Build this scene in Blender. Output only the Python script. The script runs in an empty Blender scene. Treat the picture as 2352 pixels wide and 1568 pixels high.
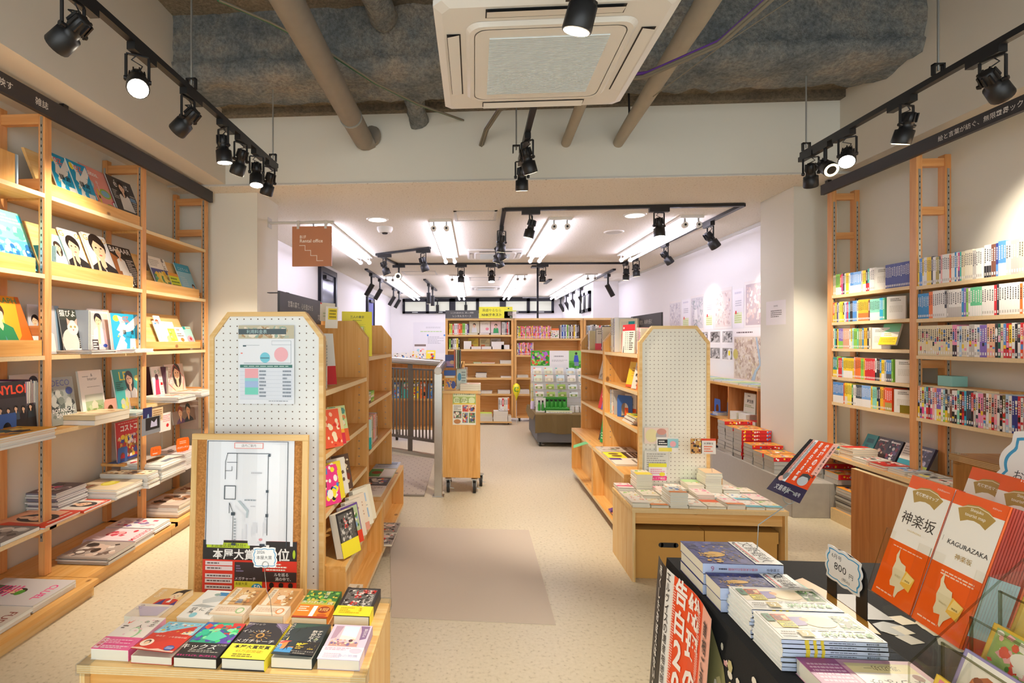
import bpy, math, random
from mathutils import Matrix, Vector
R = math.radians
PI = math.pi
rnd = random.Random(7)
S = bpy.context.scene
COL = S.collection
# ---------------------------------------------------------------- camera, world, exposure
cam_d = bpy.data.cameras.new('camera')
cam = bpy.data.objects.new('camera', cam_d)
COL.objects.link(cam)
cam.location = (0, 0, 1.47)
cam.rotation_euler = (R(90), 0, math.atan(84 / 1216))
cam_d.sensor_width = 36
cam_d.lens = 1216 / 2352 * 36
cam_d.shift_x = 170 / 2352
cam_d.shift_y = -1 / 2352
cam_d.clip_start = 0.05
S.camera = cam
S.view_settings.view_transform = 'Standard'
S.view_settings.look = 'None'
S.view_settings.exposure = 0.3
S.view_settings.gamma = 1
S.view_settings.use_curve_mapping = False
W = bpy.data.worlds.new('street_daylight')
S.world = W
W.use_nodes = True
W.node_tree.nodes['Background'].inputs[0].default_value = (0.93, 0.98, 1.0, 1)
W.node_tree.nodes['Background'].inputs[1].default_value = 2.2
S.cycles.max_bounces = 8
S.cycles.diffuse_bounces = 4
S.cycles.transparent_max_bounces = 16
S.cycles.sample_clamp_indirect = 6
SPOT_ENERGY = 105
TUBE_STRENGTH = 13.0
# ---------------------------------------------------------------- colours and materials
def lin(c):
 c /= 255
 return c / 12.92 if c <= .04045 else ((c + .055) / 1.055) ** 2.4
PAL = dict(
 w='f4f2ec', W='ffffff', k='1c1b1e', K='2e2d31', g='8d8d8a', G='55565a', r='d8262a', R='a5161c', o='f2792a', O='f4521f',
 y='f7d21e', Y='fbe84a', l='8fd04a', L='4faa4a', t='3fb9ac', T='1f8f95', b='4f8fd6', B='2b56b0', n='2c3a8a', N='1d2450',
 p='8a6fc4', P='5b3a86', m='e63c8c', M='f59ac0', i='f7b7b2', c='efe7cf', C='dccfa6', e='f6cfa4', u='7a4a35', U='4d2f24',
 s='bcd8ee', a='26b5dc', A='1288c8', v='b5a552', V='7d7442', d='c9c5bd', D='a9a7a2', f='f3c29c', h='e0a684', j='63c88f', q='a7dfe8',
 x='241b1a', z='e9ddb6', Q='12604a', H='f08a6a', J='c7e86a', X='3b4a58', Z='6d5c4a')
def hx(h):
 if not isinstance(h, str):
  return h
 if len(h) == 1:
  h = PAL[h]
 return (lin(int(h[0:2], 16)), lin(int(h[2:4], 16)), lin(int(h[4:6], 16)))
MATS = {}
def nm(name):
 m = bpy.data.materials.new(name)
 m.use_nodes = True
 MATS[name] = m
 nt = m.node_tree
 return m, nt, nt.nodes['Principled BSDF']
def plain(name, col, rough=.5, metal=0, bump=0, bscale=200, spec=.5, var=0):
 m, nt, b = nm(name)
 c = hx(col)
 b.inputs['Base Color'].default_value = (*c, 1)
 b.inputs['Roughness'].default_value = rough
 b.inputs['Metallic'].default_value = metal
 b.inputs['Specular IOR Level'].default_value = spec
 if bump or var:
  tc = nt.nodes.new('ShaderNodeTexCoord')
  no = nt.nodes.new('ShaderNodeTexNoise')
  no.inputs['Scale'].default_value = bscale
  no.inputs['Detail'].default_value = 4
  nt.links.new(tc.outputs['Object'], no.inputs['Vector'])
  if bump:
   bu = nt.nodes.new('ShaderNodeBump')
   bu.inputs['Strength'].default_value = bump
   bu.inputs['Distance'].default_value = .01
   nt.links.new(no.outputs['Fac'], bu.inputs['Height'])
   nt.links.new(bu.outputs['Normal'], b.inputs['Normal'])
  if var:
   mx = nt.nodes.new('ShaderNodeMixRGB')
   mx.inputs['Color1'].default_value = (*[k * (1 - var) for k in c], 1)
   mx.inputs['Color2'].default_value = (*[min(1, k * (1 + var)) for k in c], 1)
   nt.links.new(no.outputs['Fac'], mx.inputs['Fac'])
   nt.links.new(mx.outputs['Color'], b.inputs['Base Color'])
 return m
def ramp(nt, src, stops):
 r = nt.nodes.new('ShaderNodeValToRGB')
 e = r.color_ramp.elements
 while len(e) < len(stops):
  e.new(.5)
 for k, (p, c) in enumerate(stops):
  e[k].position = p
  e[k].color = (*hx(c), 1) if not isinstance(c, float) else (c, c, c, 1)
 nt.links.new(src, r.inputs['Fac'])
 return r.outputs['Color']
def mix(nt, fac, a, b, typ='MIX'):
 m = nt.nodes.new('ShaderNodeMixRGB')
 m.blend_type = typ
 for k, v in (('Fac', fac), ('Color1', a), ('Color2', b)):
  if isinstance(v, (int, float)):
   m.inputs[k].default_value = v if k == 'Fac' else (v, v, v, 1)
  elif isinstance(v, tuple):
   m.inputs[k].default_value = (*v, 1)
  else:
   nt.links.new(v, m.inputs[k])
 return m.outputs['Color']
def mth(nt, op, a, b=None):
 m = nt.nodes.new('ShaderNodeMath')
 m.operation = op
 for k, v in ((0, a), (1, b)):
  if v is None:
   continue
  if isinstance(v, (int, float)):
   m.inputs[k].default_value = v
  else:
   nt.links.new(v, m.inputs[k])
 return m.outputs[0]
def wood(name, axis, c1, c2, c3, knot=True, rough=.45):
 m, nt, b = nm(name)
 tc = nt.nodes.new('ShaderNodeTexCoord')
 mp = nt.nodes.new('ShaderNodeMapping')
 s = [26, 26, 26]
 s[axis] = 1.3
 mp.inputs['Scale'].default_value = s
 nt.links.new(tc.outputs['Object'], mp.inputs['Vector'])
 n1 = nt.nodes.new('ShaderNodeTexNoise')
 n1.inputs['Scale'].default_value = 1
 n1.inputs['Detail'].default_value = 5
 n1.inputs['Distortion'].default_value = 1.2
 nt.links.new(mp.outputs['Vector'], n1.inputs['Vector'])
 mp2 = nt.nodes.new('ShaderNodeMapping')
 s2 = [6, 6, 6]
 s2[axis] = .6
 mp2.inputs['Scale'].default_value = s2
 nt.links.new(tc.outputs['Object'], mp2.inputs['Vector'])
 n2 = nt.nodes.new('ShaderNodeTexNoise')
 n2.inputs['Scale'].default_value = 1
 n2.inputs['Detail'].default_value = 2
 nt.links.new(mp2.outputs['Vector'], n2.inputs['Vector'])
 w = mth(nt, 'FRACT', mth(nt, 'MULTIPLY', n2.outputs['Fac'], 9))
 col = ramp(nt, n1.outputs['Fac'], [(.3, c1), (.55, c2), (.75, c3)])
 col = mix(nt, mth(nt, 'MULTIPLY', w, .28), col, hx(c3))
 if knot:
  mp3 = nt.nodes.new('ShaderNodeMapping')
  s3 = [6.5, 6.5, 6.5]
  s3[axis] = 4.2
  mp3.inputs['Scale'].default_value = s3
  nt.links.new(tc.outputs['Object'], mp3.inputs['Vector'])
  vo = nt.nodes.new('ShaderNodeTexVoronoi')
  vo.inputs['Scale'].default_value = 1
  nt.links.new(mp3.outputs['Vector'], vo.inputs['Vector'])
  k = ramp(nt, vo.outputs['Distance'], [(.07, 1.0), (.12, 0.0)])
  sep = nt.nodes.new('ShaderNodeSeparateColor')
  nt.links.new(vo.outputs['Color'], sep.inputs['Color'])
  gate = mth(nt, 'GREATER_THAN', sep.outputs[0], .62)
  col = mix(nt, mth(nt, 'MULTIPLY', mth(nt, 'MULTIPLY', k, gate), .75), col, hx('6b3a1c'))
 nt.links.new(col, b.inputs['Base Color'])
 b.inputs['Roughness'].default_value = rough
 return m
for ax, nme in enumerate('xyz'):
 wood('pine_' + nme, ax, 'edc07c', 'e4ac60', 'd4984a')
 wood('post_' + nme, ax, 'e8b074', 'de9f60', 'cc8b4e', knot=False)
 wood('ply_' + nme, ax, 'f0d298', 'e8be7a', 'd9a95f', knot=False)
wood('redwood_z', 2, 'd8965c', 'cb844a', 'b26a38')
wood('oak_y', 1, 'b58a52', 'a5763f', '8e6232', knot=False)
wood('oak_z', 2, 'c89a58', 'b5823f', '96662c', knot=False)
plain('ply_edge', 'e9cf9f', .6, var=.12, bscale=90)
plain('wall_paint', 'e2e0d4', .75, bump=.02, bscale=60)
plain('wall_white', 'f0eff0', .7)
plain('soffit_paint', 'd9d3c6', .75)
plain('black_metal', '1b1b1d', .42)
plain('sign_black', '353234', .5)
plain('dark_alu', '2a2a31', .35, .6)
plain('steel', 'b9b5ac', .28, .9, var=.06, bscale=30)
plain('galv', 'a9aca8', .4, .8)
plain('zinc', 'c4c7c6', .3, .85)
plain('rubber', '2a2826', .6)
plain('plastic_white', 'ecebe6', .35)
plain('plastic_grey', 'c9c8c2', .45)
plain('cardboard', 'cf9a4c', .7, var=.05, bscale=8)
plain('black_cloth', '121214', .85, bump=.1, bscale=300)
plain('cloth_olive', '7d6942', .9, bump=.15, bscale=400)
plain('grey_fabric', '6d6e70', .7)
plain('concrete_plain', 'a8a196', .8, var=.15, bscale=14, bump=.05)
plain('pipe_grey', '8d8579', .7, var=.12, bscale=12, bump=.05)
plain('pipe_wrap', 'a79f8e', .7, var=.12, bscale=9)
plain('gold_edge', 'c9a63c', .35, .3)
plain('blue_end', '3a66ad', .45)
plain('pink_end', 'dba08c', .45)
plain('red_end', 'e06a62', .45)
plain('tape', 'd8d2c8', .3)
plain('cable_grey', '7d7666', .6)
plain('cable_purple', '6a3f9c', .5)
plain('cable_green', '2f6b4a', .5)
plain('mint_box', '8fc9c0', .5)
plain('leaf_green', '3c9a34', .5)
plain('bottle_white', 'f2f2ee', .3)
plain('door_glass', '4a5068', .15, .2)
plain('door_blue', '5a5ea8', .5)
plain('grille_white', 'dfe9ec', .4)
plain('dark_steel', '6f675e', .4, .5)
plain('lavender', 'd6c8e2', .4)
plain('lemon_cap', 'e8dc5a', .4)
plain('concrete_side', 'b3b0aa', .7, var=.06, bscale=30)
def paper():
 m, nt, b = nm('pages')
 tc = nt.nodes.new('ShaderNodeTexCoord')
 sp = nt.nodes.new('ShaderNodeSeparateXYZ')
 nt.links.new(tc.outputs['Object'], sp.inputs['Vector'])
 f = mth(nt, 'FRACT', mth(nt, 'MULTIPLY', sp.outputs['Z'], 520))
 c = mix(nt, f, hx('dcd6c2'), hx('f3eedd'))
 nt.links.new(c, b.inputs['Base Color'])
 b.inputs['Roughness'].default_value = .85
paper()
plain('pages_grey', 'b9b6ac', .9, var=.1, bscale=40)
plain('pages_white', 'e8ebe6', .8)
def printed(name, rough, coat=0):
 m, nt, b = nm(name)
 at = nt.nodes.new('ShaderNodeAttribute')
 at.attribute_name = 'ink'
 nt.links.new(at.outputs['Color'], b.inputs['Base Color'])
 b.inputs['Roughness'].default_value = rough
 b.inputs['Coat Weight'].default_value = coat
printed('print', .42)
printed('print_gloss', .2, .3)
def floor_mat():
 m, nt, b = nm('floor_vinyl')
 tc = nt.nodes.new('ShaderNodeTexCoord')
 n = nt.nodes.new('ShaderNodeTexNoise')
 n.inputs['Scale'].default_value = 55
 n.inputs['Detail'].default_value = 5
 nt.links.new(tc.outputs['Object'], n.inputs['Vector'])
 n2 = nt.nodes.new('ShaderNodeTexNoise')
 n2.inputs['Scale'].default_value = 1.1
 nt.links.new(tc.outputs['Object'], n2.inputs['Vector'])
 c = ramp(nt, n.outputs['Fac'], [(.3, 'b3a68a'), (.42, 'd2c7ac'), (.7, 'dacfb6')])
 c = mix(nt, mth(nt, 'MULTIPLY', n2.outputs['Fac'], .25), c, hx('c6bb9f'))
 nt.links.new(c, b.inputs['Base Color'])
 b.inputs['Roughness'].default_value = .38
floor_mat()
def ceil_mat():
 m, nt, b = nm('ceiling_board')
 tc = nt.nodes.new('ShaderNodeTexCoord')
 n = nt.nodes.new('ShaderNodeTexNoise')
 n.inputs['Scale'].default_value = 60
 n.inputs['Detail'].default_value = 3
 nt.links.new(tc.outputs['Object'], n.inputs['Vector'])
 c = ramp(nt, n.outputs['Fac'], [(.3, 'b9ac99'), (.38, 'e2dccf'), (.8, 'e8e3d8')])
 nt.links.new(c, b.inputs['Base Color'])
 b.inputs['Roughness'].default_value = .9
ceil_mat()
def conc_mat(name, cs, sc=2.2):
 m, nt, b = nm(name)
 tc = nt.nodes.new('ShaderNodeTexCoord')
 n = nt.nodes.new('ShaderNodeTexNoise')
 n.inputs['Scale'].default_value = sc
 n.inputs['Detail'].default_value = 9
 n.inputs['Roughness'].default_value = .72
 nt.links.new(tc.outputs['Object'], n.inputs['Vector'])
 n2 = nt.nodes.new('ShaderNodeTexNoise')
 n2.inputs['Scale'].default_value = 38
 n2.inputs['Detail'].default_value = 6
 n2.inputs['Roughness'].default_value = .7
 nt.links.new(tc.outputs['Object'], n2.inputs['Vector'])
 c = ramp(nt, n.outputs['Fac'], cs)
 c = mix(nt, .55, c, ramp(nt, n2.outputs['Fac'], [(.35, .12), (.62, .95)]), 'MULTIPLY')
 nt.links.new(c, b.inputs['Base Color'])
 bu = nt.nodes.new('ShaderNodeBump')
 bu.inputs['Strength'].default_value = .9
 bu.inputs['Distance'].default_value = .03
 nt.links.new(n2.outputs['Fac'], bu.inputs['Height'])
 nt.links.new(bu.outputs['Normal'], b.inputs['Normal'])
 b.inputs['Roughness'].default_value = .95
conc_mat('fireproofing', [(.3, '6a7680'), (.48, '9a9f9e'), (.62, 'bdb4a6'), (.75, 'cfc2aa')])
conc_mat('slab', [(.3, '776d5f'), (.5, '978b78'), (.7, 'ad9f86')], 1.2)
def peg_mat(name, pitch, rad, base):
 m, nt, b = nm(name)
 tc = nt.nodes.new('ShaderNodeTexCoord')
 sp = nt.nodes.new('ShaderNodeSeparateXYZ')
 nt.links.new(tc.outputs['Object'], sp.inputs['Vector'])
 d = []
 for k in ('X', 'Z'):
  f = mth(nt, 'SUBTRACT', mth(nt, 'FRACT', mth(nt, 'MULTIPLY', sp.outputs[k], 1 / pitch)), .5)
  d.append(mth(nt, 'MULTIPLY', f, f))
 dist = mth(nt, 'SQRT', mth(nt, 'ADD', d[0], d[1]))
 k = mth(nt, 'LESS_THAN', dist, rad / pitch)
 nt.links.new(mix(nt, k, hx(base), hx('6b5440')), b.inputs['Base Color'])
 b.inputs['Roughness'].default_value = .55
peg_mat('peg_front', .0331, .0031, 'eef0ee')
peg_mat('peg_far', .0281, .0030, 'efeadb')
def emis(name, col, s):
 m, nt, b = nm(name)
 b.inputs['Base Color'].default_value = (*hx(col), 1)
 b.inputs['Emission Color'].default_value = (*hx(col), 1)
 b.inputs['Emission Strength'].default_value = s
emis('tube_glow', 'eee9ff', TUBE_STRENGTH)
emis('lamp_hot', 'fff0d8', 60)
emis('lamp_soft', 'ffe9c4', 6)
emis('ring_glow', 'ffe9b0', 6)
emis('downlight_glow', 'fff6e8', 2.5)
emis('pane_glow', 'c9ccbe', .35)
def acrylic(name, tint='fcfcfa', rough=.03):
 m, nt, b = nm(name)
 nt.nodes.remove(b)
 gl = nt.nodes.new('ShaderNodeBsdfGlossy')
 gl.inputs['Roughness'].default_value = rough
 tr = nt.nodes.new('ShaderNodeBsdfTransparent')
 tr.inputs['Color'].default_value = (*hx(tint), 1)
 fr = nt.nodes.new('ShaderNodeLayerWeight')
 fr.inputs['Blend'].default_value = .5
 mx = nt.nodes.new('ShaderNodeMixShader')
 nt.links.new(mth(nt, 'ADD', mth(nt, 'MULTIPLY', mth(nt, 'POWER', fr.outputs['Facing'], 4), .5), .035), mx.inputs[0])
 nt.links.new(tr.outputs[0], mx.inputs[1])
 nt.links.new(gl.outputs[0], mx.inputs[2])
 nt.links.new(mx.outputs[0], nt.nodes['Material Output'].inputs['Surface'])
acrylic('acrylic')
acrylic('acrylic_edge', 'c9cbbb', .15)
acrylic('film', 'f4f6f8', .08)
def dots_mat():
 m, nt, b = nm('checker_plate')
 tc = nt.nodes.new('ShaderNodeTexCoord')
 sp = nt.nodes.new('ShaderNodeSeparateXYZ')
 nt.links.new(tc.outputs['Object'], sp.inputs['Vector'])
 a = mth(nt, 'ADD', sp.outputs['X'], mth(nt, 'MULTIPLY', sp.outputs['Y'], .5))
 c = mth(nt, 'SUBTRACT', sp.outputs['X'], mth(nt, 'MULTIPLY', sp.outputs['Y'], .5))
 d = []
 for q in (a, c):
  f = mth(nt, 'SUBTRACT', mth(nt, 'FRACT', mth(nt, 'MULTIPLY', q, 12)), .5)
  d.append(mth(nt, 'MULTIPLY', f, f))
 k = mth(nt, 'LESS_THAN', mth(nt, 'SQRT', mth(nt, 'ADD', d[0], d[1])), .13)
 nt.links.new(mix(nt, k, hx('b9ac9a'), hx('94877a')), b.inputs['Base Color'])
 b.inputs['Roughness'].default_value = .5
dots_mat()
def cork_mat():
 m, nt, b = nm('cork')
 tc = nt.nodes.new('ShaderNodeTexCoord')
 n = nt.nodes.new('ShaderNodeTexNoise')
 n.inputs['Scale'].default_value = 130
 n.inputs['Detail'].default_value = 3
 nt.links.new(tc.outputs['Object'], n.inputs['Vector'])
 nt.links.new(ramp(nt, n.outputs['Fac'], [(.3, 'a86e33'), (.6, 'c98a48'), (.8, 'd9a05c')]), b.inputs['Base Color'])
 b.inputs['Roughness'].default_value = .9
cork_mat()
plain('mat_carpet', 'cdbfb0', .95, bump=.3, bscale=500, var=.06)
# ---------------------------------------------------------------- mesh builder
class MB:
 def __init__(s):
  s.v, s.f, s.m, s.c, s.sm, s.names = [], [], [], [], [], []
 def mi(s, m):
  if m not in s.names:
   s.names.append(m)
  return s.names.index(m)
 def add(s, vs, fs, mat='print', col='w', smooth=False):
  o = len(s.v)
  s.v += [tuple(p) for p in vs]
  k, c = s.mi(mat), hx(col)
  for f in fs:
   s.f.append([o + i for i in f])
   s.m.append(k)
   s.c.append(c)
   s.sm.append(smooth)
  return s
 def box(s, x0, y0, z0, x1, y1, z1, mat='print', col='w'):
  x0, x1 = min(x0, x1), max(x0, x1)
  y0, y1 = min(y0, y1), max(y0, y1)
  z0, z1 = min(z0, z1), max(z0, z1)
  vs = [(x, y, z) for z in (z0, z1) for y in (y0, y1) for x in (x0, x1)]
  return s.add(vs, [(0, 2, 3, 1), (4, 5, 7, 6), (0, 1, 5, 4), (2, 6, 7, 3), (0, 4, 6, 2), (1, 3, 7, 5)], mat, col)
 def obox(s, p0, p1, w, h, mat, col='w'):
  # a bar of section w x h from p0 to p1
  p0, p1 = Vector(p0), Vector(p1)
  d = (p1 - p0).normalized()
  up = Vector((0, 0, 1)) if abs(d.z) < .95 else Vector((0, 1, 0))
  a = d.cross(up).normalized() * w / 2
  b = a.cross(d).normalized() * h / 2
  vs = [p + i * a + j * b for p in (p0, p1) for i, j in ((-1, -1), (1, -1), (1, 1), (-1, 1))]
  return s.add(vs, [(0, 1, 2, 3), (7, 6, 5, 4), (0, 4, 5, 1), (1, 5, 6, 2), (2, 6, 7, 3), (3, 7, 4, 0)], mat, col)
 def tube(s, pts, r, mat, n=10, col='w', caps=True, radii=None):
  pts = [Vector(p) for p in pts]
  rings = []
  prev = None
  for i, p in enumerate(pts):
   d = (pts[min(i + 1, len(pts) - 1)] - pts[max(i - 1, 0)]).normalized()
   a = d.orthogonal().normalized() if prev is None else (prev - d * prev.dot(d)).normalized()
   prev = a
   b = d.cross(a)
   q = radii[i] if radii else r
   rings.append([p + (a * math.cos(2 * PI * k / n) + b * math.sin(2 * PI * k / n)) * q for k in range(n)])
  vs = [v for g in rings for v in g]
  fs = []
  for i in range(len(rings) - 1):
   for k in range(n):
    fs.append((i * n + k, i * n + (k + 1) % n, (i + 1) * n + (k + 1) % n, (i + 1) * n + k))
  s.add(vs, fs, mat, col, True)
  if caps:
   s.add(rings[0], [tuple(range(n - 1, -1, -1))], mat, col)
   s.add(rings[-1], [tuple(range(n))], mat, col)
  return s
 def prism(s, poly, depth, O, U, V, mat, col='w', matside=None):
  O, U, V = Vector(O), Vector(U), Vector(V)
  N = U.cross(V).normalized()
  n = len(poly)
  a = [O + U * p[0] + V * p[1] for p in poly]
  b = [p - N * depth for p in a]
  s.add(a, [tuple(range(n))], mat, col)
  s.add(b, [tuple(range(n - 1, -1, -1))], mat, col)
  s.add(a + b, [(i, i + n, (i + 1) % n + n, (i + 1) % n) for i in range(n)], matside or mat, col)
  return s
 def disc(s, c, r, n, U, V, mat, col='w', r2=None):
  c, U, V = Vector(c), Vector(U), Vector(V)
  s.add([c + U * r * math.cos(2 * PI * k / n) + V * (r2 or r) * math.sin(2 * PI * k / n) for k in range(n)], [tuple(range(n))], mat, col)
  return s
 def build(s, name, parent=None, M=None, bevel=0):
  me = bpy.data.meshes.new(name)
  me.from_pydata(s.v, [], s.f)
  for k in s.names:
   me.materials.append(MATS[k])
  me.polygons.foreach_set('material_index', s.m)
  me.polygons.foreach_set('use_smooth', s.sm)
  if any(k.startswith('print') for k in s.names):
   at = me.color_attributes.new('ink', 'FLOAT_COLOR', 'CORNER')
   buf = []
   for f, c in zip(s.f, s.c):
    buf += [c[0], c[1], c[2], 1.0] * len(f)
   at.data.foreach_set('color', buf)
  me.update()
  o = bpy.data.objects.new(name, me)
  COL.objects.link(o)
  if parent:
   o.parent = parent
  if M is not None:
   o.matrix_world = M
  if bevel:
   b = o.modifiers.new('soft_edge', 'BEVEL')
   b.width = bevel
   b.segments = 2
   b.limit_method = 'ANGLE'
  return o
def tag(o, label, cat, group=None, kind=None):
 o['label'] = label
 o['category'] = cat
 if group:
  o['group'] = group
 if kind:
  o['kind'] = kind
 return o
def thing(name, label, cat, loc=(0, 0, 0), rz=0, group=None, M=None):
 o = bpy.data.objects.new(name, None)
 o.empty_display_size = .05
 COL.objects.link(o)
 if M is not None:
  o.matrix_world = M
 else:
  o.location = loc
  o.rotation_euler = (0, 0, rz)
 return tag(o, label, cat, group)
def structure(name, mb):
 o = mb.build(name)
 o['kind'] = 'structure'
 return o
ORD = 'first second third fourth fifth sixth seventh eighth ninth tenth eleventh twelfth thirteenth fourteenth fifteenth sixteenth seventeenth eighteenth nineteenth twentieth'.split()
TENS = {20: 'twenty', 30: 'thirty', 40: 'forty', 50: 'fifty', 60: 'sixty', 70: 'seventy'}
def nth(n):
 if n <= 20:
  return ORD[n - 1]
 if n % 10 == 0:
  return TENS[n][:-1] + 'ieth'
 return TENS[n // 10 * 10] + '-' + ORD[n % 10 - 1]
# ---------------------------------------------------------------- lettering
TXT = {}
def glyphs(t, bold=0):
 k = (t, bold)
 if k not in TXT:
  cu = bpy.data.curves.new('lettering', 'FONT')
  cu.body = t
  cu.size = 1
  cu.resolution_u = 2
  cu.offset = bold
  ob = bpy.data.objects.new('lettering', cu)
  COL.objects.link(ob)
  dg = bpy.context.evaluated_depsgraph_get()
  me = bpy.data.meshes.new_from_object(ob.evaluated_get(dg))
  vs = [(v.co.x, v.co.y) for v in me.vertices]
  fs = [tuple(p.vertices) for p in me.polygons]
  bpy.data.objects.remove(ob)
  bpy.data.curves.remove(cu)
  bpy.data.meshes.remove(me)
  if not vs:
   vs, fs = [(0, 0), (1, 0), (0, 1)], []
  x0, x1 = min(v[0] for v in vs), max(v[0] for v in vs)
  y0, y1 = min(v[1] for v in vs), max(v[1] for v in vs)
  TXT[k] = ([(v[0] - x0, v[1] - y0) for v in vs], fs, x1 - x0 or 1, y1 - y0 or 1)
 return TXT[k]
class Art:
 """flat print on a surface: O lower-left corner, U and V unit axes, w x h metres."""
 def __init__(s, mb, O, U, V, w, h, mat='print', step=.00007, base=.0003):
  s.mb, s.O, s.U, s.V, s.w, s.h, s.mat = mb, Vector(O), Vector(U), Vector(V), w, h, mat
  s.N = s.U.cross(s.V).normalized()
  s.z, s.step = base, step
 def pt(s, u, v):
  return s.O + s.U * (u * s.w) + s.V * (v * s.h) + s.N * s.z
 def poly(s, ps, col):
  s.mb.add([s.pt(*p) for p in ps], [tuple(range(len(ps)))], s.mat, col)
  s.z += s.step
 def text(s, t, u, v, hh, col, bold=0, maxw=None, stretch=None, rot=0, align='c'):
  vs, fs, tw, th = glyphs(t, bold)
  k = hh * s.h / th
  kx = k
  if maxw and tw * kx > maxw * s.w:
   kx = maxw * s.w / tw
   if stretch is None:
    k = kx
  if stretch:
   kx = stretch * s.w / tw
  c, sn = math.cos(rot), math.sin(rot)
  ax = {'c': .5, 'l': 0, 'r': 1}[align]
  P = []
  base = s.O + s.U * (u * s.w) + s.V * (v * s.h) + s.N * s.z
  for x, y in vs:
   x, y = (x - tw * ax) * kx, (y - th / 2) * k
   P.append(base + s.U * (x * c - y * sn) + s.V * (x * sn + y * c))
  s.mb.add(P, fs, s.mat, col)
  s.z += s.step
 def vtext(s, t, u, v, hh, col, bold=0, pitch=1.08):
  for i, ch in enumerate(t):
   s.text(ch, u, v - i * hh * pitch, hh * (.18 if ch in '・一ー、。' else .95), col, bold, rot=PI / 2 if ch == 'ー' else 0, maxw=hh * s.h / s.w)
 def run(s, ops):
  for o in ops:
   k, a = o[0], o[1:]
   if k == 'R':
    u0, v0, u1, v1, c = a
    s.poly([(u0, v0), (u1, v0), (u1, v1), (u0, v1)], c)
   elif k == 'E':
    u, v, ru, rv, c = a[:5]
    n = 20
    s.poly([(u + ru * math.cos(2 * PI * i / n), v + rv * math.sin(2 * PI * i / n)) for i in range(n)], c)
   elif k == 'P':
    s.poly(a[0], a[1])
   elif k == 'T':
    s.text(*a[:5], **(a[5] if len(a) > 5 else {}))
   elif k == 'VT':
    s.vtext(*a)
   elif k == 'L':      # rows of small print too small to read
    u0, v0, u1, v1, n, c = a[:6]
    r = random.Random(int(u0 * 977 + v0 * 331 + n))
    hgt = (v1 - v0) / n
    for i in range(n):
     y = v1 - (i + .75) * hgt
     x = u0
     end = u1 if r.random() < .7 else u0 + (u1 - u0) * r.uniform(.5, .95)
     while x < end:
      q = min(end, x + (u1 - u0) * r.uniform(.06, .16))
      s.mb.add([s.pt(x, y), s.pt(q, y), s.pt(q, y + hgt * .5), s.pt(x, y + hgt * .5)], [(0, 1, 2, 3)], s.mat, c)
      x = q + (u1 - u0) * .025
    s.z += s.step
   elif k == 'K':      # a scatter of small blots of colour
    u0, v0, u1, v1, n, cs, size, seed = a
    r = random.Random(seed)
    for i in range(n):
     ru = size * r.uniform(.5, 1.3)
     rv = ru * s.w / s.h * r.uniform(.6, 1.5)
     u, v = r.uniform(u0 + ru, u1 - ru), r.uniform(v0 + rv, v1 - rv)
     m = r.choice((4, 6, 8))
     a0 = r.random() * 3
     s.mb.add([s.pt(u + ru * math.cos(a0 + 2 * PI * q / m), v + rv * math.sin(a0 + 2 * PI * q / m)) for q in range(m)], [tuple(range(m))], s.mat, r.choice(cs))
     s.z += s.step * .1
    s.z += s.step
   elif k == 'F':      # a person printed on a cover: u, v of the chin, face size, hair, clothes, long hair
    u, v, q, hair, cloth, lng = a[:6]
    skin = a[6] if len(a) > 6 else 'f3c6a2'
    rv = q * s.w / s.h
    s.run([('P', [(u - q * 1.9, max(0.001, v - rv * 4.2)), (u + q * 1.9, max(0.001, v - rv * 4.2)), (u + q * 1.55, v - rv * .9), (u + q * .4, v - rv * .25), (u - q * .4, v - rv * .25), (u - q * 1.55, v - rv * .9)], cloth)])
    if lng:
     s.run([('E', u, v + rv * .55, q * 1.12, rv * 1.75, hair)])
    s.run([('P', [(u - q * .33, v - rv * .75), (u, v - rv * 1.3), (u + q * .33, v - rv * .75), (u + q * .3, v + rv * .4), (u - q * .3, v + rv * .4)], skin),
        ('E', u, v + rv * 1.35, q * 1.03, rv * 1.12, hair), ('E', u, v + rv * .95, q * .78, rv * 1.05, skin),
        ('P', [(u - q * .85, v + rv * 1.1), (u - q * .35, v + rv * 1.75), (u + q * .2, v + rv * 1.5), (u + q * .86, v + rv * 1.05), (u + q * .8, v + rv * 2.1), (u, v + rv * 2.35), (u - q * .8, v + rv * 2.1)], hair),
        ('E', u - q * .32, v + rv * 1.05, q * .13, rv * .08, 'x'), ('E', u + q * .32, v + rv * 1.05, q * .13, rv * .08, 'x'),
        ('E', u, v + rv * .32, q * .2, rv * .08, 'c2605a'), ('P', [(u - q * .06, v + rv * .6), (u + q * .1, v + rv * .6), (u + q * .02, v + rv * .95)], 'dba37f')])
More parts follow.
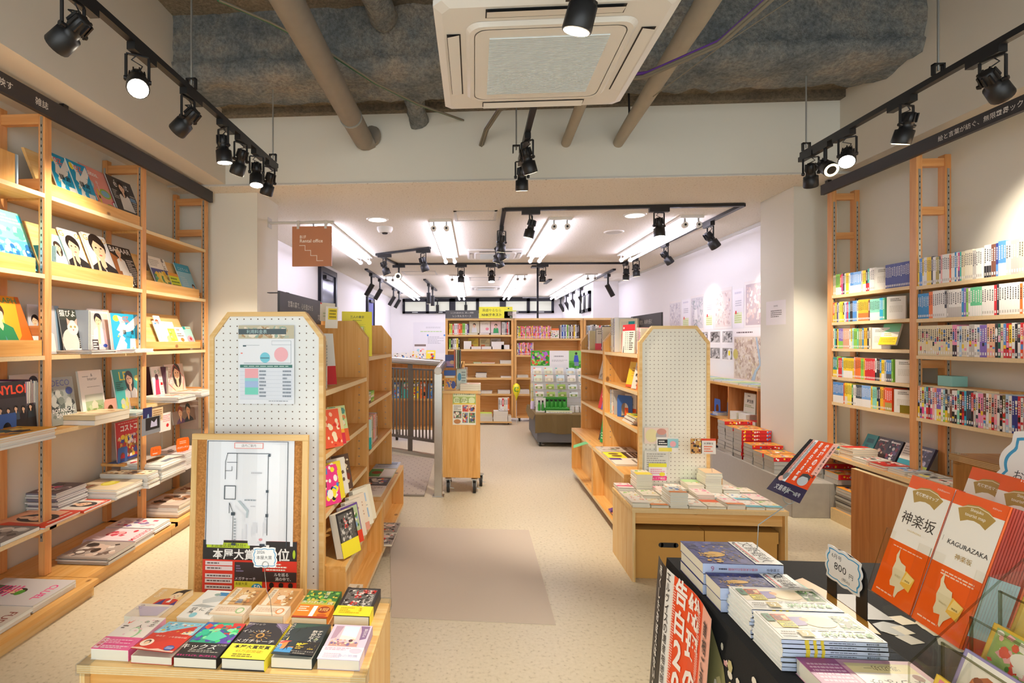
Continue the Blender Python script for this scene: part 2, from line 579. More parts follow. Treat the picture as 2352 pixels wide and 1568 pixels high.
# ---------------------------------------------------------------- books
def face_matrix(O, U, V):
 U, V = Vector(U).normalized(), Vector(V).normalized()
 N = U.cross(V).normalized()
 V = N.cross(U)
 M = Matrix(((U.x, V.x, N.x, O[0]), (U.y, V.y, N.y, O[1]), (U.z, V.z, N.z, O[2]), (0, 0, 0, 1)))
 return M
def book(name, w, h, t, M, art=None, col='w', label=None, cat='book', group=None, parts=True, spine='l', pages='pages', band=None, bandh=.3, bandart=None, hard=False, scol=None, sart=None, mat='print', back=None, lift=0):
 """lies in its own frame: x width, y height, z thickness; front cover up."""
 ct = .0025 if hard else .0009
 q = .0035 if hard else .0012
 sx = 0 if spine == 'l' else w
 cv = MB()
 if lift:   # a cover that lifts at its near edge
  vs = [(0, 0, t + lift), (w, 0, t + lift * .7), (w, h, t), (0, h, t)]
  cv.add(vs + [(x, y, z - ct) for x, y, z in vs], [(0, 1, 2, 3), (7, 6, 5, 4), (0, 4, 5, 1), (1, 5, 6, 2), (3, 7, 4, 0)], mat, col)
 else:
  cv.box(0, 0, t - ct, w, h, t, mat, col)
 cv.box(0, 0, 0, w, h, ct, mat, back or col)
 if spine == 'l':
  cv.box(0, 0, 0, ct, h, t, mat, scol or col)
 elif spine == 't':
  cv.box(0, h - ct, 0, w, h, t, mat, scol or col)
 else:
  cv.box(w - ct, 0, 0, w, h, t, mat, scol or col)
 if art:
  if lift:
   o = len(cv.v)
   Art(cv, (0, 0, t), (1, 0, 0), (0, 1, 0), w, h, mat).run(art)
   cv.v[o:] = [(x, y, z + lift * (1 - y / h) * (1 - .3 * x / w)) for x, y, z in cv.v[o:]]
  else:
   Art(cv, (0, 0, t), (1, 0, 0), (0, 1, 0), w, h, mat).run(art)
 if sart:
  if spine == 'l':
   Art(cv, (0, h, 0), (0, -1, 0), (0, 0, 1), h, t, mat).run(sart)
  elif spine == 't':
   Art(cv, (w, h, 0), (-1, 0, 0), (0, 0, 1), w, t, mat).run(sart)
  else:
   Art(cv, (w, 0, 0), (0, 1, 0), (0, 0, 1), h, t, mat).run(sart)
 pg = MB() if parts else cv
 pg.box(q if spine != 'l' else ct, q, ct, w - (ct if spine == 'r' else q), h - (ct if spine == 't' else q), t - ct, pages)
 bd = None
 if band:
  bd = MB() if parts else cv
  e = .0006
  bd.box(-e, 0.0004, t, w + e, h * bandh, t + e, 'print', band)
  bd.box(-e if spine == 'l' else w, .0004, 0, 0 if spine == 'l' else w + e, h * bandh, t + e, 'print', band)
  if bandart:
   Art(bd, (0, 0, t + e), (1, 0, 0), (0, 1, 0), w, h * bandh).run(bandart)
 if not parts:
  o = cv.build(name, M=M)
  return tag(o, label, cat, group)
 r = thing(name, label, cat, group=group, M=M)
 for n, b in (('cover', cv), ('page_block', pg), ('paper_band', bd)):
  if b:
   ob = b.build(n)
   ob.parent = r
 return r
def flat(p, rz, z):
 return Matrix.Translation((p[0], p[1], z)) @ Matrix.Rotation(rz, 4, 'Z')
# ---------------------------------------------------------------- the setting
ZC = 2.9
def sbox(name, *a, mat='wall_paint'):
 return structure(name, MB().box(*a, mat))
sbox('floor', -2.95, -2.5, -.1, 3.6, 17.9, 0, mat='floor_vinyl')
sbox('wall_left', -2.95, -2.5, 0, -2.82, 4.9, 3.9)
sbox('wall_right', 3.33, -2.5, 0, 3.6, 5.11, 3.9)
sbox('wall_corner_left', -2.95, 4.9, 0, -2.06, 5.43, ZC)
sbox('wall_corner_right', 2.945, 5.11, 0, 3.6, 5.68, ZC)
sbox('wall_back_left', -2.95, 5.43, 0, -2.78, 17.9, ZC, mat='wall_white')
sbox('wall_back_right', 3.43, 5.68, 0, 3.6, 12.9, ZC, mat='wall_white')
sbox('wall_pier_right', 2.83, 12.9, 0, 3.6, 17.9, ZC, mat='wall_white')
sbox('trim_1', 3.415, 5.68, 2.86, 3.43, 12.9, 2.9, mat='plastic_grey')
mb = MB()
mb.box(-2.78, 17.4, 0, 2.83, 17.6, ZC, 'wall_white')
structure('wall_far', mb)
sbox('trim_2', -2.82, 4.69, ZC, 3.33, 4.95, 3.56)       # bulkhead over the step down to the low ceiling
sbox('trim_3', -2.82, -2.5, ZC, -2.27, 4.69, 3.95, mat='soffit_paint')
sbox('trim_4', 3.076, -2.5, ZC, 3.33, 4.69, 3.95, mat='soffit_paint')
sbox('trim_5', -2.82, 4.686, 2.885, 3.33, 4.69, 2.9, mat='plastic_grey')
sbox('ceiling', -2.95, 4.95, ZC, 3.6, 17.9, 3.0, mat='ceiling_board')
sbox('trim_6', -2.82, 4.69, 2.88, 3.33, 4.95, 2.9, mat='ceiling_board')
# raw slab, deck ribs and sprayed beams over the front of the shop
mb = MB()
mb.box(-2.27, -2.5, 3.92, 3.08, 4.95, 4.02, 'slab')
for k in range(9):
 mb.box(-2.27, -2.4 + k * .68, 3.86, 3.08, -2.25 + k * .68, 3.92, 'slab')
structure('ceiling_slab', mb)
mb = MB().box(-2.27, 4.42, 3.56, 3.08, 4.69, 3.62, 'slab').box(-2.27, 4.62, 3.5, 3.08, 4.69, 3.56, 'slab')
structure('trim_7', mb)
def rough_beam(name, x0, x1, y0, y1, z0, z1, nx, seed, amp=.035):
 r = random.Random(seed)
 from mathutils import noise
 mb = MB()
 ring = []
 pr = [(y0, z1), (y0, z1 * .66 + z0 * .34), (y0 + .01, z0 + .12), (y0 - .015, z0 + .1), (y0 + .01, z0 + .02), (y0 + .1, z0), ((y0 + y1) / 2, z0 - .01), (y1 - .1, z0), (y1 - .02, z0 + .03), (y1, z0 + .12), (y1, z1)]
 fine = []
 for a, b in zip(pr, pr[1:]):
  m = max(1, int(math.hypot(b[0] - a[0], b[1] - a[1]) / .06))
  fine += [(a[0] + (b[0] - a[0]) * k / m, a[1] + (b[1] - a[1]) * k / m) for k in range(m)]
 fine.append(pr[-1])
 n = len(fine)
 vs, fs = [], []
 for i in range(nx + 1):
  x = x0 + (x1 - x0) * i / nx
  for y, z in fine:
   d = Vector((x * 6 + seed, y * 6, z * 6))
   q = noise.noise(d) * amp + noise.noise(d * 3.3) * amp * .5
   q2 = noise.noise(d + Vector((9, 3, 1))) * amp + noise.noise(d * 4.1) * amp * .4
   vs.append((x, y + q, z + q2))
 for i in range(nx):
  for k in range(n - 1):
   fs.append((i * n + k, i * n + k + 1, (i + 1) * n + k + 1, (i + 1) * n + k))
 mb.add(vs, fs, 'fireproofing', smooth=True)
 return mb
structure('beam_1', rough_beam('beam_1', -2.3, 3.08, 3.84, 4.4, 3.45, 3.98, 110, 3))
structure('beam_2', rough_beam('beam_2', -2.3, 3.08, 1.2, 1.75, 3.5, 3.98, 90, 11))
mb = MB()
from mathutils import noise as _nz
def rough_tube(mb, pts, r, n=14, amp=.03):
 o = len(mb.v)
 mb.tube(pts, r, 'fireproofing', n)
 for i in range(o, len(mb.v)):
  v = Vector(mb.v[i])
  mb.v[i] = tuple(v + Vector((_nz.noise(v * 9), _nz.noise(v * 9 + Vector((3, 1, 7))), _nz.noise(v * 9 + Vector((8, 2, 2))))) * amp)
rough_tube(mb, [(-.66, 1.7 + .1 * k, 3.8) for k in range(22)], .1)
structure('beam_3', mb)
mb = MB()
rough_tube(mb, [(-.5, 4.3 + .05 * k, 3.52 - .012 * k) for k in range(9)], .085)
structure('trim_8', mb)
# far wall windows high up, the small pier window, the doors of the left wall
def pane_window(name, x0, x1, z0, z1, y, n):
 fr = MB()
 fr.box(x0, y - .05, z0, x1, y + .02, z0 + .07, 'dark_alu').box(x0, y - .05, z1 - .1, x1, y + .02, z1, 'dark_alu')
 fr.box(x0, y - .05, z0, x0 + .08, y + .02, z1, 'dark_alu').box(x1 - .08, y - .05, z0, x1, y + .02, z1, 'dark_alu')
 w = (x1 - x0) / n
 for k in range(1, n):
  q = .2 if k % 2 == 0 else .1
  fr.box(x0 + k * w - q / 2, y - .05, z0, x0 + k * w + q / 2, y + .02, z1, 'dark_alu')
 o = fr.build(name)
 o['kind'] = 'structure'
 for k in range(n):
  p = MB().box(x0 + k * w + .05, y - .01, z0 + .05, x0 + (k + 1) * w - .05, y + .01, z1 - .08, 'pane_glow').build('window_pane')
  p.parent = o
  h = MB().box(x0 + (k + .5) * w - .09, y - .075, z0 + .02, x0 + (k + .5) * w + .09, y - .05, z0 + .05, 'galv').build('window_latch')
  h.parent = o
pane_window('window_1', -2.365, 2.558, 2.375, 2.86, 17.35, 6)
mb = MB()
wx = 2.83
y0, y1, z0, z1 = 13.1, 14.3, 2.2, 2.7
for a in ((y0, y1, z0, z0 + .08), (y0, y1, z1 - .08, z1), (y0, y0 + .15, z0, z1), (y1 - .15, y1, z0, z1), ((y0 + y1) / 2 - .1, (y0 + y1) / 2 + .1, z0, z1)):
 mb.box(wx - .05, a[0], a[2], wx + .01, a[1], a[3], 'dark_alu')
o = structure('window_2', mb)
p = MB().box(wx - .03, y0 + .1, z0 + .05, wx - .01, y1 - .1, z1 - .05, 'pane_glow').build('window_pane')
p.parent = o
def door(name, y0, y1, z1, face):
 mb = MB()
 mb.box(-2.78, y0 - .1, 0, -2.72, y0, z1 + .1, 'dark_alu').box(-2.78, y1, 0, -2.72, y1 + .1, z1 + .1, 'dark_alu').box(-2.78, y0, z1, -2.72, y1, z1 + .1, 'dark_alu')
 o = structure(name, mb)
 q = MB().box(-2.78, y0, .01, -2.745, y1, z1, face).build('door_leaf')
 q.parent = o
 q = MB().box(-2.745, y1 - .14, .95, -2.70, y1 - .1, 1.1, 'steel').build('door_handle')
 q.parent = o
 q = MB().box(-2.745, y0 + .1, z1 - .12, -2.68, y0 + .5, z1 - .05, 'black_metal').build('door_closer')
 q.parent = o
door('door_1', 9.35, 10.25, 2.72, 'door_glass')
door('door_2', 13.5, 14.25, 2.6, 'door_blue')
# ---------------------------------------------------------------- lamps, tracks and services overhead
def spot_light(parent, pos, d, energy, size=R(62), col=(1, .87, .70)):
 l = bpy.data.lights.new('lamp_light', 'SPOT')
 l.energy = energy
 l.spot_size = size
 l.spot_blend = .7
 l.color = col
 l.shadow_soft_size = .035
 o = bpy.data.objects.new('lamp_light', l)
 COL.objects.link(o)
 o.location = pos
 o.rotation_euler = Vector(d).to_track_quat('-Z', 'Y').to_euler()
 o.parent = parent
def spotlight(x, y, zt, d, label, group, along='y', lit='lamp_soft', energy=SPOT_ENERGY, k=1.0, kind='yoke', side=1, size=R(62)):
 """hangs under a track at zt; d is where the lamp points."""
 t = thing('track_spotlight', label, 'spotlight', (x, y, zt), group=group)
 d = Vector(d).normalized()
 a = MB()
 L = .085 * k
 if along == 'y':
  a.box(-.02 * k, -L, -.035 * k, .02 * k, L, 0, 'black_metal')
 else:
  a.box(-L, -.02 * k, -.035 * k, L, .02 * k, 0, 'black_metal')
 a.build('adapter').parent = t
 c = Vector((0, (-.035 if along == 'y' else 0) * k, -.155 * k))
 if kind == 'yoke':
  ax = d.cross(Vector((0, 0, 1)))
  ax = ax.normalized() if ax.length > .1 else Vector((1, 0, 0))
  y = MB()
  top = Vector((c.x, c.y, -.035 * k))
  r = .047 * k
  for sgn in (-1, 1):
   p = top + ax * r * sgn + Vector((0, 0, -.008 * k))
   y.obox(p, c + ax * r * sgn - Vector((0, 0, .012 * k)), .012 * k, .006 * k, 'black_metal')
   y.tube([c + ax * (r - .012 * k) * sgn, c + ax * (r + .01 * k) * sgn], .01 * k, 'black_metal', 8)
  y.obox(top - ax * r + Vector((0, 0, -.006 * k)), top + ax * r + Vector((0, 0, -.006 * k)), .014 * k, .006 * k, 'black_metal')
  y.build('yoke').parent = t
  w = MB()
  w.tube([top, top + ax * .025 * k + Vector((0, 0, -.03 * k)), top - ax * .02 * k + Vector((0, 0, -.05 * k)), c - d * .06 * k], .0035 * k, 'black_metal', 6)
  w.build('cord').parent = t
 else:
  y = MB().tube([(c.x, c.y, -.03 * k), (c.x, c.y, -.1 * k), c - d * .01], .012 * k, 'black_metal', 8)
  y.build('stem').parent = t
 h = MB()
 if kind == 'cylinder':
  h.tube([c - d * .03 * k, c + d * .13 * k], .03 * k, 'black_metal', 14, radii=[.03 * k, .03 * k])
  f = .13 * k
  rr = .027 * k
 else:
  ds = [-.07, -.065, -.015, -.012, .02, .025, .095, .1]
  rs = [.02, .03, .034, .03, .033, .047, .049, .047]
  h.tube([c + d * q * k for q in ds], 0, 'black_metal', 18, radii=[q * k for q in rs])
  f = .1 * k
  rr = .043 * k
  u = d.orthogonal().normalized()
  for q in range(8):       # cooling fins
   n = math.cos(q * PI / 4) * u + math.sin(q * PI / 4) * d.cross(u)
   h.obox(c - d * .066 * k + n * .033 * k, c - d * .016 * k + n * .036 * k, .006 * k, .012 * k, 'black_metal')
 hd = h.build('lamp_head')
 hd.parent = t
 u = d.orthogonal().normalized()
 v = d.cross(u)
 ln = MB()
 if lit == 'ring_glow':
  n = 20
  p = c + d * (f + .001)
  vs = [p + (u * math.cos(2 * PI * q / n) + v * math.sin(2 * PI * q / n)) * m for m in (rr * .68, rr * 1.02) for q in range(n)]
  ln.add(vs, [(q, q + n, (q + 1) % n + n, (q + 1) % n) for q in range(n)], 'ring_glow')
 else:
  ln.disc(c + d * (f + .001), rr, 18, u, v, lit)
 lo = ln.build('lens')
 lo.parent = hd
 if energy:
  spot_light(t, c + d * (f + .02), d, energy, size)
 return t
def track(name_label, pts, z, rods=(), group=None, closed=False, ztop=3.9, w=.035):
 t = thing('lighting_track', name_label, 'lighting track', (pts[0][0], pts[0][1], z), group=group)
 o = Vector((pts[0][0], pts[0][1], z))
 b = MB()
 for p, q in zip(pts, pts[1:]):
  b.obox(Vector((*p, z + .016)) - o, Vector((*q, z + .016)) - o, w, .032, 'black_metal')
 b.build('rail').parent = t
 for x, y in rods:
  c = MB()
  x, y = x - o.x, y - o.y
  c.box(x - .028, y - .012, .03, x - .02, y + .012, .085, 'black_metal').box(x + .02, y - .012, .03, x + .028, y + .012, .085, 'black_metal').box(x - .028, y - .012, .08, x + .028, y + .012, .088, 'black_metal')
  k = c.build('hanger_clip')
  k.parent = t
  c = MB().tube([(x, y, .05), (x, y, ztop - o.z)], .0055, 'zinc', 8)
  k = c.build('hanger_rod')
  k.parent = t
 return t
TL, TM, TR = -1.58, .352, 2.45
track('black lighting track hung over the magazine shelves', [(TL, 1.2), (TL, 4.13)], 2.85, [(TL, 2.86), (TL, 4.06)])
track('black lighting track hung behind the air conditioner', [(TM, 3.02), (TM, 4.12)], 2.85, [(TM - .04, 4.0)])
track('black lighting track hung over the comic shelves', [(TR, 1.2), (TR, 4.15)], 2.85, [(TR, 2.98), (TR, 4.1)])
track('black lighting track under the near edge of the air conditioner', [(TM, .7), (TM, 1.98)], 2.72, [(TM, 1.2)])
G1 = 'spotlights over the magazine shelves'
spotlight(TL, 2.02, 2.85, (-.95, .2, -.55), 'large black spotlight nearest the shop front over the magazine shelves', G1)
spotlight(TL, 2.42, 2.85, (.42, -.6, -.7), 'black spotlight over the magazine shelves glaring straight at us', G1, lit='lamp_hot')
spotlight(TL, 2.86, 2.85, (-.8, .2, -.6), 'black spotlight under the first hanger rod, tilted to the magazines', G1)
spotlight(TL, 3.27, 2.85, (.05, .1, -1), 'black spotlight over the magazine shelves pointing straight down, lens lit', G1, lit='lamp_hot')
spotlight(TL, 3.52, 2.85, (-.45, .3, -.9), 'black spotlight between the downward one and the glowing one on the magazine track', G1)
spotlight(TL, 3.78, 2.85, (.06, -.15, -1), 'black spotlight with a glowing lens, second from the far end of the magazine track', G1, lit='lamp_hot')
spotlight(TL, 4.02, 2.85, (-.4, .3, -.9), 'black spotlight at the far end of the magazine track', G1)
G2 = 'spotlights around the air conditioner'
spotlight(TM, 1.75, 2.72, (-.25, .25, -1), 'black spotlight hanging in front of the air conditioner panel', G2)
spotlight(TM, 3.62, 2.85, (.3, .35, -1), 'upper of the two black spotlights hanging behind the air conditioner', G2)
spotlight(TM, 4.02, 2.85, (.02, .25, -1), 'lower of the two black spotlights hanging behind the air conditioner', G2)
G3 = 'spotlights over the comic shelves'
spotlight(TR, 2.72, 2.85, (.8, .35, -.55), 'black spotlight nearest the shop front over the comic shelves', G3, energy=SPOT_ENERGY * 1.5)
spotlight(TR, 3.22, 2.85, (-.1, .35, -1), 'black spotlight over the comic shelves near the lettered sign, pointing down', G3, energy=SPOT_ENERGY * .8)
spotlight(TR, 3.7, 2.85, (-.45, -.62, -.65), 'black spotlight over the comic shelves glaring straight at us', G3, lit='lamp_hot')
spotlight(TR, 3.92, 2.85, (-.1, -.75, -.5), 'spotlight with a bright ring around its lens over the comic shelves', G3, lit='ring_glow', kind='stem')
spotlight(TR, 4.08, 2.85, (.3, .5, -.95), 'black spotlight at the far end of the comic track', G3)
# --- tracks and lamps under the low ceiling at the back
ZB = 2.866
P = lambda a: (a[0], a[1])
A, B, C, D = P((0.318, 5.729, 2.87)), P((2.784, 5.697, 2.87)), P((2.699, 9.827, 2.87)), P((-1.421, 9.653, 2.87))
E0, F0, H0 = P((-1.595, 8.552, 2.87)), P((-0.672, 8.003, 2.87)), P((0.354, 8.189, 2.87))
track('long angled black ceiling track over the middle of the shop', [H0, A, B, C, D, E0, F0], ZB, w=.045)
track('short black ceiling track beside the wall with the dark doors', [(-2.13, 10.3), (-2.13, 15.5)], ZB, w=.06)
track('short black ceiling track over the rental space sign', [P((-1.147, 12.11, 2.87)), P((-1.069, 14.77, 2.87))], ZB, w=.06)
track('black ceiling track beside the far small window', [P((2.751, 10.66, 2.87)), P((2.703, 18.54, 2.87))], ZB, w=.06)
track('black ceiling track in front of the far high windows', [P((-1.843, 17.2, 2.87)), P((2.439, 17.49, 2.87))], ZB, w=.06)
track('tiny stub of ceiling track between two far tube lamps', [P((1.727, 13.15, 2.87)), P((1.736, 12.31, 2.87))], ZB, w=.08)
G4 = 'spotlights under the low ceiling'
def lx(px, a, b):  # where a lamp seen near px sits on the rail a-b
 return None
def on(a, b, s):
 return a[0] + (b[0] - a[0]) * s, a[1] + (b[1] - a[1]) * s
bk = [
 (on(A, B, .115), (-.25, .1, -1), 'black spotlight on the front bar of the angled track, second from its corner', 'lamp_soft', 'yoke', 'x', 22, 1.15),
 (on(A, B, .655), (.02, -.1, -1), 'black spotlight with a glowing lens on the front bar of the angled track', 'lamp_hot', 'yoke', 'x', 22, 1.2),
 (on(A, H0, .34), (-.1, .2, -1), 'first black spotlight down the middle arm of the angled track', 'lamp_soft', 'yoke', 'y', 22, 1.2),
 (on(A, H0, .62), (.45, .2, -.8), 'middle arm spotlight turned towards the maps', 'lamp_soft', 'yoke', 'y', 22, 1.2),
 (on(A, H0, .72), (-.3, .2, -.9), 'middle arm spotlight tilted towards the stairs', 'lamp_soft', 'yoke', 'y', 22, 1.2),
 (on(A, H0, .9), (.35, .3, -.8), 'last black spotlight of the middle arm', 'lamp_soft', 'yoke', 'y', 0, 1.2),
 (on(B, C, .19), (.6, .1, -.8), 'black spotlight above the maps, first on the side arm of the angled track', 'lamp_soft', 'yoke', 'y', 26, 1.25),
 (on(B, C, .52), (.6, .1, -.8), 'black spotlight above the maps, second on the side arm of the angled track', 'lamp_soft', 'yoke', 'y', 26, 1.2),
 (on(B, C, .84), (.1, .1, -1), 'black spotlight above the maps, third on the side arm of the angled track', 'lamp_soft', 'yoke', 'y', 12, 1.2),
 (on(B, C, .97), (-.05, .1, -1), 'black spotlight at the far corner of the side arm', 'lamp_soft', 'yoke', 'y', 12, 1.2),
 (on(C, D, .355), (0, .15, -1), 'black spotlight on the back bar nearest the side arm', 'lamp_soft', 'yoke', 'x', 18, 1.25),
 (on(C, D, .58), (0, -.2, -1), 'black spotlight with a glowing lens on the back bar', 'lamp_hot', 'yoke', 'x', 18, 1.25),
 (on(C, D, .715), (0, .15, -1), 'black spotlight on the back bar between the glowing one and the ringed one', 'lamp_soft', 'yoke', 'x', 18, 1.25),
 (on(C, D, .992), (.02, -1, -.1), 'spotlight with a bright ring at the stair end of the back bar', 'ring_glow', 'stem', 'x', 0, 1.35),
 (on(E0, F0, .16), (.3, .2, -.9), 'black spotlight at the stair end of the short slanting bar', 'lamp_soft', 'yoke', 'x', 12, 1.3),
 (on(E0, F0, .88), (.25, .25, -.9), 'black spotlight at the inner end of the short slanting bar', 'lamp_soft', 'yoke', 'x', 12, 1.3)]
for (x, y), d, lab, lit, kind, al, en, k in bk:
 spotlight(x, y, ZB, d, lab, G4, al, lit, en, k, kind)
G5 = 'slim cylinder spotlights at the far end'
for (x, y), d, lab in [
 ((-2.13, 10.9), (-.5, .1, -.8), 'slim black cylinder spotlight nearest on the track by the dark doors'),
 ((-2.13, 11.9), (-.5, .1, -.8), 'slim black cylinder spotlight second on the track by the dark doors'),
 ((-2.13, 13.9), (-.5, .1, -.8), 'slim black cylinder spotlight third on the track by the dark doors'),
 ((-2.13, 14.9), (-.5, .1, -.8), 'slim black cylinder spotlight last on the track by the dark doors'),
 (P((-1.119, 12.95, 2.87)), (0, .1, -1), 'near slim cylinder spotlight on the short track over the rental sign'),
 (P((-1.09, 13.8, 2.87)), (0, .1, -1), 'far slim cylinder spotlight on the short track over the rental sign'),
 (P((2.784, 11.35, 2.87)), (.45, .1, -.8), 'slim cylinder spotlight by the small window, nearest of five'),
 (P((2.77, 14.18, 2.87)), (.45, .1, -.8), 'slim cylinder spotlight by the small window, second of five'),
 (P((2.769, 15.29, 2.87)), (.45, .1, -.8), 'slim cylinder spotlight by the small window, third of five'),
 (P((2.767, 16.29, 2.87)), (.45, .1, -.8), 'slim cylinder spotlight by the small window, fourth of five'),
 (P((2.724, 17.08, 2.87)), (.45, .1, -.8), 'slim cylinder spotlight by the small window, farthest of five'),
 (P((-1.211, 17.33, 2.87)), (0, .2, -1), 'slim cylinder spotlight on the window track left of the rental sign'),
 (P((-0.285, 17.39, 2.87)), (0, .2, -1), 'slim cylinder spotlight on the window track above the dark sign'),
 (P((1.112, 17.49, 2.87)), (0, .2, -1), 'slim cylinder spotlight on the window track above the yellow sign'),
 (P((2.038, 17.55, 2.87)), (0, .2, -1), 'slim cylinder spotlight on the window track beside the ceiling pole')]:
 spotlight(x, y, ZB, d, lab, G5, 'y', 'lamp_soft', 0, 1.7, 'cylinder')
# --- twin tube lamps
def tube_lamp(x, y0, y1, label):
 t = thing('tube_lamp', label, 'ceiling lamp', (x, y0, ZC), group='twin tube lamps under the low ceiling')
 L = y1 - y0
 MB().box(-.13, 0, -.03, .13, L, 0, 'plastic_white').box(-.05, .1, -.05, .05, L - .1, -.03, 'plastic_white').build('housing').parent = t
 for s in (-1, 1):
  q = MB().tube([(s * .075, .05, -.105), (s * .075, L - .05, -.105)], .019, 'tube_glow', 12)
  q.build('tube').parent = t
  for yy, n in ((.03, 1), (L - .03, -1)):
   q = MB().box(s * .075 - .008, yy - .012, -.09, s * .075 + .008, yy + .012, -.03, 'galv').tube([(s * .075, yy - .03, -.105), (s * .075, yy + .025, -.105)], .034, 'plastic_white', 12)
   q.tube([(s * .075, yy - .032, -.105), (s * .075, yy - .03, -.105)], .014, 'black_metal', 8)
   q.build('socket').parent = t
TUBES = [(-1.85, 'beside the wall with the dark doors'), (-.405, 'over the stair railing'), (.995, 'over the central aisle'), (2.47, 'beside the map wall')]
for x, w in TUBES:
 for y0, y1, q in ((6.2, 8.9, 'near'), (11.4, 14.1, 'middle'), (14.15, 16.85, 'far')):
  tube_lamp(x, y0, y1, f'{q} twin tube lamp in the row {w}')
# --- small things on the low ceiling
def ring_lamp(p, r, label, cat, glow, name):
 t = thing(name, label, cat, (p[0], p[1], ZC))
 b = MB().tube([(0, 0, 0), (0, 0, -.012)], r, 'plastic_white', 24, radii=[r, r * .93])
 b.build('rim').parent = t
 b = MB().disc((0, 0, -.0125), r * .8, 24, (1, 0, 0), (0, -1, 0), glow)
 b.build('lens' if glow != 'plastic_grey' else 'grille').parent = t
 return t
ring_lamp((-1.136, 6.147, 2.9), .13, 'round recessed downlight left of the tube lamps by the hanging sign', 'downlight', 'downlight_glow', 'downlight')
ring_lamp((1.81, 6.135, 2.9), .13, 'round recessed downlight inside the angled track near the map wall', 'downlight', 'downlight_glow', 'downlight')
ring_lamp((1.819, 7.07, 2.9), .13, 'round pinkish ceiling speaker beside the aisle tube lamp', 'speaker', 'plastic_grey', 'ceiling_speaker')
p = (-1.126, 6.6, 2.9)
t = thing('smoke_detector', 'small cream smoke detector below the round downlight', 'smoke detector', (p[0], p[1], ZC))
MB().tube([(0, 0, 0), (0, 0, -.03), (0, 0, -.07)], .1, 'plastic_white', 20, radii=[.1, .1, .075]).build('body').parent = t
MB().tube([(0, 0, -.07), (0, 0, -.085)], .04, 'black_metal', 12, radii=[.04, .03]).build('sensor').parent = t
def hatch(px, label, w, d):
 t = thing('ceiling_hatch', label, 'ceiling hatch', (px[0], px[1], ZC))
 b = MB()
 for a in ((-w, -d, w, -d + .03), (-w, d - .03, w, d), (-w, -d, -w + .03, d), (w - .03, -d, w, d)):
  b.box(a[0], a[1], -.008, a[2], a[3], 0, 'plastic_grey')
 b.build('frame').parent = t
 MB().box(-w + .03, -d + .03, -.004, w - .03, d - .03, 0, 'ceiling_board').build('panel').parent = t
hatch((0.01, 6.053, 2.9), 'square ceiling hatch between the first two tube lamps and the angled track', .24, .24)
hatch((-1.143, 11.09, 2.9), 'flat ceiling hatch beyond the ringed spotlight', .35, .3)
hatch((0.229, 12.21, 2.9), 'flat ceiling hatch between the two far middle tube lamps', .35, .3)
# --- ceiling cassette air conditioners
def cassette(cx, cy, z, w, label, group=None, body=.3):
 t = thing('air_conditioner', label, 'air conditioner', (cx, cy, z), group=group)
 k = w / .95
 h = w / 2
 b = MB()
 c = .035 * k
 oc = [(-h + c, -h), (h - c, -h), (h, -h + c), (h, h - c), (h - c, h), (-h + c, h), (-h, h - c), (-h, -h + c)]
 s2 = .93
 lo = [(x * s2, y * s2) for x, y in oc]
 b.add([(x, y, .035) for x, y in oc] + [(x, y, .012) for x, y in oc] + [(x, y, 0) for x, y in lo], [tuple(i + 8 * j for i in q) for j in (0, 1) for q in [(i, (i + 1) % 8, (i + 1) % 8 + 8, i + 8) for i in range(8)]] + [tuple(range(16, 24))[::-1], tuple(range(8))], 'plastic_white')
 b.build('panel', bevel=0).parent = t
 g = .315 * k
 b = MB()
 cr = .05 * k
 rr = lambda q, r: [(sx * (q - r) + r * math.cos(a), sy * (q - r) + r * math.sin(a)) for sx, sy, a0 in ((1, 1, 0), (-1, 1, PI / 2), (-1, -1, PI), (1, -1, 1.5 * PI)) for a in [a0 + PI / 2 * i / 5 for i in range(6)]]
 a1, a2 = rr(g + .035 * k, cr * 1.3), rr(g, cr)
 n = len(a1)
 b.add([(x, y, -.001) for x, y in a1] + [(x, y, -.014) for x, y in rr(g + .02 * k, cr * 1.2)] + [(x, y, -.014) for x, y in a2], [(i, i + n, (i + 1) % n + n, (i + 1) % n) for i in range(n)] + [(i + n, i + 2 * n, (i + 1) % n + 2 * n, (i + 1) % n + n) for i in range(n)], 'plastic_white')
 b.add([(x, y, -.0142) for x, y in rr(g - .004, cr)], [tuple(range(n))[::-1]], 'plastic_white')
 m = 38
 q = .255 * k
 for i in range(m):
  y = -q + 2 * q * (i + .5) / m
  b.box(-q * .98, y - q / m * .55, -.019, q * .98, y + q / m * .45, -.0142, 'grille_white')
 b.build('grille').parent = t
 for i in range(4):
  f = MB()
  a = i * PI / 2
  ca, sa = math.cos(a), math.sin(a)
  o = MB()
  L, y0, y1 = .27 * k, .372 * k, .43 * k
  rot = lambda x, y: (x * ca - y * sa, x * sa + y * ca)
  p = [rot(-L, y0), rot(L, y0), rot(L, y1), rot(-L, y1)]
  f.add([(*v, -.0015) for v in p], [(3, 2, 1, 0)], 'black_metal')
  p = [rot(-L + .005, y0 + .006), rot(L - .005, y0 + .006), rot(L - .005, y1 - .003), rot(-L + .005, y1 - .003)]
  f.add([(*p[0], -.004), (*p[1], -.004), (*p[2], -.012), (*p[3], -.012)], [(3, 2, 1, 0)], 'plastic_white')
  f.build('louvre').parent = t
 if body:
  MB().box(-.42 * k, -.42 * k, .035, .42 * k, .42 * k, .035 + body, 'galv').build('casing').parent = t
  for sx in (-1, 1):
   for sy in (-1, 1):
    MB().tube([(sx * .44 * k, sy * .4 * k, .1), (sx * .44 * k, sy * .4 * k, 3.9 - z)], .006, 'zinc', 6).build('hanger_rod').parent = t
 return t
cassette(.313, 2.495, 2.76, .95, 'white ceiling air conditioner hanging under the raw concrete, nearest to us')
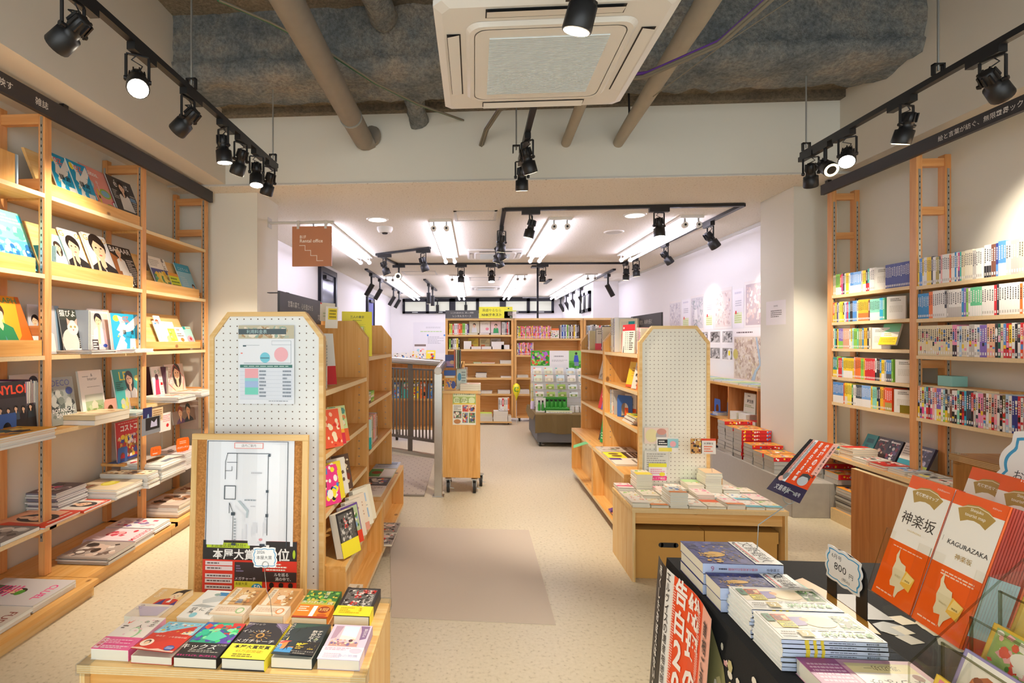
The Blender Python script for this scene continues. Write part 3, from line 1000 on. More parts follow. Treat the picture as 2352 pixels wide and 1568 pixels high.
cassette(.33, 8.68, 2.862, .9, 'white ceiling air conditioner between the tube lamps, over the shop middle', body=0)
cassette(.3, 14.2, 2.862, .8, 'white ceiling air conditioner far back before the high windows', body=0)
# --- pipes and cables
t = thing('drain_pipe', 'thick grey brown pipe running into the bulkhead', 'pipe', (-.981, 4.69, 3.25))
MB().tube([(0, -4, .02), (0, -.05, 0)], .085, 'pipe_grey', 20).build('pipe_run').parent = t
MB().tube([(0, -.55, 0), (0, -.53, 0)], .09, 'galv', 20).build('strap').parent = t
MB().tube([(0, -.05, 0), (.02, -.01, .01), (.06, .0, .03)], .085, 'pipe_grey', 20).tube([(.06, -.03, .045), (.075, -.0, .05)], .088, 'pipe_grey', 20).build('elbow').parent = t
t = thing('drain_pipe', 'short slim wrapped pipe behind the air conditioner', 'pipe', (.797, 4.69, 3.2))
MB().tube([(0, -1.5, .1), (0, 0, 0)], .042, 'pipe_wrap', 16).build('pipe_run').parent = t
MB().tube([(.02, -.35, .06), (.02, -.35, .7)], .006, 'black_metal', 6).build('hanger').parent = t
t = thing('drain_pipe', 'long wrapped pipe passing beside the air conditioner', 'pipe', (1.244, 4.69, 3.19))
MB().tube([(0, -3.2, .22), (.02, -1.6, .12), (0, -.25, .02), (0, 0, 0)], .055, 'pipe_wrap', 16, radii=[.075, .065, .05, .045]).build('pipe_run').parent = t
MB().tube([(.0, -.3, .04), (.01, -.3, .06), (.0, -.3, .4)], .008, 'black_metal', 6).build('hanger').parent = t
def cable(label, pts, r, mats, group=None):
 t = thing('cable_bundle', label, 'cable', pts[0])
 o = Vector(pts[0])
 for i, m in enumerate(mats):
  rr = random.Random(i)
  off = Vector((math.cos(i * 2.4), math.sin(i * 1.7), math.sin(i * 2.4))) * r * 1.3
  MB().tube([Vector(p) - o + off for p in pts], r, m, 6).build('cable').parent = t
 return t
cable('purple and grey cable bundle beside the air conditioner', [(1.55, 1.95, 3.25), (1.5, 2.4, 3.15), (1.3, 2.9, 3.05), (1.02, 3.25, 3.06), (.6, 3.6, 3.2), (.2, 4.2, 3.3), (.1, 4.5, 3.26), (.06, 4.685, 3.2)], .01, ['cable_grey', 'cable_purple', 'cable_grey', 'cable_purple', 'cable_grey'])
cable('thin grey and green cable sagging under the concrete beam', [(-1.599, 3.2, 3.597), (-1.344, 3.4, 3.565), (-0.991, 3.6, 3.45), (-0.725, 3.8, 3.343), (-0.45, 4.2, 3.355), (-0.107, 4.68, 3.42)], .008, ['cable_grey', 'cable_green'])
t = thing('stay_wire', 'thin wire stretched across the concrete beside the comic track', 'wire', (1.849, 2.9, 3.387))
o = Vector((1.849, 2.9, 3.387))
MB().tube([Vector(p) - o for p in ((1.849, 2.9, 3.387), (1.466, 3.3, 3.236), (1.23, 3.75, 3.157))], .004, 'cable_grey', 6).build('wire').parent = t
# --- hanging sign by the stairs
s = (-1.822, 5.2, 2.606)
t = thing('hanging_sign', 'brown square hanging sign reading B1F Rental office', 'sign', (-2.06, 5.2, s[2] + .03))
a, b = (-1.822, 5.2, 2.619), (-1.422, 5.2, 2.218)
x0, x1, z0, z1 = a[0] + 2.06, b[0] + 2.06, b[2] - s[2] - .03, -.02
q = MB().box(x0, -.012, z0, x1, .012, z1, 'print', 'b97c58')
Art(q, (x0, -.0122, z0), (1, 0, 0), (0, 0, 1), x1 - x0, z1 - z0).run([
 ('T', 'B1F', .2, .735, .075, 'f2ece2', dict(align='l', bold=.012)), ('T', 'Rental office', .2, .635, .085, 'f2ece2', dict(align='l', bold=.012)),
 ('P', [(.18, .525), (.335, .525), (.335, .4), (.48, .4), (.48, .27), (.635, .27), (.635, .14), (.79, .14), (.79, .128), (.622, .128), (.622, .258), (.468, .258), (.468, .388), (.323, .388), (.323, .513), (.18, .513)], 'f2ece2')])
q.build('board').parent = t
MB().tube([(0, 0, .02), (x1 + .02, 0, .02)], .014, 'plastic_grey', 12).build('bracket').parent = t
MB().box(-.005, -.05, -.03, .006, .05, .07, 'plastic_grey').build('wall_plate').parent = t
for fx in (.15, .85):
 x = x0 + (x1 - x0) * fx
 MB().box(x - .012, -.016, -.045, x + .012, .016, .038, 'plastic_grey').build('clip').parent = t
# ---------------------------------------------------------------- wall shelving
def ladder_post(t, x0, x1, y, z0, z1, face, strip=True, rails=()):
 """a ladder frame across the shelf depth: posts at x0 (front) and x1 (wall), width .045 along y from y."""
 for x, nme in ((x0, 'front_post'), (x1, 'wall_post')):
  d = .04 if (x1 > x0) == (x is x0) else -.04
  d = .04 if x == min(x0, x1) else -.04
  o = MB().box(x, y, z0, x + d, y + .05, z1, 'post_z').build(nme, bevel=.002)
  o.parent = t
  for yy, sgn in ((y, -1), (y + .05, 1)):
   s = MB()
   cx = x + d / 2
   s.box(cx - .008, yy, z0 + .2, cx + .008, yy + sgn * .0025, z1 - .06, 'zinc')
   n = int((z1 - z0 - .3) / .04)
   for k in range(n):
    zz = z0 + .22 + k * .04
    s.box(cx - .003, yy + sgn * .0026, zz, cx + .003, yy + sgn * .003, zz + .014, 'rubber')
   q = s.build('slotted_strip')
   q.parent = o
 for z in rails:
  o = MB().box(min(x0, x1) + .04, y + .006, z, max(x0, x1) - .04, y + .044, z + .06, 'post_x').build('rail')
  o.parent = t
def board(t, x0, x1, y0, y1, z, th=.025, name='shelf_board', mat='pine_y'):
 b = MB().box(x0, y0, z - th, x1, y1, z, mat)
 f = x0 if abs(x0) < abs(x1) else x1
 e = .0006 if f == max(x0, x1) else -.0006
 b.box(f, y0, z - th, f + e, y1, z, 'ply_edge')
 o = b.build(name)
 o.parent = t
 return o
LW, RW = -2.82, 3.33
sh = thing('magazine_shelving', 'tall pine magazine shelving along the wall, open ladder posts and slotted strips', 'shelving', (-2.5, 2.9, 0))
sh.location = (0, 0, 0)
LP = [1.98, 2.922, 3.83, 4.77]
for y, rails in zip(LP, ((2.78, 2.36, .3), (2.74, 2.36, 1.5, .32), (2.74, 2.36, 1.42, .98, .42), (2.74, 2.45, 1.86, 1.42, .98, .42))):
 ladder_post(sh, -2.5 - .04 + .04, -2.815, y, .1, 2.84, 1, rails=rails) if False else None
 for x, nme in ((-2.54, 'front_post'), (-2.818, 'wall_post')):
  o = MB().box(x, y, .1, x + .04, y + .05, 2.84, 'post_z').build(nme, bevel=.002)
  o.parent = sh
  s = MB().box(x + .012, y, .3, x + .028, y - .0025, 2.78, 'zinc')
  for k in range(61):
   s.box(x + .017, y - .0026, .32 + k * .04, x + .023, y - .003, .334 + k * .04, 'rubber')
  s.build('slotted_strip').parent = o
 for z in rails:
  MB().box(-2.778, y + .006, z, -2.54, y + .044, z + .06, 'post_x').build('rail').parent = sh
BAYS = [(1.0, 1.98), (2.03, 2.922), (2.972, 3.83), (3.88, 4.77)]
LZ = {1: [2.33, 1.86, 1.385, .935, .395], 2: [2.33, 1.86, 1.385, .935, .395], 3: [2.32, 1.86, 1.39, .98, .395], 0: [2.33, 1.86, 1.385, .935, .395]}
for b, (y0, y1) in enumerate(BAYS):
 for i, z in enumerate(LZ[b]):
  board(sh, -2.8, -2.5 if i < 4 else -2.47, y0 - (.0 if i < 4 else .05), y1 + (0 if i < 4 else .05), z)
 zb = .1 if b != 1 and b != 0 else .1
 x1 = -2.17 if b < 2 else -2.245
 MB().box(-2.8, y0 - .045, .07, x1, y1 + (.04 if b != 1 else .0), .098, 'pine_y').box(-2.8, y0 - .045, 0, x1 - .03, y1, .07, 'ply_y').build('base_shelf').parent = sh
# display lips that hold face-out magazines
def lip(y0, y1, z, x=-2.53, h=.075, tilt=0):
 MB().box(x, y0, z + .001, x + .018, y1, z + h, 'pine_y').build('lip').parent = sh
lip(2.98, 3.82, 2.33); lip(2.03, 2.87, 1.86, h=.085); lip(2.98, 3.74, 1.86, h=.085); lip(3.885, 4.68, 1.86, h=.08); lip(2.03, 2.915, 1.385, h=.09); lip(3.885, 4.7, 1.405, h=.06)
# slanted backing boards behind the face-out magazines
def backing(y0, y1, z, h, xb=-2.56, lean=.12):
 o = MB().add([(xb - .012, y0, z + .004), (xb - .012, y1, z + .004), (xb - .012 - lean, y1, z + h), (xb - .012 - lean, y0, z + h), (xb - .03, y0, z + .004), (xb - .03, y1, z + .004), (xb - .03 - lean, y1, z + h), (xb - .03 - lean, y0, z + h)], [(0, 1, 2, 3), (7, 6, 5, 4), (0, 4, 5, 1), (1, 5, 6, 2), (2, 6, 7, 3), (3, 7, 4, 0)], 'ply_y').build('backing_board')
 o.parent = sh
backing(2.99, 3.80, 2.33, .3); backing(2.05, 2.86, 1.86, .33); backing(2.99, 3.74, 1.86, .33); backing(3.9, 4.66, 1.86, .3); backing(3.9, 4.64, 1.39, .31, lean=.13); backing(2.05, 2.85, 1.385, .34)
def fascia(name, label, x, y0, y1, z0, z1, th, texts, sgn):
 t = thing(name, label, 'sign', (x, y0, z0))
 b = MB().box(0, 0, 0, th, y1 - y0, z1 - z0, 'sign_black')
 if sgn > 0:
  A_ = Art(b, (th + .0001, 0, 0), (0, 1, 0), (0, 0, 1), y1 - y0, z1 - z0)
 else:
  A_ = Art(b, (-.0001, y1 - y0, 0), (0, -1, 0), (0, 0, 1), y1 - y0, z1 - z0)
 A_.run(texts)
 b.build('board').parent = t
 for k in range(3):
  q = MB().box(0, .1 + k * (y1 - y0 - .2) / 2, z1 - z0, th, .14 + k * (y1 - y0 - .2) / 2, z1 - z0 + .02, 'black_metal')
  q.build('bracket').parent = t
LEN = 4.84 - 1.2
fascia('shelf_sign_board', 'long black sign board along the top of the magazine shelving', -2.495, 1.2, 4.84, 2.775, 2.878, .03,
    [('T', '時代を映す', (2.64 - 1.2 + .03) / LEN, .5, .42, 'eeeae2', dict(align='r')), ('T', '雑誌', (2.86 - 1.2) / LEN, .5, .42, 'eeeae2')], 1)
RY1 = 4.93
RL = RY1 - 1.2
fascia('shelf_sign_board', 'long black sign board along the top of the comic shelving', 3.069, 1.2, RY1, 2.765, 2.852, .03,
    [('T', '絵と言葉が紡ぐ、無限世界', (RY1 - 3.5) / RL, .5, .42, 'eeeae2', dict(maxw=.13 * 2)), ('T', 'コミック', (RY1 - 3.265) / RL, .5, .42, 'eeeae2')], -1)
sr = thing('comic_shelving', 'tall pine comic shelving along the wall beside the corner pillar', 'shelving', (0, 0, 0))
RP = [2.1, 3.02, 3.946, 4.83]
for y, rails in zip(RP, ((2.7, 1.5), (2.7, 2.3, 1.3), (2.7, 2.36, 1.28), (2.7, 2.36, 1.28))):
 for x, nme in ((3.1, 'front_post'), (3.29, 'wall_post')):
  o = MB().box(x, y, .05, x + .04, y + .06, 2.78, 'post_z').build(nme, bevel=.002)
  o.parent = sr
  s = MB().box(x + .012, y, .3, x + .028, y - .0025, 2.68, 'zinc')
  for k in range(58):
   s.box(x + .017, y - .0026, .34 + k * .04, x + .023, y - .003, .354 + k * .04, 'rubber')
  s.build('slotted_strip').parent = o
 for z in rails:
  MB().box(3.14, y + .008, z, 3.29, y + .052, z + .055, 'post_x').build('rail').parent = sr
RZ1 = [1.865, 1.632, 1.408, 1.163, .943]
RZ2 = [1.855, 1.625, 1.37, .935]
for z in RZ1:
 board(sr, 3.1, 3.328, 4.006, 4.83, z)
for z in RZ2:
 board(sr, 3.1, 3.328, 3.08, 3.946, z)
 board(sr, 3.1, 3.328, 2.16, 3.02, z)
board(sr, 3.14, 3.3, 3.4, 3.94, 1.165, .02, 'short_shelf')
board(sr, 2.95, 3.328, 2.2, 4.95, .53, .03, 'lower_shelf')
board(sr, 2.93, 3.328, 2.2, 4.58, .1, .1, 'base_shelf')
# ---------------------------------------------------------------- gondolas
def gondola(name, label, y0, nun, faces, xs, peg, zsh, ztop, zstep, step, pegz0, mat_end='pine_z', casters=True, ul=1.0):
 """double sided bookcase: xs = (left face, right face); shelves open to both sides; end panel with pegboard towards us."""
 t = thing(name, label, 'bookcase', (xs[0], y0, 0))
 t.location = (0, 0, 0)
 xl, xr = xs
 xm = (xl + xr) / 2
 w = xr - xl
 ch = (.085, .11)
 def panel(y, th, nme, mat):
  pr = [(0, .0), (w, 0), (w, ztop - ch[1]), (w - ch[0], ztop), (ch[0], ztop), (0, ztop - ch[1])]
  b = MB().prism([(p, q) for p, q in pr], th, (xl, y, 0.07), (1, 0, 0), (0, 0, 1), mat)
  b.v = [(x, yy + 0, z) for x, yy, z in b.v]
  o = b.build(nme)
  o.parent = t
  return o
 zt = ztop
 ztop = ztop - .07
 yy = y0
 for u in range(nun):
  L = ul
  panel(yy, .025, 'side_panel', 'pine_z')
  panel(yy + L - .025, .025, 'side_panel', 'pine_z')
  MB().box(xm - .009, yy + .026, .09, xm + .009, yy + L - .026, zt - .03, 'pine_z').build('back_panel').parent = t
  for s, (xa, xb) in (('l', (xl, xm - .01)), ('r', (xm + .01, xr))):
   for z in zsh[u]:
    b = MB().box(xa, yy + .026, z - .025, xb, yy + L - .026, z, 'pine_y')
    f = xa if s == 'l' else xb
    b.box(f, yy + .026, z - .025, f + (-.0006 if s == 'l' else .0006), yy + L - .026, z, 'ply_edge')
    b.build('shelf_board').parent = t
  # rows of shelf-pin holes
  b = MB()
  for xx in (xl + .05, xr - .05):
   for yv, sg in ((yy + .0255, 1), (yy + L - .0255, -1)):
    for k in range(17):
     z = .62 + k * .05
     b.tube([(xx, yv, z), (xx, yv + sg * .0012, z)], .0045, 'zinc', 8)
  b.build('pin_holes').parent = t
  # the wider step at the bottom
  for xx in (xl - .004, xr - .006):  # panels added to close the open step niches, whose inside rendered black
   MB().box(xx, yy + .026, .1, xx + .01, yy + L - .026, zstep - .029, 'ply_z').build('niche_cover').parent = t
  for s, (xa, xb) in (('l', (xl - step[0], xm - .01)), ('r', (xm + .01, xr + step[1]))):
   f = xa if s == 'l' else xb
   e = -.0006 if s == 'l' else .0006
   b = MB().box(xa, yy, zstep - .028, xb, yy + L, zstep, 'pine_y').box(f, yy, zstep - .028, f + e, yy + L, zstep, 'ply_edge')
   b.build('step_top').parent = t
   b = MB().box(xa, yy, .075, xb, yy + L, .1, 'pine_y').box(f, yy, .075, f + e, yy + L, .1, 'ply_edge')
   b.build('bottom_board').parent = t
   o0, o1 = (xa, xl + .001) if s == 'l' else (xr - .001, xb)
   for yv in (yy, yy + L - .025):
    MB().box(xa, yv, .1, xl, yv + .025, zstep - .028, 'pine_z').build('step_side').parent = t if s == 'l' else t
    if s == 'r':
     pass
   for yv in (yy, yy + L - .025):
    if s == 'r':
     MB().box(xr, yv, .1, xb, yv + .025, zstep - .028, 'pine_z').build('step_side').parent = t
  if casters:
   for xx in (xl + .02, xr - .02):
    for yv in (yy + .12, yy + L - .12):
     b = MB().tube([(xx - .012, yv, .028), (xx + .012, yv, .028)], .028, 'rubber', 14).box(xx - .02, yv - .02, .05, xx + .02, yv + .02, .075, 'black_metal')
     b.build('caster').parent = t
  yy += L + .02
 # framed pegboard on the end
 pr = lambda m, z0: [(m, z0), (w - m, z0), (w - m, zt - ch[1] - m * .4), (w - ch[0] - m * .4, zt - m), (ch[0] + m * .4, zt - m), (m, zt - ch[1] - m * .4)]
 outer, inner = pr(-.004, pegz0), pr(.017, pegz0 + .02)
 b = MB()
 V = lambda p, y: (xl + p[0], y, p[1])
 n = 6
 ys, ye = y0 - .006, y0 - .03
 vs = [V(p, ye) for p in outer] + [V(p, ye) for p in inner] + [V(p, ys) for p in outer] + [V(p, ye + .014) for p in inner]
 b.add(vs, [(i, (i + 1) % n, (i + 1) % n + n, i + n) for i in range(n)], 'ply_x')
 b.add(vs, [(i + 2 * n, (i + 1) % n + 2 * n, (i + 1) % n, i) for i in range(n)], 'ply_z')
 b.add(vs, [(i + n, (i + 1) % n + n, (i + 1) % n + 3 * n, i + 3 * n) for i in range(n)], 'ply_z')
 b.build('pegboard_frame').parent = t
 b = MB().prism(inner, -.004, (xl, ye + .012, 0), (1, 0, 0), (0, 0, 1), peg)
 b.build('pegboard').parent = t
 return t
gondola('bookcase_gondola', 'double-sided pine bookcase behind the framed notice board, facing the stair railing', 2.43, 2, None, (-1.235, -.7), 'peg_front', [[1.235, .935, .655], [1.364, 1.05, .735]], 1.602, .42, (.1, .1), .3)
gondola('bookcase_gondola', 'double-sided pine bookcase with a pegboard end, behind the low book table with boxes', 3.81, 2, None, (1.15, 1.62), 'peg_far', [[1.375, 1.11, .84], [1.378, 1.107, .83]], 1.572, .53, (.1, .1), .2)
# ---------------------------------------------------------------- low tables
def low_table(label, x0, x1, y0, y1, z, guards=True, back=True):
 t = thing('display_table', label, 'table', ((x0 + x1) / 2, (y0 + y1) / 2, 0))
 cx, cy = (x0 + x1) / 2, (y0 + y1) / 2
 B = lambda a, b, c, d, e, f, m: MB().box(a - cx, b - cy, c, d - cx, e - cy, f, m)
 b = B(x0, y0, z - .026, x1, y1, z, 'ply_x')
 for k in range(4):
  b.box(x0 - cx, y0 - cy, z - .024 + k * .0065, x1 - cx, y0 - cy - .0005, z - .0205 + k * .0065, 'ply_edge')
 b.build('table_top').parent = t
 for x, nme in ((x0, 'side_panel'), (x1 - .025, 'side_panel')):
  b = B(x + .004, y0 + .006, 0, x + .021, y1, z - .026, 'ply_z')
  b.box(x + .006 - cx, y0 + .0055 - cy, 0, x + .01 - cx, y0 + .006 - cy, z - .026, 'ply_edge')
  b.build(nme).parent = t
 B(x0 + .022, y1 - .02, 0, x1 - .022, y1 - .002, z - .026, 'ply_x').build('back_panel').parent = t
 B(x0 + .022, y0 + .03, z - .1, x1 - .022, y0 + .045, z - .026, 'pine_x').build('apron').parent = t
 if guards:
  for x, y in ((x0, y0), (x1, y0), (x1, y1), (x0, y1)):
   sx, sy = (1 if x == x0 else -1), (1 if y == y0 else -1)
   b = B(x - sx * .003, y - sy * .003, z - .032, x + sx * .045, y + sy * .004, z + .003, 'film')
   b.box(x - sx * .003 - cx, y + sy * .004 - cy, z - .032, x + sx * .004 - cx, y + sy * .045 - cy, z + .003, 'film').box(x - cx, y - cy, z + .0005, x + sx * .04 - cx, y + sy * .04 - cy, z + .003, 'film')
   b.build('corner_guard').parent = t
 return t
low_table('low plywood table with the twelve novels in front of the notice board', -1.25, -.33, 1.585, 2.08, .45)
low_table('low plywood table full of paperbacks with two cardboard boxes beneath', .958, 1.875, 3.3, 3.77, .45, guards=False)
def cbox(x0, x1, y0, y1, label, hole):
 t = thing('cardboard_box', label, 'box', ((x0 + x1) / 2, (y0 + y1) / 2, 0), group='boxes under the book table')
 w, d = (x1 - x0) / 2, (y1 - y0) / 2
 b = MB().box(-w + .006, -d + .006, 0.001, w - .006, d - .006, .27, 'cardboard')
 b.build('carton').parent = t
 b = MB().box(-w, -d, .235, w, d, .305, 'cardboard')
 b.build('lid').parent = t
 b = MB().box(-.045, -d + .0045, .195, .045, -d + .007, .225, 'rubber').tube([(-.045, -d + .0045, .21), (-.045, -d + .007, .21)], .015, 'rubber', 12).tube([(.045, -d + .0045, .21), (.045, -d + .007, .21)], .015, 'rubber', 12)
 b.build('hand_hole').parent = t
cbox(.985, 1.405, 3.355, 3.73, 'brown lidded cardboard box with a slot handle under the paperback table', True)
cbox(1.41, 1.845, 3.355, 3.73, 'brown lidded cardboard box partly hidden by the piled monthly magazines', True)
# ---------------------------------------------------------------- floor mat
t = thing('floor_mat', 'thin grey beige mat on the floor of the central aisle', 'mat', (-.13, 3.5, 0))
b = MB().add([(-.31, -.71, .004), (.55, -.725, .004), (.55, .65, .004), (-.54, .65, .004), (-.31, -.71, 0), (.55, -.725, 0), (.55, .65, 0), (-.54, .65, 0)], [(0, 1, 2, 3), (0, 4, 5, 1), (1, 5, 6, 2), (2, 6, 7, 3), (3, 7, 4, 0)], 'mat_carpet')
b.build('carpet').parent = t
# ---------------------------------------------------------------- stair railing and trolleys
t = thing('stair_railing', 'stainless steel stair railing with dark bars and a square end post', 'railing', (-.343, 5.02, 0))
o = Vector((-.343, 5.02, 0))
L_ = lambda *p: Vector(p) - o
MB().box(-.037, -.037, 0, .037, .037, 1.165, 'steel').box(-.055, -.055, 0, .055, .055, .006, 'steel').build('end_post', bevel=.003).parent = t
MB().tube([(0, -.06, 1.19), (0, -.05, 1.19), (.03, .3, 1.235)], .037, 'steel', 16).tube([(0, -.064, 1.19), (0, -.06, 1.19)], .037, 'plastic_white', 16, radii=[.03, .037]).build('handrail').parent = t
MB().tube([L_(-.40, 6.5, 1.2), L_(-1.3, 7.1, 1.225)], .042, 'steel', 16).build('handrail').parent = t
p0, p1 = (-.503, 6.64), (-1.31, 7.19)
F = lambda s, z: L_(p0[0] + (p1[0] - p0[0]) * s, p0[1] + (p1[1] - p0[1]) * s, z)
MB().obox(F(0, .21), F(1, .21), .03, .035, 'dark_steel').build('lower_rail').parent = t
MB().obox(F(0, 1.105), F(1, 1.105), .03, .02, 'dark_steel').build('upper_rail').parent = t
for s in (.415, .99):
 MB().obox(F(s, 0), F(s, 1.19), .06, .03, 'dark_steel').build('post').parent = t
for k in range(17):
 s = .02 + k * .0585
 if abs(s - .415) > .03:
  MB().obox(F(s, .22), F(s, 1.1), .022, .014, 'dark_steel').build('bar').parent = t
MB().obox(F(-.05, .02), F(1.05, .02), .06, .04, 'steel').build('kerb').parent = t
t = thing('ramp_plate', 'dotted grey floor plate lying in front of the stair railing', 'floor plate', (-.85, 5.7, 0))
MB().add([(-.35, -.69, .012), (.375, -.70, .012), (.355, .85, .012), (-.45, 1.16, .012), (-.35, -.69, 0), (.375, -.70, 0), (.355, .85, 0), (-.45, 1.16, 0)], [(0, 1, 2, 3), (1, 5, 6, 2), (2, 6, 7, 3), (3, 7, 4, 0)], 'checker_plate').build('plate').parent = t
MB().box(-.35, -.72, 0, .375, -.69, .014, 'pipe_grey').build('edge_strip').parent = t
def castor(t, x, y, r, name='castor'):
 b = MB().tube([(x - .014, y, r), (x + .014, y, r)], r, 'rubber', 18).tube([(x - .016, y, r), (x + .016, y, r)], r * .5, 'galv', 12)
 b.obox((x, y + .02, r), (x, y - .005, r * 2.3), .044, .008, 'zinc').box(x - .03, y - .03, r * 2.3, x + .03, y + .03, r * 2.45, 'zinc')
 b.box(x - .02, y - .004, r, x - .016, y + .03, r * 2.3, 'zinc').box(x + .016, y - .004, r, x + .02, y + .03, r * 2.3, 'zinc').obox((x + .02, y, r * .8), (x + .055, y, r * .7), .012, .006, 'zinc')
 b.build(name).parent = t
t = thing('book_trolley', 'tall plywood book trolley on castors with an event poster, beside the steel post', 'trolley', (-.126, 5.1, 0))
b = MB().box(-.18, 0, .155, .18, .5, .965, 'pine_z')
b.build('cabinet', bevel=.002).parent = t
MB().box(-.185, -.008, .965, .185, .51, .99, 'ply_x').build('top_board').parent = t
for x in (-.13, .125):
 for y in (.06, .44):
  castor(t, x, y, .055)
castor(t, .19, .3, .05)
b = MB().box(.16, -.012, .955, .19, .03, .995, 'film')
b.build('corner_guard').parent = t
def art_sheet(name, label, cat, O, U, V, w, h, ops, bg='w', th=.0006, group=None, M=None):
 """a flat printed sheet on a wall or board"""
 M = face_matrix(O, U, V)
 t = MB().box(0, 0, 0, w, h, th, 'print', bg)
 Art(t, (0, 0, th), (1, 0, 0), (0, 1, 0), w, h).run(ops)
 o = t.build(name, M=M)
 return tag(o, label, cat, group)
art_sheet('event_poster', 'event poster with photos on the front of the plywood book trolley', 'poster', (-.21, 5.0985, .665), (1, 0, 0), (0, 0, 1), .222, .315, [
 ('R', 0, .62, 1, 1, 'a9bf6a'), ('R', .03, .86, .97, .985, 'dfe6b8'), ('T', 'ひよこクラブのお知らせ', .5, .93, .075, 'K', dict(maxw=.9, bold=.02)), ('E', .18, .74, .14, .1, 'dce8b4'), ('E', .5, .74, .14, .1, 'dce8b4'), ('E', .82, .74, .14, .1, 'dce8b4'), ('L', .1, .69, .9, .8, 3, '7a8a4a'),
 ('R', .03, .62, .97, .66, 'e8c83a'), ('L', .05, .44, .36, .6, 6, '77716a'), ('R', .42, .4, .68, .6, 'd8643a'), ('K', .42, .4, .68, .6, 26, ['e9b28a', '5577aa', 'c33f3f', 'f4e2c8'], .045, 3), ('R', .7, .4, .97, .6, 'e0a05a'), ('K', .7, .4, .97, .6, 26, ['4a67a8', 'f4e2c8', '3b2c25', 'c33f3f'], .045, 4),
 ('R', .04, .2, .38, .42, '8a7f6f'), ('K', .04, .2, .38, .42, 30, ['3a3f58', 'c94b4b', 'efe3d2', '5a7a4a'], .04, 5), ('R', .42, .06, .66, .37, '7f93a6'), ('K', .42, .06, .66, .37, 30, ['c94b4b', '3a3f58', 'efe3d2', 'e8c83a'], .04, 6), ('R', .7, .06, .97, .37, '7a945a'), ('K', .7, .06, .97, .37, 30, ['5a3a2a', 'c94b4b', 'efe3d2', '44598a'], .04, 7), ('E', .2, .1, .15, .07, 'c0824a')], 'f3f1e2')
def shop_book(p, w, h, t_, col, lab, ops, U=(1, 0, 0), V=(0, .12, 1)):
 return book('picture_book', w, h, t_, face_matrix(p, U, V), ops, col, lab, 'picture book', 'picture books on the plywood trolley', parts=False)
shop_book((-.3, 5.2, .992), .115, .19, .02, 'e8a83a', 'orange and blue picture book standing on the plywood trolley', [('R', 0, .72, 1, 1, '2f5aa8'), ('R', .1, .62, .9, .7, 'f4f0e0'), ('E', .8, .25, .2, .2, '3a4a9a'), ('K', .05, .05, .7, .6, 20, ['d8782a', 'f0d890', '5a6ab0'], .08, 3)])
shop_book((-.18, 5.28, .992), .1, .2, .015, 'cfe0d8', 'pale book in the clear stand on the plywood trolley', [('E', .3, .6, .18, .2, '4aa0c8'), ('L', .5, .2, .9, .9, 5, '8a9a94')])
for k in range(4):
 shop_book((-.2 + k * .018, 5.3, 1.205), .012, .18, .16, ['d86a4a', 'e8e0d0', '6a8a5a', '3a3430'][k], f'{["red", "cream", "green", "dark"][k]} thin book leaning atop the clear stand on the trolley', None, V=(-.35, 0, 1))
shop_book((-.3, 5.4, 1.2), .12, .13, .012, '4a5aa0', 'blue landscape picture book behind the thin leaning books', [('R', .1, .1, .9, .5, 'b89ac8'), ('E', .6, .4, .2, .15, 'e8c8a0')])
for k in range(3):
 book('picture_book', .2, .2, .02, flat((-.14, 5.13, 0), 0, .991 + k * .0205), [('K', 0, 0, 1, 1, 14, ['f0c08a', 'e89a6a', 'f4e4d0'], .1, 2)] if k == 2 else None, ['d8d4cc', 'c8b8b0', 'f4e4d0'][k], f'{["lowest", "middle", "top"][k]} flat picture book of the small pile on the plywood trolley', 'picture book', 'picture books on the plywood trolley', parts=False)
t = thing('book_stand', 'clear stand on the plywood trolley holding picture books', 'stand', (-.2, 5.32, .991))
MB().box(-.01, -.02, 0, .13, .1, .004, 'acrylic').box(-.01, .1, 0, .13, .104, .21, 'acrylic').box(-.01, -.05, .206, .13, .104, .21, 'acrylic').box(.127, -.05, 0, .13, .104, .21, 'acrylic').build('stand_body').parent = t
# second trolley behind the bars with picture books
t = thing('book_trolley', 'wooden trolley of picture books seen through the railing bars', 'trolley', (-.75, 7.75, 0))
b = MB().box(-.62, 0, .16, .6, .03, .17, 'pine_x')
b = MB().box(-.62, .3, .16, .6, .33, 1.16, 'pine_z').box(-.62, 0, .16, -.59, .3, 1.16, 'pine_z').box(.57, 0, .16, .6, .3, 1.16, 'pine_z')
b.build('cabinet').parent = t
for z in (.19, .62, .92, 1.16):
 MB().box(-.6, 0, z - .025, .58, .3, z, 'pine_x').build('shelf_board').parent = t
for x in (-.4, -.2, .4):
 castor(t, x, .06, .06)
r_ = random.Random(5)
x = -1.25
i = 0
for z, n in ((.62, 9), (1.16, 5)):
 x = -1.22
 for k in range(n):
  w, h = r_.uniform(.09, .14), r_.uniform(.17, .26) if z < 1 else r_.uniform(.12, .18)
  c = r_.choice('byltarow' if z < 1 else 'lwYcs')
  names = dict(b='blue', y='yellow', l='light green', t='teal', a='sky blue', r='red', o='orange', w='white', Y='pale yellow', c='cream', s='pale blue')
  where = 'behind the railing bars' if z < 1 else 'atop the trolley behind the railing'
  ops = [('K', 0, 0, 1, 1, 14, list('wyrbk'), .12, i), ('R', .15, .72, .85, .86, 'w')]
  book('picture_book', w, h, .012, face_matrix((x, 7.8 if z < 1 else 7.86, z + .001), (1, 0, 0), (0, .25, 1)), ops, c, f'{names[c]} picture book, {nth(k + 1)} from the wall, {where}', 'picture book', 'picture books behind the railing', parts=False)
  x += w + .012
  i += 1
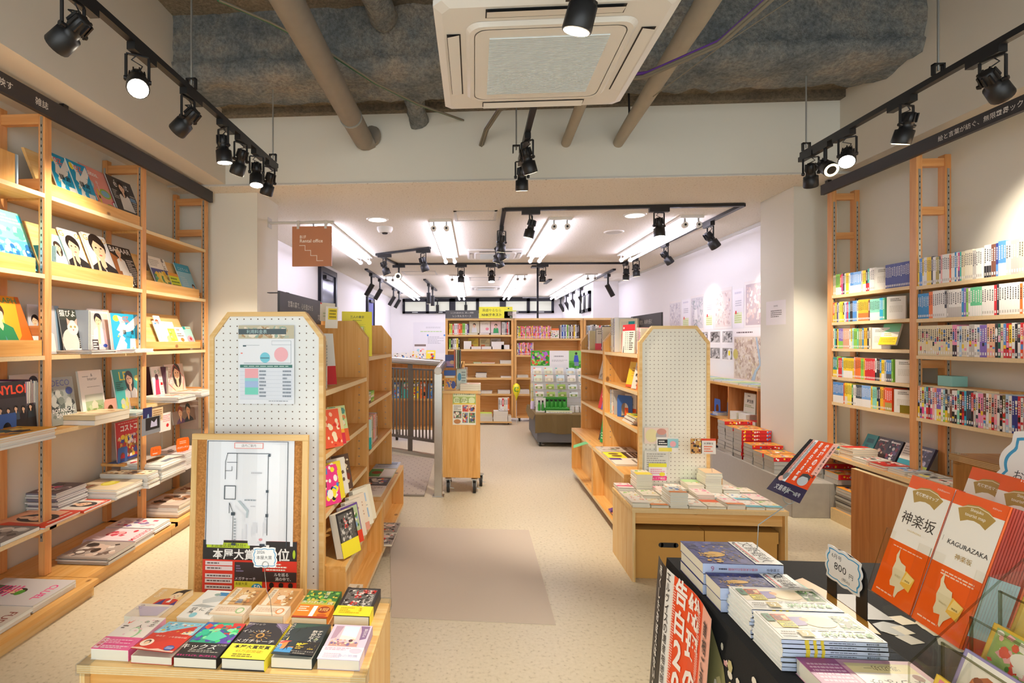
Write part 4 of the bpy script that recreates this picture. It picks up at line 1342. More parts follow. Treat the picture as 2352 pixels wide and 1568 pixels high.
# ---------------------------------------------------------------- far bookcases
BCY = 9.75
def far_case(label, x0, x1, zs, ztop):
 t = thing('bookcase', label, 'bookcase', (x0, BCY, 0), group='bookcases across the far end')
 w = x1 - x0
 MB().box(0, .015, .1, .045, .32, ztop, 'pine_z').build('side_panel').parent = t
 MB().box(w - .045, .015, .1, w, .32, ztop, 'pine_z').build('side_panel').parent = t
 MB().box(0, 0, ztop - .035, w, .32, ztop + .002, 'ply_x').build('top_board').parent = t
 MB().box(.045, .3, .1, w - .045, .318, ztop - .035, 'pine_x').build('back_panel').parent = t
 for z in zs:
  MB().box(.045, .01, z - .035, w - .045, .3, z, 'ply_x').build('shelf_board').parent = t
 MB().box(0, 0, .065, w, .32, .1, 'pine_x').build('plinth').parent = t
 for x in (.1, w - .1):
  castor(t, x, .06, .026)
 return t
Z1 = [1.585, 1.319, 1.054, .796, .502]
Z2 = [1.519, 1.215, .802, .503]
far_case('pine bookcase under the dark rental space sign and the yellow sign', -.537, .715, Z1, 1.885)
far_case('pine bookcase full of pink and orange spines behind the produce display', .722, 1.962, Z2, 1.885)
far_case('pine bookcase partly hidden behind the pegboard gondola', 1.97, 3.1, [1.52, 1.215, .8, .5], 1.885)
def far_sign(name, label, a, b, ops, bg, y=9.72):
 w, h = b[0] - a[0], b[2] - a[2]
 t = thing(name, label, 'sign', ((a[0] + b[0]) / 2, y, a[2]))
 m = MB().box(-w / 2, 0, 0, w / 2, .012, h, 'print', bg)
 Art(m, (-w / 2, -.0003, 0), (1, 0, 0), (0, 0, 1), w, h).run(ops)
 m.build('board').parent = t
 for s in (-.35, .35):
  MB().box(w * s - .02, .012, 0, w * s + .02, .09, .012, 'acrylic').box(w * s - .02, .012, 0, w * s + .02, .02, h * .6, 'acrylic').build('stand').parent = t
far_sign('shelf_sign', 'dark grey sign for the rental space on top of the far bookcase', (-.534, 9.72, 1.888), (.075, 9.72, 2.035), [('T', 'ここから生まれる、新しい時間', .5, .68, .2, 'e8e6e0', dict(maxw=.68)), ('T', 'レンタルスペース', .5, .28, .26, 'e8e6e0', dict(maxw=.55))], '55575a')
far_sign('shelf_sign', 'bright yellow sign reading NHK on top of the far bookcase', (.08, 9.7, 1.888), (.69, 9.7, 2.095), [('T', '英語やるなら', .38, .7, .26, '2f3a20', dict(maxw=.62)), ('T', 'NHKテキスト', .38, .3, .26, '23281c', dict(maxw=.68, bold=.025)), ('E', .88, .85, .025, .06, '2f6b3a')], 'f2ee3a')
far_sign('shelf_sign', 'small white notice clipped at the end of the yellow sign', (.54, 9.66, 1.888), (.76, 9.66, 2.03), [('R', 0, .86, 1, 1, 'd9e86a'), ('L', .3, .3, .9, .8, 6, 'c9b7b0'), ('E', .55, .15, .09, .1, '8a9a7a')], 'f4f0ea')
t = thing('ceiling_pole', 'thin dark pole from the ceiling down behind the far bookcase', 'pole', (1.2, 10.2, ZC))
MB().tube([(0, 0, 0), (0, 0, -1.1)], .02, 'dark_alu', 10).build('pole_tube').parent = t
MB().box(-.12, -.1, -.03, .12, .1, 0, 'dark_alu').build('mounting').parent = t
# ---------------------------------------------------------------- produce display under the olive cloth
t = thing('display_counter', 'grey fabric display counter on castors under an olive cloth', 'table', (1.25, 8.0, 0))
MB().box(-.38, -.55, .06, .6, .55, .45, 'grey_fabric').build('counter_body', bevel=.004).parent = t
b = MB()
n = 14
vs = []
for i in range(n + 1):
 x = -.41 + 1.03 * i / n
 wv = .008 * math.sin(i * 1.9)
 vs += [(x, .57, .455), (x, -.565, .46), (x, -.575 - wv, .45), (x, -.57 - wv * 1.6, .19 + .012 * math.sin(i * .9))]
fs = [(4 * i + k, 4 * i + k + 1, 4 * i + k + 5, 4 * i + k + 4) for i in range(n) for k in range(3)]
b.add(vs, fs, 'cloth_olive')
b.add([(-.41, .57, .455), (-.41, -.565, .46), (-.43, -.45, .36), (-.44, .1, .33), (-.43, .57, .36)], [(0, 1, 2, 3, 4)], 'cloth_olive')
b.build('cloth').parent = t
for x, y in ((-.33, -.48), (.5, -.48), (-.33, .48)):
 castor(t, x, y, .024)
DX, DY, DZ = .866, 8.25, .462
t = thing('produce_backdrop', 'photo backdrop with green plants and a farmer behind the produce rack', 'display board', (DX, DY, DZ))
W_ = .84
b = MB().box(0, 0, 0, W_, .012, .86, 'print', 'eef0f2')
Art(b, (0, -.0003, 0), (1, 0, 0), (0, 0, 1), W_, .86).run([
 ('R', 0, .73, .34, 1, '3fae2e'), ('K', 0, .73, .34, 1, 90, ['2c8a20', '7fd84a', '1f6a1c', 'e0643a', 'b46ad0', 'a8e87a'], .03, 2), ('R', .34, .55, .69, 1, 'f2f2f5'), ('L', .42, .88, .62, .92, 1, '9a9aa0'), ('L', .38, .8, .66, .84, 2, 'c0c0c6'),
 ('R', .69, .68, 1, 1, '8fd06a'), ('R', .69, .68, 1, .82, '5cb93e'), ('K', .69, .68, 1, .8, 40, ['4aa52e', '86d85e', '3b8f26'], .025, 9), ('E', .82, .95, .022, .024, '2a2a30'), ('P', [(.775, .8), (.79, .92), (.85, .92), (.87, .8)], '3b55c8'), ('P', [(.785, .8), (.86, .8), (.87, .73), (.79, .73)], '7f90b8')])
b.build('board').parent = t
MB().box(0, .012, 0, .03, .2, .4, 'acrylic').box(W_ - .03, .012, 0, W_, .2, .4, 'acrylic').build('stand').parent = t
t = thing('tiered_rack', 'clear tiered acrylic rack in front of the produce backdrop', 'rack', (DX, DY, DZ))
b = MB()
for k in range(5):
 y, z = -.06 - .09 * k, .5 - .105 * k
 b.box(0, y - .085, z - .004, W_, y, z, 'acrylic').box(0, y - .088, z - .004, W_, y - .084, z + .05, 'acrylic')
b.build('tiers').parent = t
for x in (0, W_ / 2, W_ - .006):
 MB().prism([(0, 0), (.5, 0), (0, .55)], .006, (x, -.04, 0), (0, -1, 0), (0, 0, 1), 'acrylic').build('side').parent = t
r_ = random.Random(8)
gcard = 'seed packets on the tiered rack'
for k in range(4):
 for c in range(5):
  x = DX + .03 + c * .165
  y, z = DY - .105 - .09 * k, DZ + .502 - .105 * k
  hue = ['e8e6da', 'd8e8d0', 'e4ded0', 'cfe2ea', 'f0ece4'][(c + k) % 5] if k < 2 else ['e8e6da', 'a8c46a', '9ab85a', 'dfeae8', 'f0ece4'][c]
  w, h = .12, .1 if k < 2 else .075
  ops = [('R', .1, .1, .9, .55, 'c9c2a8' if k < 2 else '7f9a4a'), ('E', .5, .35, .2, .16, 'e9e2c0'), ('R', 0, .86, .22, 1, ['O', 'o', 't', 'G', 'T'][c])]
  art_sheet('seed_packet', f'pale packet on tier {["one", "two", "three", "four"][k]} of the produce rack, {nth(c + 1)} across', 'packet', (x, y, z), (1, 0, 0), (0, .3, 1), w, h, ops, hue, .006, gcard)
t = thing('bottle_tray', 'bright green tray of dark capped bottles on the olive cloth', 'tray', (1.16, 7.66, DZ))
MB().box(-.17, -.1, 0, .17, .1, .06, 'leaf_green').box(-.17, .08, .06, .17, .1, .2, 'leaf_green').build('tray_body').parent = t
for k in range(5):
 q = thing('garden_bottle', f'green bottle with a black trigger cap, {nth(k + 1)} in the green tray', 'bottle', (1.04 + k * .06, 7.66, DZ + .06), group='bottles in the green tray')
 MB().tube([(0, 0, 0), (0, 0, .07), (0, 0, .085)], .022, 'leaf_green', 12, radii=[.022, .022, .012]).build('bottle_body').parent = q
 MB().tube([(0, 0, .085), (0, 0, .1)], .013, 'black_metal', 10).box(-.03, -.008, .1, .015, .008, .115, 'black_metal').build('trigger_cap').parent = q
for k in range(4):
 q = thing('white_jar', f'small white jar on the olive cloth, {nth(k + 1)} from the green tray', 'jar', (1.38 + k * .07, 7.62, DZ), group='white jars')
 MB().tube([(0, 0, 0), (0, 0, .07)], .03, 'bottle_white', 14).build('jar_body').parent = q
 MB().tube([(0, 0, .07), (0, 0, .09)], .028, 'plastic_white', 14).build('lid').parent = q
for k in range(2):
 q = thing('green_bottle', ('left' if k == 0 else 'right').replace('left', 'outer').replace('right', 'inner') + ' slim green bottle in the cream stand on the olive cloth', 'bottle', (.915 + k * .05, 7.6, DZ + .02))
 MB().tube([(0, 0, 0), (0, 0, .08), (0, 0, .1), (0, 0, .12)], .018, 'leaf_green', 12, radii=[.018, .018, .01, .01]).build('bottle_body').parent = q
 MB().tube([(0, 0, .12), (0, 0, .145)], .012, 'black_metal', 10).build('cap').parent = q
t = thing('bottle_stand', 'cream stand holding two slim green bottles on the olive cloth', 'stand', (.94, 7.6, DZ))
MB().box(-.07, -.04, 0, .07, .04, .02, 'plastic_white').box(-.07, .03, .02, .07, .04, .2, 'plastic_white').build('stand_body').parent = t
art_sheet('price_strip', 'white price strip along the front of the olive cloth table', 'label', (1.0, 7.5, DZ + .001), (1, 0, 0), (0, .3, 1), .36, .035, [('R', 0, .5, 1, .7, 'J'), ('L', .1, .1, .9, .45, 1, 'g')], 'w', .002)
t = thing('lavender_bottle', 'pale lavender bottle at the outer corner of the olive cloth table', 'bottle', (.86, 7.95, DZ))
MB().tube([(0, 0, 0), (0, 0, .1), (0, 0, .12)], .03, 'lavender', 12, radii=[.03, .03, .015]).build('bottle_body').parent = t
MB().tube([(0, 0, .12), (0, 0, .15)], .018, 'lemon_cap', 10).build('cap').parent = t
# ---------------------------------------------------------------- map wall: low bookcase, maps and photographs
t = thing('low_bookcase', 'low pine bookcase under the maps, behind the piled comic magazines', 'bookcase', (3.05, 5.93, 0))
YL = 3.2
for y in (0, .66, .8 + .6, 2.1, YL - .03):
 MB().box(0, y, .05, .378, y + .028, .93, 'redwood_z').build('divider').parent = t
for z, n in ((.955, 'top_board'), (.53, 'shelf_board'), (.1, 'bottom_board')):
 MB().box(0 if n != 'top_board' else -.006, 0, z - .03, .378, YL, z, 'pine_y').build(n).parent = t
MB().box(.36, 0, .05, .378, YL, .93, 'redwood_z').build('back_panel').parent = t
def wallmap(y0, y1, z0, z1, ops, label, bg='efeae8', cat='map', name='wall_map', group=None):
 return art_sheet(name, label, cat, (3.4285, y1, z0), (0, -1, 0), (0, 0, 1), y1 - y0, z1 - z0, ops, bg, .001, group)
def mapart(seed, cs, n=120):
 return [('R', .04, .05, .96, .93, cs[0]), ('K', .05, .06, .95, .92, n, cs[1:], .035, seed)]
reds = ['e9dcd8', 'd8c0bc', 'c9b4b4', 'e2cfc8', 'f4ecea', 'bfb0b6']
greys = ['dcd8dc', 'c2bcc6', 'b0aab8', 'cfc8cc', 'eceaec']
mo = [(9.06, 9.6, greys, 'farthest grey street map of the upper map row'), (8.19, 8.67, ['d2cfd4', 'a9b0b4', 'c3bcc2', 'e8e4e4', '8f9c98'], 'grey green street map, second from the far end of the upper row'), (7.32, 7.83, reds, 'reddish street map in the bright patch of the upper row'), (6.3, 6.99, reds[::-1], 'reddish street map of the upper row nearest the pillar')]
for i, (a, b_, cs, lab) in enumerate(mo):
 wallmap(a, b_, 1.64, 2.16 + .02 * i, mapart(i, cs) + ([('P', [(.3, .3), (.55, .3), (.5, .6), (.3, .58)], 'f2f0f0')] if i == 1 else []), lab)
for i, (a, b_) in enumerate(((8.7, 9.04), (7.86, 8.16), (7.01, 7.3))):
 wallmap(a, b_, 1.64, 2.15, [('L', .25, .55, .8, .72, 3, 'bdbcc8'), ('L', .2, .85, .8, .95, 1, 'd0cede'), ('R', .15, .12, .85, .4, 'e4ecc8'), ('L', .2, .12, .8, .4, 5, 'b8cc7a'), ('E', .3, .4, .07, .05, 'r')], f'map legend sheet with a red pin in the upper row, {["farthest", "middle", "nearest the pillar"][i]}', 'f3f1f6', 'poster', 'legend_sheet')
bw = ['2d2d2d', '555555', '8a8a8a', 'bdbdbd', 'e2e2e2']
k = 0
for zi, (z0, z1) in enumerate(((1.43, 1.61), (1.2, 1.38))):
 for yi, (a, b_) in enumerate(((8.05, 8.38), (7.66, 7.98), (7.3, 7.6))):
  ops = [('R', .03, .12, .97, .97, '9a9a9a'), ('K', .03, .12, .97, .97, 60, bw, .07, k), ('P', [(.1, .12), (.5, .12), (.9, .5), (.8, .55)], 'c8c8c8')]
  if zi and yi == 2:
   ops += [('E', .68, .5, .18, .42, 'f2f2f2'), ('R', .6, .42, .76, .78, 'f2e21a')]
  wallmap(a, b_, z0, z1, ops, f'black and white street photograph, {["upper", "lower"][zi]} row, {["farthest column", "middle column", "column beside the large map"][yi]}', 'f4f2f2', 'photograph', 'old_photograph')
  k += 1
wallmap(6.2, 7.28, .97, 1.63, [('R', 0, .86, 1, 1, 'f6f2f2'), ('L', .08, .9, .45, .95, 1, '6a5a5a'), ('R', .02, .02, .98, .84, 'dccfc0'), ('K', .02, .02, .98, .84, 420, ['c2ad9c', 'd0bfae', 'b39c8c', 'e4dacd', 'd8c9a8'], .022, 44), ('P', [(.42, .02), (.5, .2), (.6, .33), (.52, .83), (.55, .83), (.64, .33), (.54, .18), (.5, .02)], 'a9bfd0'), ('E', .06, .5, .06, .1, 'cdc06a')], 'large beige map with a blue river under the row of maps')
art_sheet('opening_notice', 'white notice of opening hours taped to the corner pillar', 'notice', (2.9445, 5.574, 1.63), (0, -1, 0), (0, 0, 1), .34, .235, [('T', '営業時間', .5, .78, .07, '6a645c'), ('L', .25, .3, .8, .62, 4, '77716a')], 'ece8e8', .0008)
t = thing('floor_plinth', 'low concrete plinth carrying the piled comic magazines', 'plinth', (2.64, 4.6, 0))
MB().box(0, 0, 0, .3, 1.5, .29, 'concrete_plain').box(.3, 0, 0, .68, .5, .29, 'concrete_plain').build('concrete_block', bevel=.004).parent = t
MB().box(-.002, .02, .0, 0, 1.49, .285, 'concrete_side').build('side_face').parent = t
MB().box(-.02, 1.47, .28, .2, 1.52, .31, 'black_metal').box(-.03, 1.44, .27, .02, 1.53, .3, 'black_metal').build('clip').parent = t
# far posters
art_sheet('wall_poster', 'large white poster with a green line on the far wall above the railing', 'poster', (-2.02, 17.39, 1.07), (1, 0, 0), (0, 0, 1), 1.2, 1.02, [('L', .35, .8, .75, .86, 2, 'c8c8cc'), ('L', .2, .68, .8, .72, 1, 'a8d86a'), ('E', .4, .58, .025, .03, '4f8fd6'), ('E', .86, .58, .025, .03, '4f8fd6'), ('L', .4, .3, .85, .55, 6, 'c4c4cc')], 'e9e8ec')
art_sheet('wall_poster', 'small flyer with pink and blue circles at the corner of the far poster', 'poster', (-2.0, 17.388, .7), (1, 0, 0), (0, 0, 1), .42, .7, [('R', .05, .85, .95, .95, '8a7a70'), ('E', .35, .65, .12, .08, 'q'), ('E', .7, .66, .14, .09, 'i'), ('R', .05, .5, .95, .52, 'g'), ('L', .1, .1, .9, .4, 5, 'c4c4cc')], 'f0eef0')
# ---------------------------------------------------------------- counter cabinets beside the comic shelves
t = thing('counter_cabinet', 'reddish plywood counter side with dark knots, below the comic shelving', 'cabinet', (2.2, 3.26, 0))
MB().box(0, -1.2, 0, .028, 0, .725, 'redwood_z').box(0, -1.2, .725, .028, 0, .727, 'ply_edge').build('side_panel').parent = t
MB().box(.028, -1.2, .42, .36, -.02, .44, 'pine_y').build('shelf_board').parent = t
MB().box(.34, -1.2, 0, .36, -.02, .42, 'pine_z').build('back_panel').parent = t
t = thing('wooden_counter', 'oak topped wooden counter behind the orange brochures', 'counter', (2.62, 3.12, 0))
MB().box(.012, -1.5, 0, .3, -.012, .815, 'oak_z').build('body').parent = t
b = MB().box(0, -1.5, .815, .308, 0, .85, 'oak_y')
for k in range(4):
 b.box(-.0006, -1.5, .818 + k * .008, 0, 0, .821 + k * .008, 'ply_edge')
b.build('counter_top').parent = t
MB().box(-.004, -.06, .8, .05, .004, .854, 'film').build('corner_guard').parent = t
# ---------------------------------------------------------------- the twelve novels on the front table
GN = 'novels on the front table'
TZ = .4505
def novel(p, rz, w, h, t, col, art, label, **k):
 return book('novel', w, h, t, flat(p, rz, TZ), art, col, label, 'book', GN, spine='r', **k)
def dy(v):
 return v
novel((-1.228, 1.616, 0.45), -.02, .128, .2, .034, 'fbf3ec', [
 ('R', 0, .3, 1, 1, 'fbf1ea'), ('P', [(.1, .86), (.16, .8), (.24, .9), (.2, .8), (.14, .76)], 'O'), ('E', .56, .5, .2, .17, 'a8d8a4'), ('E', .52, .48, .18, .16, 'fbf1ea'), ('E', .56, .44, .13, .1, 'fdf6ea'), ('K', .3, .4, .9, .95, 14, ['f5cfd6', 'e0efd8'], .03, 1),
 ('T', '恋', .86, .86, .1, '3a3430'), ('T', '恋', .86, .74, .09, '3a3430'), ('T', 'の', .62, .84, .07, '3a3430'), ('T', '人', .56, .7, .09, '3a3430'), ('L', .1, .6, .25, .72, 2, '6a625c')],
 'pink and white novel with a green hat drawing, outer corner of front row', band='f06aa2', bandh=.36, bandart=[('R', .12, .42, .86, .84, 'ee4f94'), ('L', .15, .46, .84, .82, 3, 'ffd0e2'), ('R', .02, .08, .16, .86, 'f6d6e0'), ('VT', '大感動', .09, .72, .2, 'r', .01), ('L', .2, .08, .9, .32, 2, 'ffe2ee')], scol='f7b0cb')
novel((-1.088, 1.607, 0.45), -.035, .139, .203, .024, 'd23a30', [
 ('R', 0, 0, 1, .56, 'dd3a2e'), ('R', 0, .56, 1, 1, '8fd0e8'), ('E', .38, .8, .13, .07, '3fae7c'), ('E', .75, .77, .13, .07, '49b585'), ('R', .05, .58, .95, .7, 'c8ecf2'), ('K', .05, .57, .95, .98, 60, ['5fc0dc', 'f2f2e4', 'e8c84a', '4a90c8', 'e86a4a', 'ffffff'], .035, 7), ('R', .5, .57, .9, .66, 'f0e8c8'), ('K', .5, .57, .92, .68, 20, ['e8c84a', 'd86a3a', '4a90c8'], .03, 8),
 ('T', '赤のすてきな冒険の話', .56, .46, .05, 'f8e8dc', dict(maxw=.8)), ('E', .18, .22, .14, .12, 'fbe8d8'), ('E', .18, .24, .07, .07, '5a3a2e'), ('E', .18, .21, .05, .06, 'f6cfae'), ('E', .82, .12, .11, .08, '3a5fae'), ('L', .74, .08, .9, .16, 3, 'c8d8f2'), ('P', [(0, 0), (1, 0), (1, .05), (.8, .03), (.6, .07), (.4, .03), (.2, .06), (0, .04)], 'f2c8b8')],
 'red novel with a blue holiday drawing whose cover curls up, front row', lift=.022, scol='b3231c')
novel((-0.941, 1.597, 0.45), -.02, .14, .208, .03, '1d1c1f', [
 ('R', 0, .38, 1, 1, '2fae8a'), ('P', [(0, .38), (.3, 1), (0, 1)], '3a6ab8'), ('P', [(.55, .5), (1, .62), (1, 1), (.7, 1)], 'd8382e'), ('P', [(.8, .38), (1, .38), (1, .7)], '7a4ab8'), ('K', 0, .38, 1, 1, 70, ['2fc8a0', '3fd87a', '1a7a8a', '5f4ab0', '8ae8a8', 'e84a3a'], .09, 3), ('P', [(.3, .5), (.6, .45), (.8, .6), (.5, .75), (.35, .68)], '58d8b0'),
 ('R', 0, 0, 1, .4, '232124'), ('T', 'キックス', .36, .29, .13, 'f4f2ee', dict(bold=.005)), ('T', '大沢勝', .86, .35, .05, 'c8c4bc'), ('L', .2, .14, .92, .22, 2, 'a8a49c'), ('T', '愛をとりもどせ、闇に落ちても。', .5, .06, .06, 'f03a9a', dict(maxw=.94, bold=.01))],
 'black novel with bright green abstract art titled in white katakana, front row')
novel((-0.788, 1.594, 0.45), -.02, .143, .21, .036, '2a2426', [
 ('R', 0, 0, 1, 1, '2c2528'), ('P', [(.7, .92), (1, .75), (1, 1), (.72, 1)], '6a5878')] + [('P', [(.68 + .03 * i, .99 - .02 * i), (1, .96 - .05 * i), (1, .945 - .05 * i), (.68 + .03 * i, .978 - .02 * i)], 'b0a0c0') for i in range(6)] + [('P', [(0, .75), (.2, .96), (0, 1)], '55465e'),
 ('E', .5, .62, .1, .07, 'c8964a'), ('E', .5, .62, .06, .045, '3a2c20')] + [('P', [(.5 + .11 * math.cos(a), .62 + .075 * math.sin(a)), (.5 + .25 * math.cos(a + .05), .62 + .17 * math.sin(a + .05)), (.5 + .25 * math.cos(a - .02), .62 + .17 * math.sin(a - .02))], 'd8a85a') for a in [i * PI / 6 for i in range(12)]] + [
 ('T', '朝井リョウ', .22, .93, .055, 'cfc8c4'), ('T', 'イン・ザ・', .33, .72, .11, 'f2eee8', dict(maxw=.62)), ('T', 'メガチャーチ', .48, .45, .1, 'f2eee8', dict(maxw=.9))],
 'dark novel with a gold sunburst and a broad yellow award band, front row', band='f6e83a', bandh=.38, bandart=[('T', '本屋大賞受賞', .52, .8, .24, '2e2a1c', dict(maxw=.84, bold=.015)), ('T', '45万部突破!', .52, .5, .2, 'c8a020', dict(maxw=.74)), ('L', .2, .1, .85, .34, 2, '8a7a20')], scol='f0e030', hard=True)
novel((-0.635, 1.614, 0.45), -.02, .132, .203, .032, '2a3a3c', [
 ('R', 0, 0, 1, 1, '2c3a40'), ('R', .1, .42, .95, .98, '35584e'), ('E', .74, .82, .14, .1, '7fb0c8'), ('E', .74, .82, .09, .065, 'f4f0c8'), ('P', [(.2, .55), (.28, .85), (.34, .62), (.42, .9), (.5, .6), (.56, .8), (.66, .55)], '1e2c2a'), ('E', .55, .5, .35, .05, '6a8a4a'), ('P', [(.12, .42), (.14, .55), (.16, .42)], 'f2d27a'),
 ('R', .02, .06, .42, .4, 'f2944a'), ('P', [(.02, .06), (.42, .06), (.42, .2), (.02, .3)], '4a9ad8'), ('P', [(.02, .3), (.3, .4), (.02, .4)], 'e8504a'), ('P', [(.2, .1), (.24, .3), (.27, .3), (.3, .12), (.26, .2)], '2a2430'), ('E', .25, .33, .03, .025, '2a2430'),
 ('VT', 'スティーヴン・チャン', .05, .93, .075, 'e8e4d8'), ('VT', '数奇な人生', .72, .72, .09, 'f2eee4', .003), ('VT', 'チャックの', .86, .72, .08, 'f2eee4', .003), ('R', .44, .0, 1, .4, '26282c'), ('T', '映画化!!', .7, .3, .1, 'f8e23a', dict(maxw=.48, bold=.025)), ('L', .48, .16, .92, .25, 2, 'd8b83a'), ('T', 'サンキュー・チャック', .7, .1, .05, 'f0eee8', dict(maxw=.55)), ('L', .5, .02, .92, .07, 1, '9a968e')],
 'dark green novel with a moonlit castle and yellow film notice, front row', lift=.012)
novel((-0.489, 1.617, 0.45), -.015, .134, .2, .032, 'cfc0dc', [
 ('R', 0, 0, 1, 1, 'd8c8de'), ('R', .08, .34, .82, .95, 'e0c4d0'), ('R', .3, .55, .7, .96, 'cfe4f6'), ('P', [(.3, .55), (.7, .55), (.7, .62), (.3, .68)], 'f6ece0'), ('P', [(.72, .97), (.95, .97), (.95, .6), (.8, .55), (.78, .8)], '8a6f96'), ('P', [(.08, .95), (.28, .95), (.2, .6), (.08, .55)], 'b89ab0'), ('R', .1, .36, .8, .47, 'c89a90'), ('K', .1, .36, .8, .58, 26, ['a87a90', 'e8b8a0', 'f2d8b8', '7a6a9a'], .04, 4), ('E', .6, .52, .05, .04, '6a4a52'),
 ('VT', '朝の光と', .88, .86, .06, 'fbf6fa')],
 'pale lilac novel with a sunlit window, aisle end of front row', band='f0e2ee', bandh=.34, bandart=[('L', .06, .7, .8, .95, 2, 'f0a8c4'), ('E', .82, .72, .15, .2, 'f6c8dc'), ('T', '公会の物語', .62, .3, .22, 'b8c8e4', dict(maxw=.6)), ('L', .1, .1, .5, .5, 3, 'd8c8dc')], scol='b9a2cc')
BZ = .06
novel((-1.272, 1.84, 0.45), -.05, .134, .22, .022, 'f4e2c4', [
 ('R', 0, .42, 1, 1, 'efc98c'), ('R', 0, 0, 1, .42, 'f4e8d8'), ('P', [(.35, .42), (1, .42), (.95, .6), (.7, .66), (.4, .58)], 'd8402e'), ('P', [(.4, .42), (.62, .42), (.55, .62)], '3f3a86'), ('P', [(.85, .42), (1, .42), (.94, .58)], '3f3a86'), ('P', [(.66, .5), (.74, .66), (.78, .5)], 'f4f0e8'), ('E', .73, .74, .16, .12, 'f7ddb8'), ('P', [(.56, .74), (.6, .88), (.78, .97), (1, .99), (.9, .88), (.9, .72), (.86, .84), (.7, .86)], '2a2428'), ('E', .68, .74, .012, .014, 'x'), ('E', .79, .74, .012, .014, 'x'), ('E', .74, .68, .03, .012, 'r'),
 ('P', [(.05, .32), (.95, .36), (.9, .06), (.45, .02)], 'cfc4d8'), ('VT', '赤毛の', .2, .9, .1, 'fbf4e8'), ('VT', 'ウン', .16, .34, .08, '8a7aa0')],
 'orange novel with a woman in a red and navy coat, back row corner')
novel((-1.071, 1.836, 0.45), -.04, .127, .21, .026, 'f2f0ea', [
 ('R', 0, 0, 1, 1, 'f3f1ec'), ('P', [(.2, .62), (.5, .8), (.9, .78), (.95, .66), (.6, .56), (.3, .5)], 'cfd2d0'), ('P', [(.05, .4), (.3, .48), (.8, .42), (.6, .36)], 'b8bcba'), ('R', .5, .8, .82, .93, '3a86c0'), ('E', .48, .84, .1, .05, '9ab0a8'), ('VT', '放課', .78, .3, .1, '3a3836'), ('VT', 'に', .5, .3, .1, '3a3836'), ('VT', '冠鳥', .24, .3, .1, '3a3836'), ('E', .4, .1, .1, .08, '8fd0e0')],
 'white novel with grey shapes and a blue cup, second in the back row')
for i, (p, lab, c1, c2) in enumerate((((-0.961, 1.855, 0.45), 'tan illustrated novel with a green seal on its band, back row', 'd9a35c', 'e2b270'), ((-0.813, 1.86, 0.45), 'tan illustrated novel with an orange seal on its band, back row', 'dca260', 'e8b884'))):
 novel(p, -.02, .128, .212, .032, c1, [
  ('R', 0, .3, 1, 1, c1), ('E', .5, .66, .44, .3, c2), ('R', .1, .3, .26, .95, 'f4e6cc'), ('R', .7, .3, .94, .9, 'c08a4a'), ('VT', '喫茶店の', .18, .88, .075, '8a6a4a'), ('K', .3, .34, .9, .9, 34, ['f2d8a8', 'b87a40', 'e8944a', 'f6e8cc', '9a6a3a'], .05, 20 + i), ('E', .54, .62, .12, .09, 'f6e6d0'), ('P', [(.44, .4), (.64, .4), (.6, .54), (.48, .54)], '9a9aa2' if i == 0 else 'e8a05a')],
  lab, band='f6e4cc', bandh=.34, bandart=[('R', 0, .93, 1, .98, 'd8c09a'), ('R', 0, .05, 1, .1, 'd8c09a'), ('L', .1, .3, .7, .75, 3, 'dcb89a'), ('E', .8, .45, .12, .3, 'a8c48a' if i == 0 else 'e89a5a'), ('E', .8, .45, .08, .2, 'f2ead4')], scol=c1)
novel((-0.658, 1.864, 0.45), -.015, .13, .207, .026, '3f7a3a', [
 ('R', 0, .44, 1, 1, '3f8040'), ('P', [(0, .44), (1, .44), (1, .6), (.5, .7), (0, .56)], 'c8c04a'), ('K', 0, .5, 1, 1, 60, ['5fae4a', '2f6a34', 'e0d050', '8ac85a', '1f5a2c'], .05, 5), ('P', [(.14, .9), (.2, .82), (.12, .8), (.24, .78), (.2, .9), (.26, .86)], 'f2e24a'), ('VT', '横川哲', .62, .93, .08, 'f2f0d8'), ('T', '失われた', .34, .55, .1, 'f4f0e0'), ('T', '貌', .86, .52, .1, 'f4f0e0')],
 'green leafy novel with an orange band bearing a big figure, back row', band='f08a22', bandh=.46, bandart=[('L', .04, .45, .36, .9, 3, 'fff2dc'), ('T', '1', .5, .5, .8, 'ffffff', dict(bold=.03)), ('E', .78, .64, .17, .25, 'a03a1a'), ('T', '3冠', .78, .64, .24, 'f8c87a', dict(bold=.01)), ('E', .8, .22, .14, .12, 'c85a1a'), ('R', 0, .0, 1, .12, 'a8341a')], scol='2f6a34')
novel((-0.506, 1.863, 0.45), -.015, .133, .212, .04, '2a282a', [
 ('R', 0, 0, 1, 1, '302e30'), ('R', .08, .3, .92, .95, '6a6866'), ('K', .08, .3, .92, .95, 140, ['c8c4be', '3a3836', '8a8682', '1e1c1c', 'e8e4de'], .04, 6), ('VT', 'しわ', .44, .8, .13, 'e8302a', .012), ('T', '生き', .72, .86, .13, 'e8302a', dict(bold=.012)), ('T', 'わ', .4, .42, .13, 'e8302a', dict(bold=.012)), ('VT', '久永真樹', .86, .72, .06, 'e8e4de')],
 'thick black novel with red brush lettering and a yellow band, back row aisle corner', band='f4e436', bandh=.33, bandart=[('L', .12, .2, .5, .85, 4, 'c8a820'), ('VT', '生き', .68, .75, .2, 'b88a10'), ('L', .3, .2, .9, .4, 1, 'd8b420')], scol='1c1b1d', hard=True)
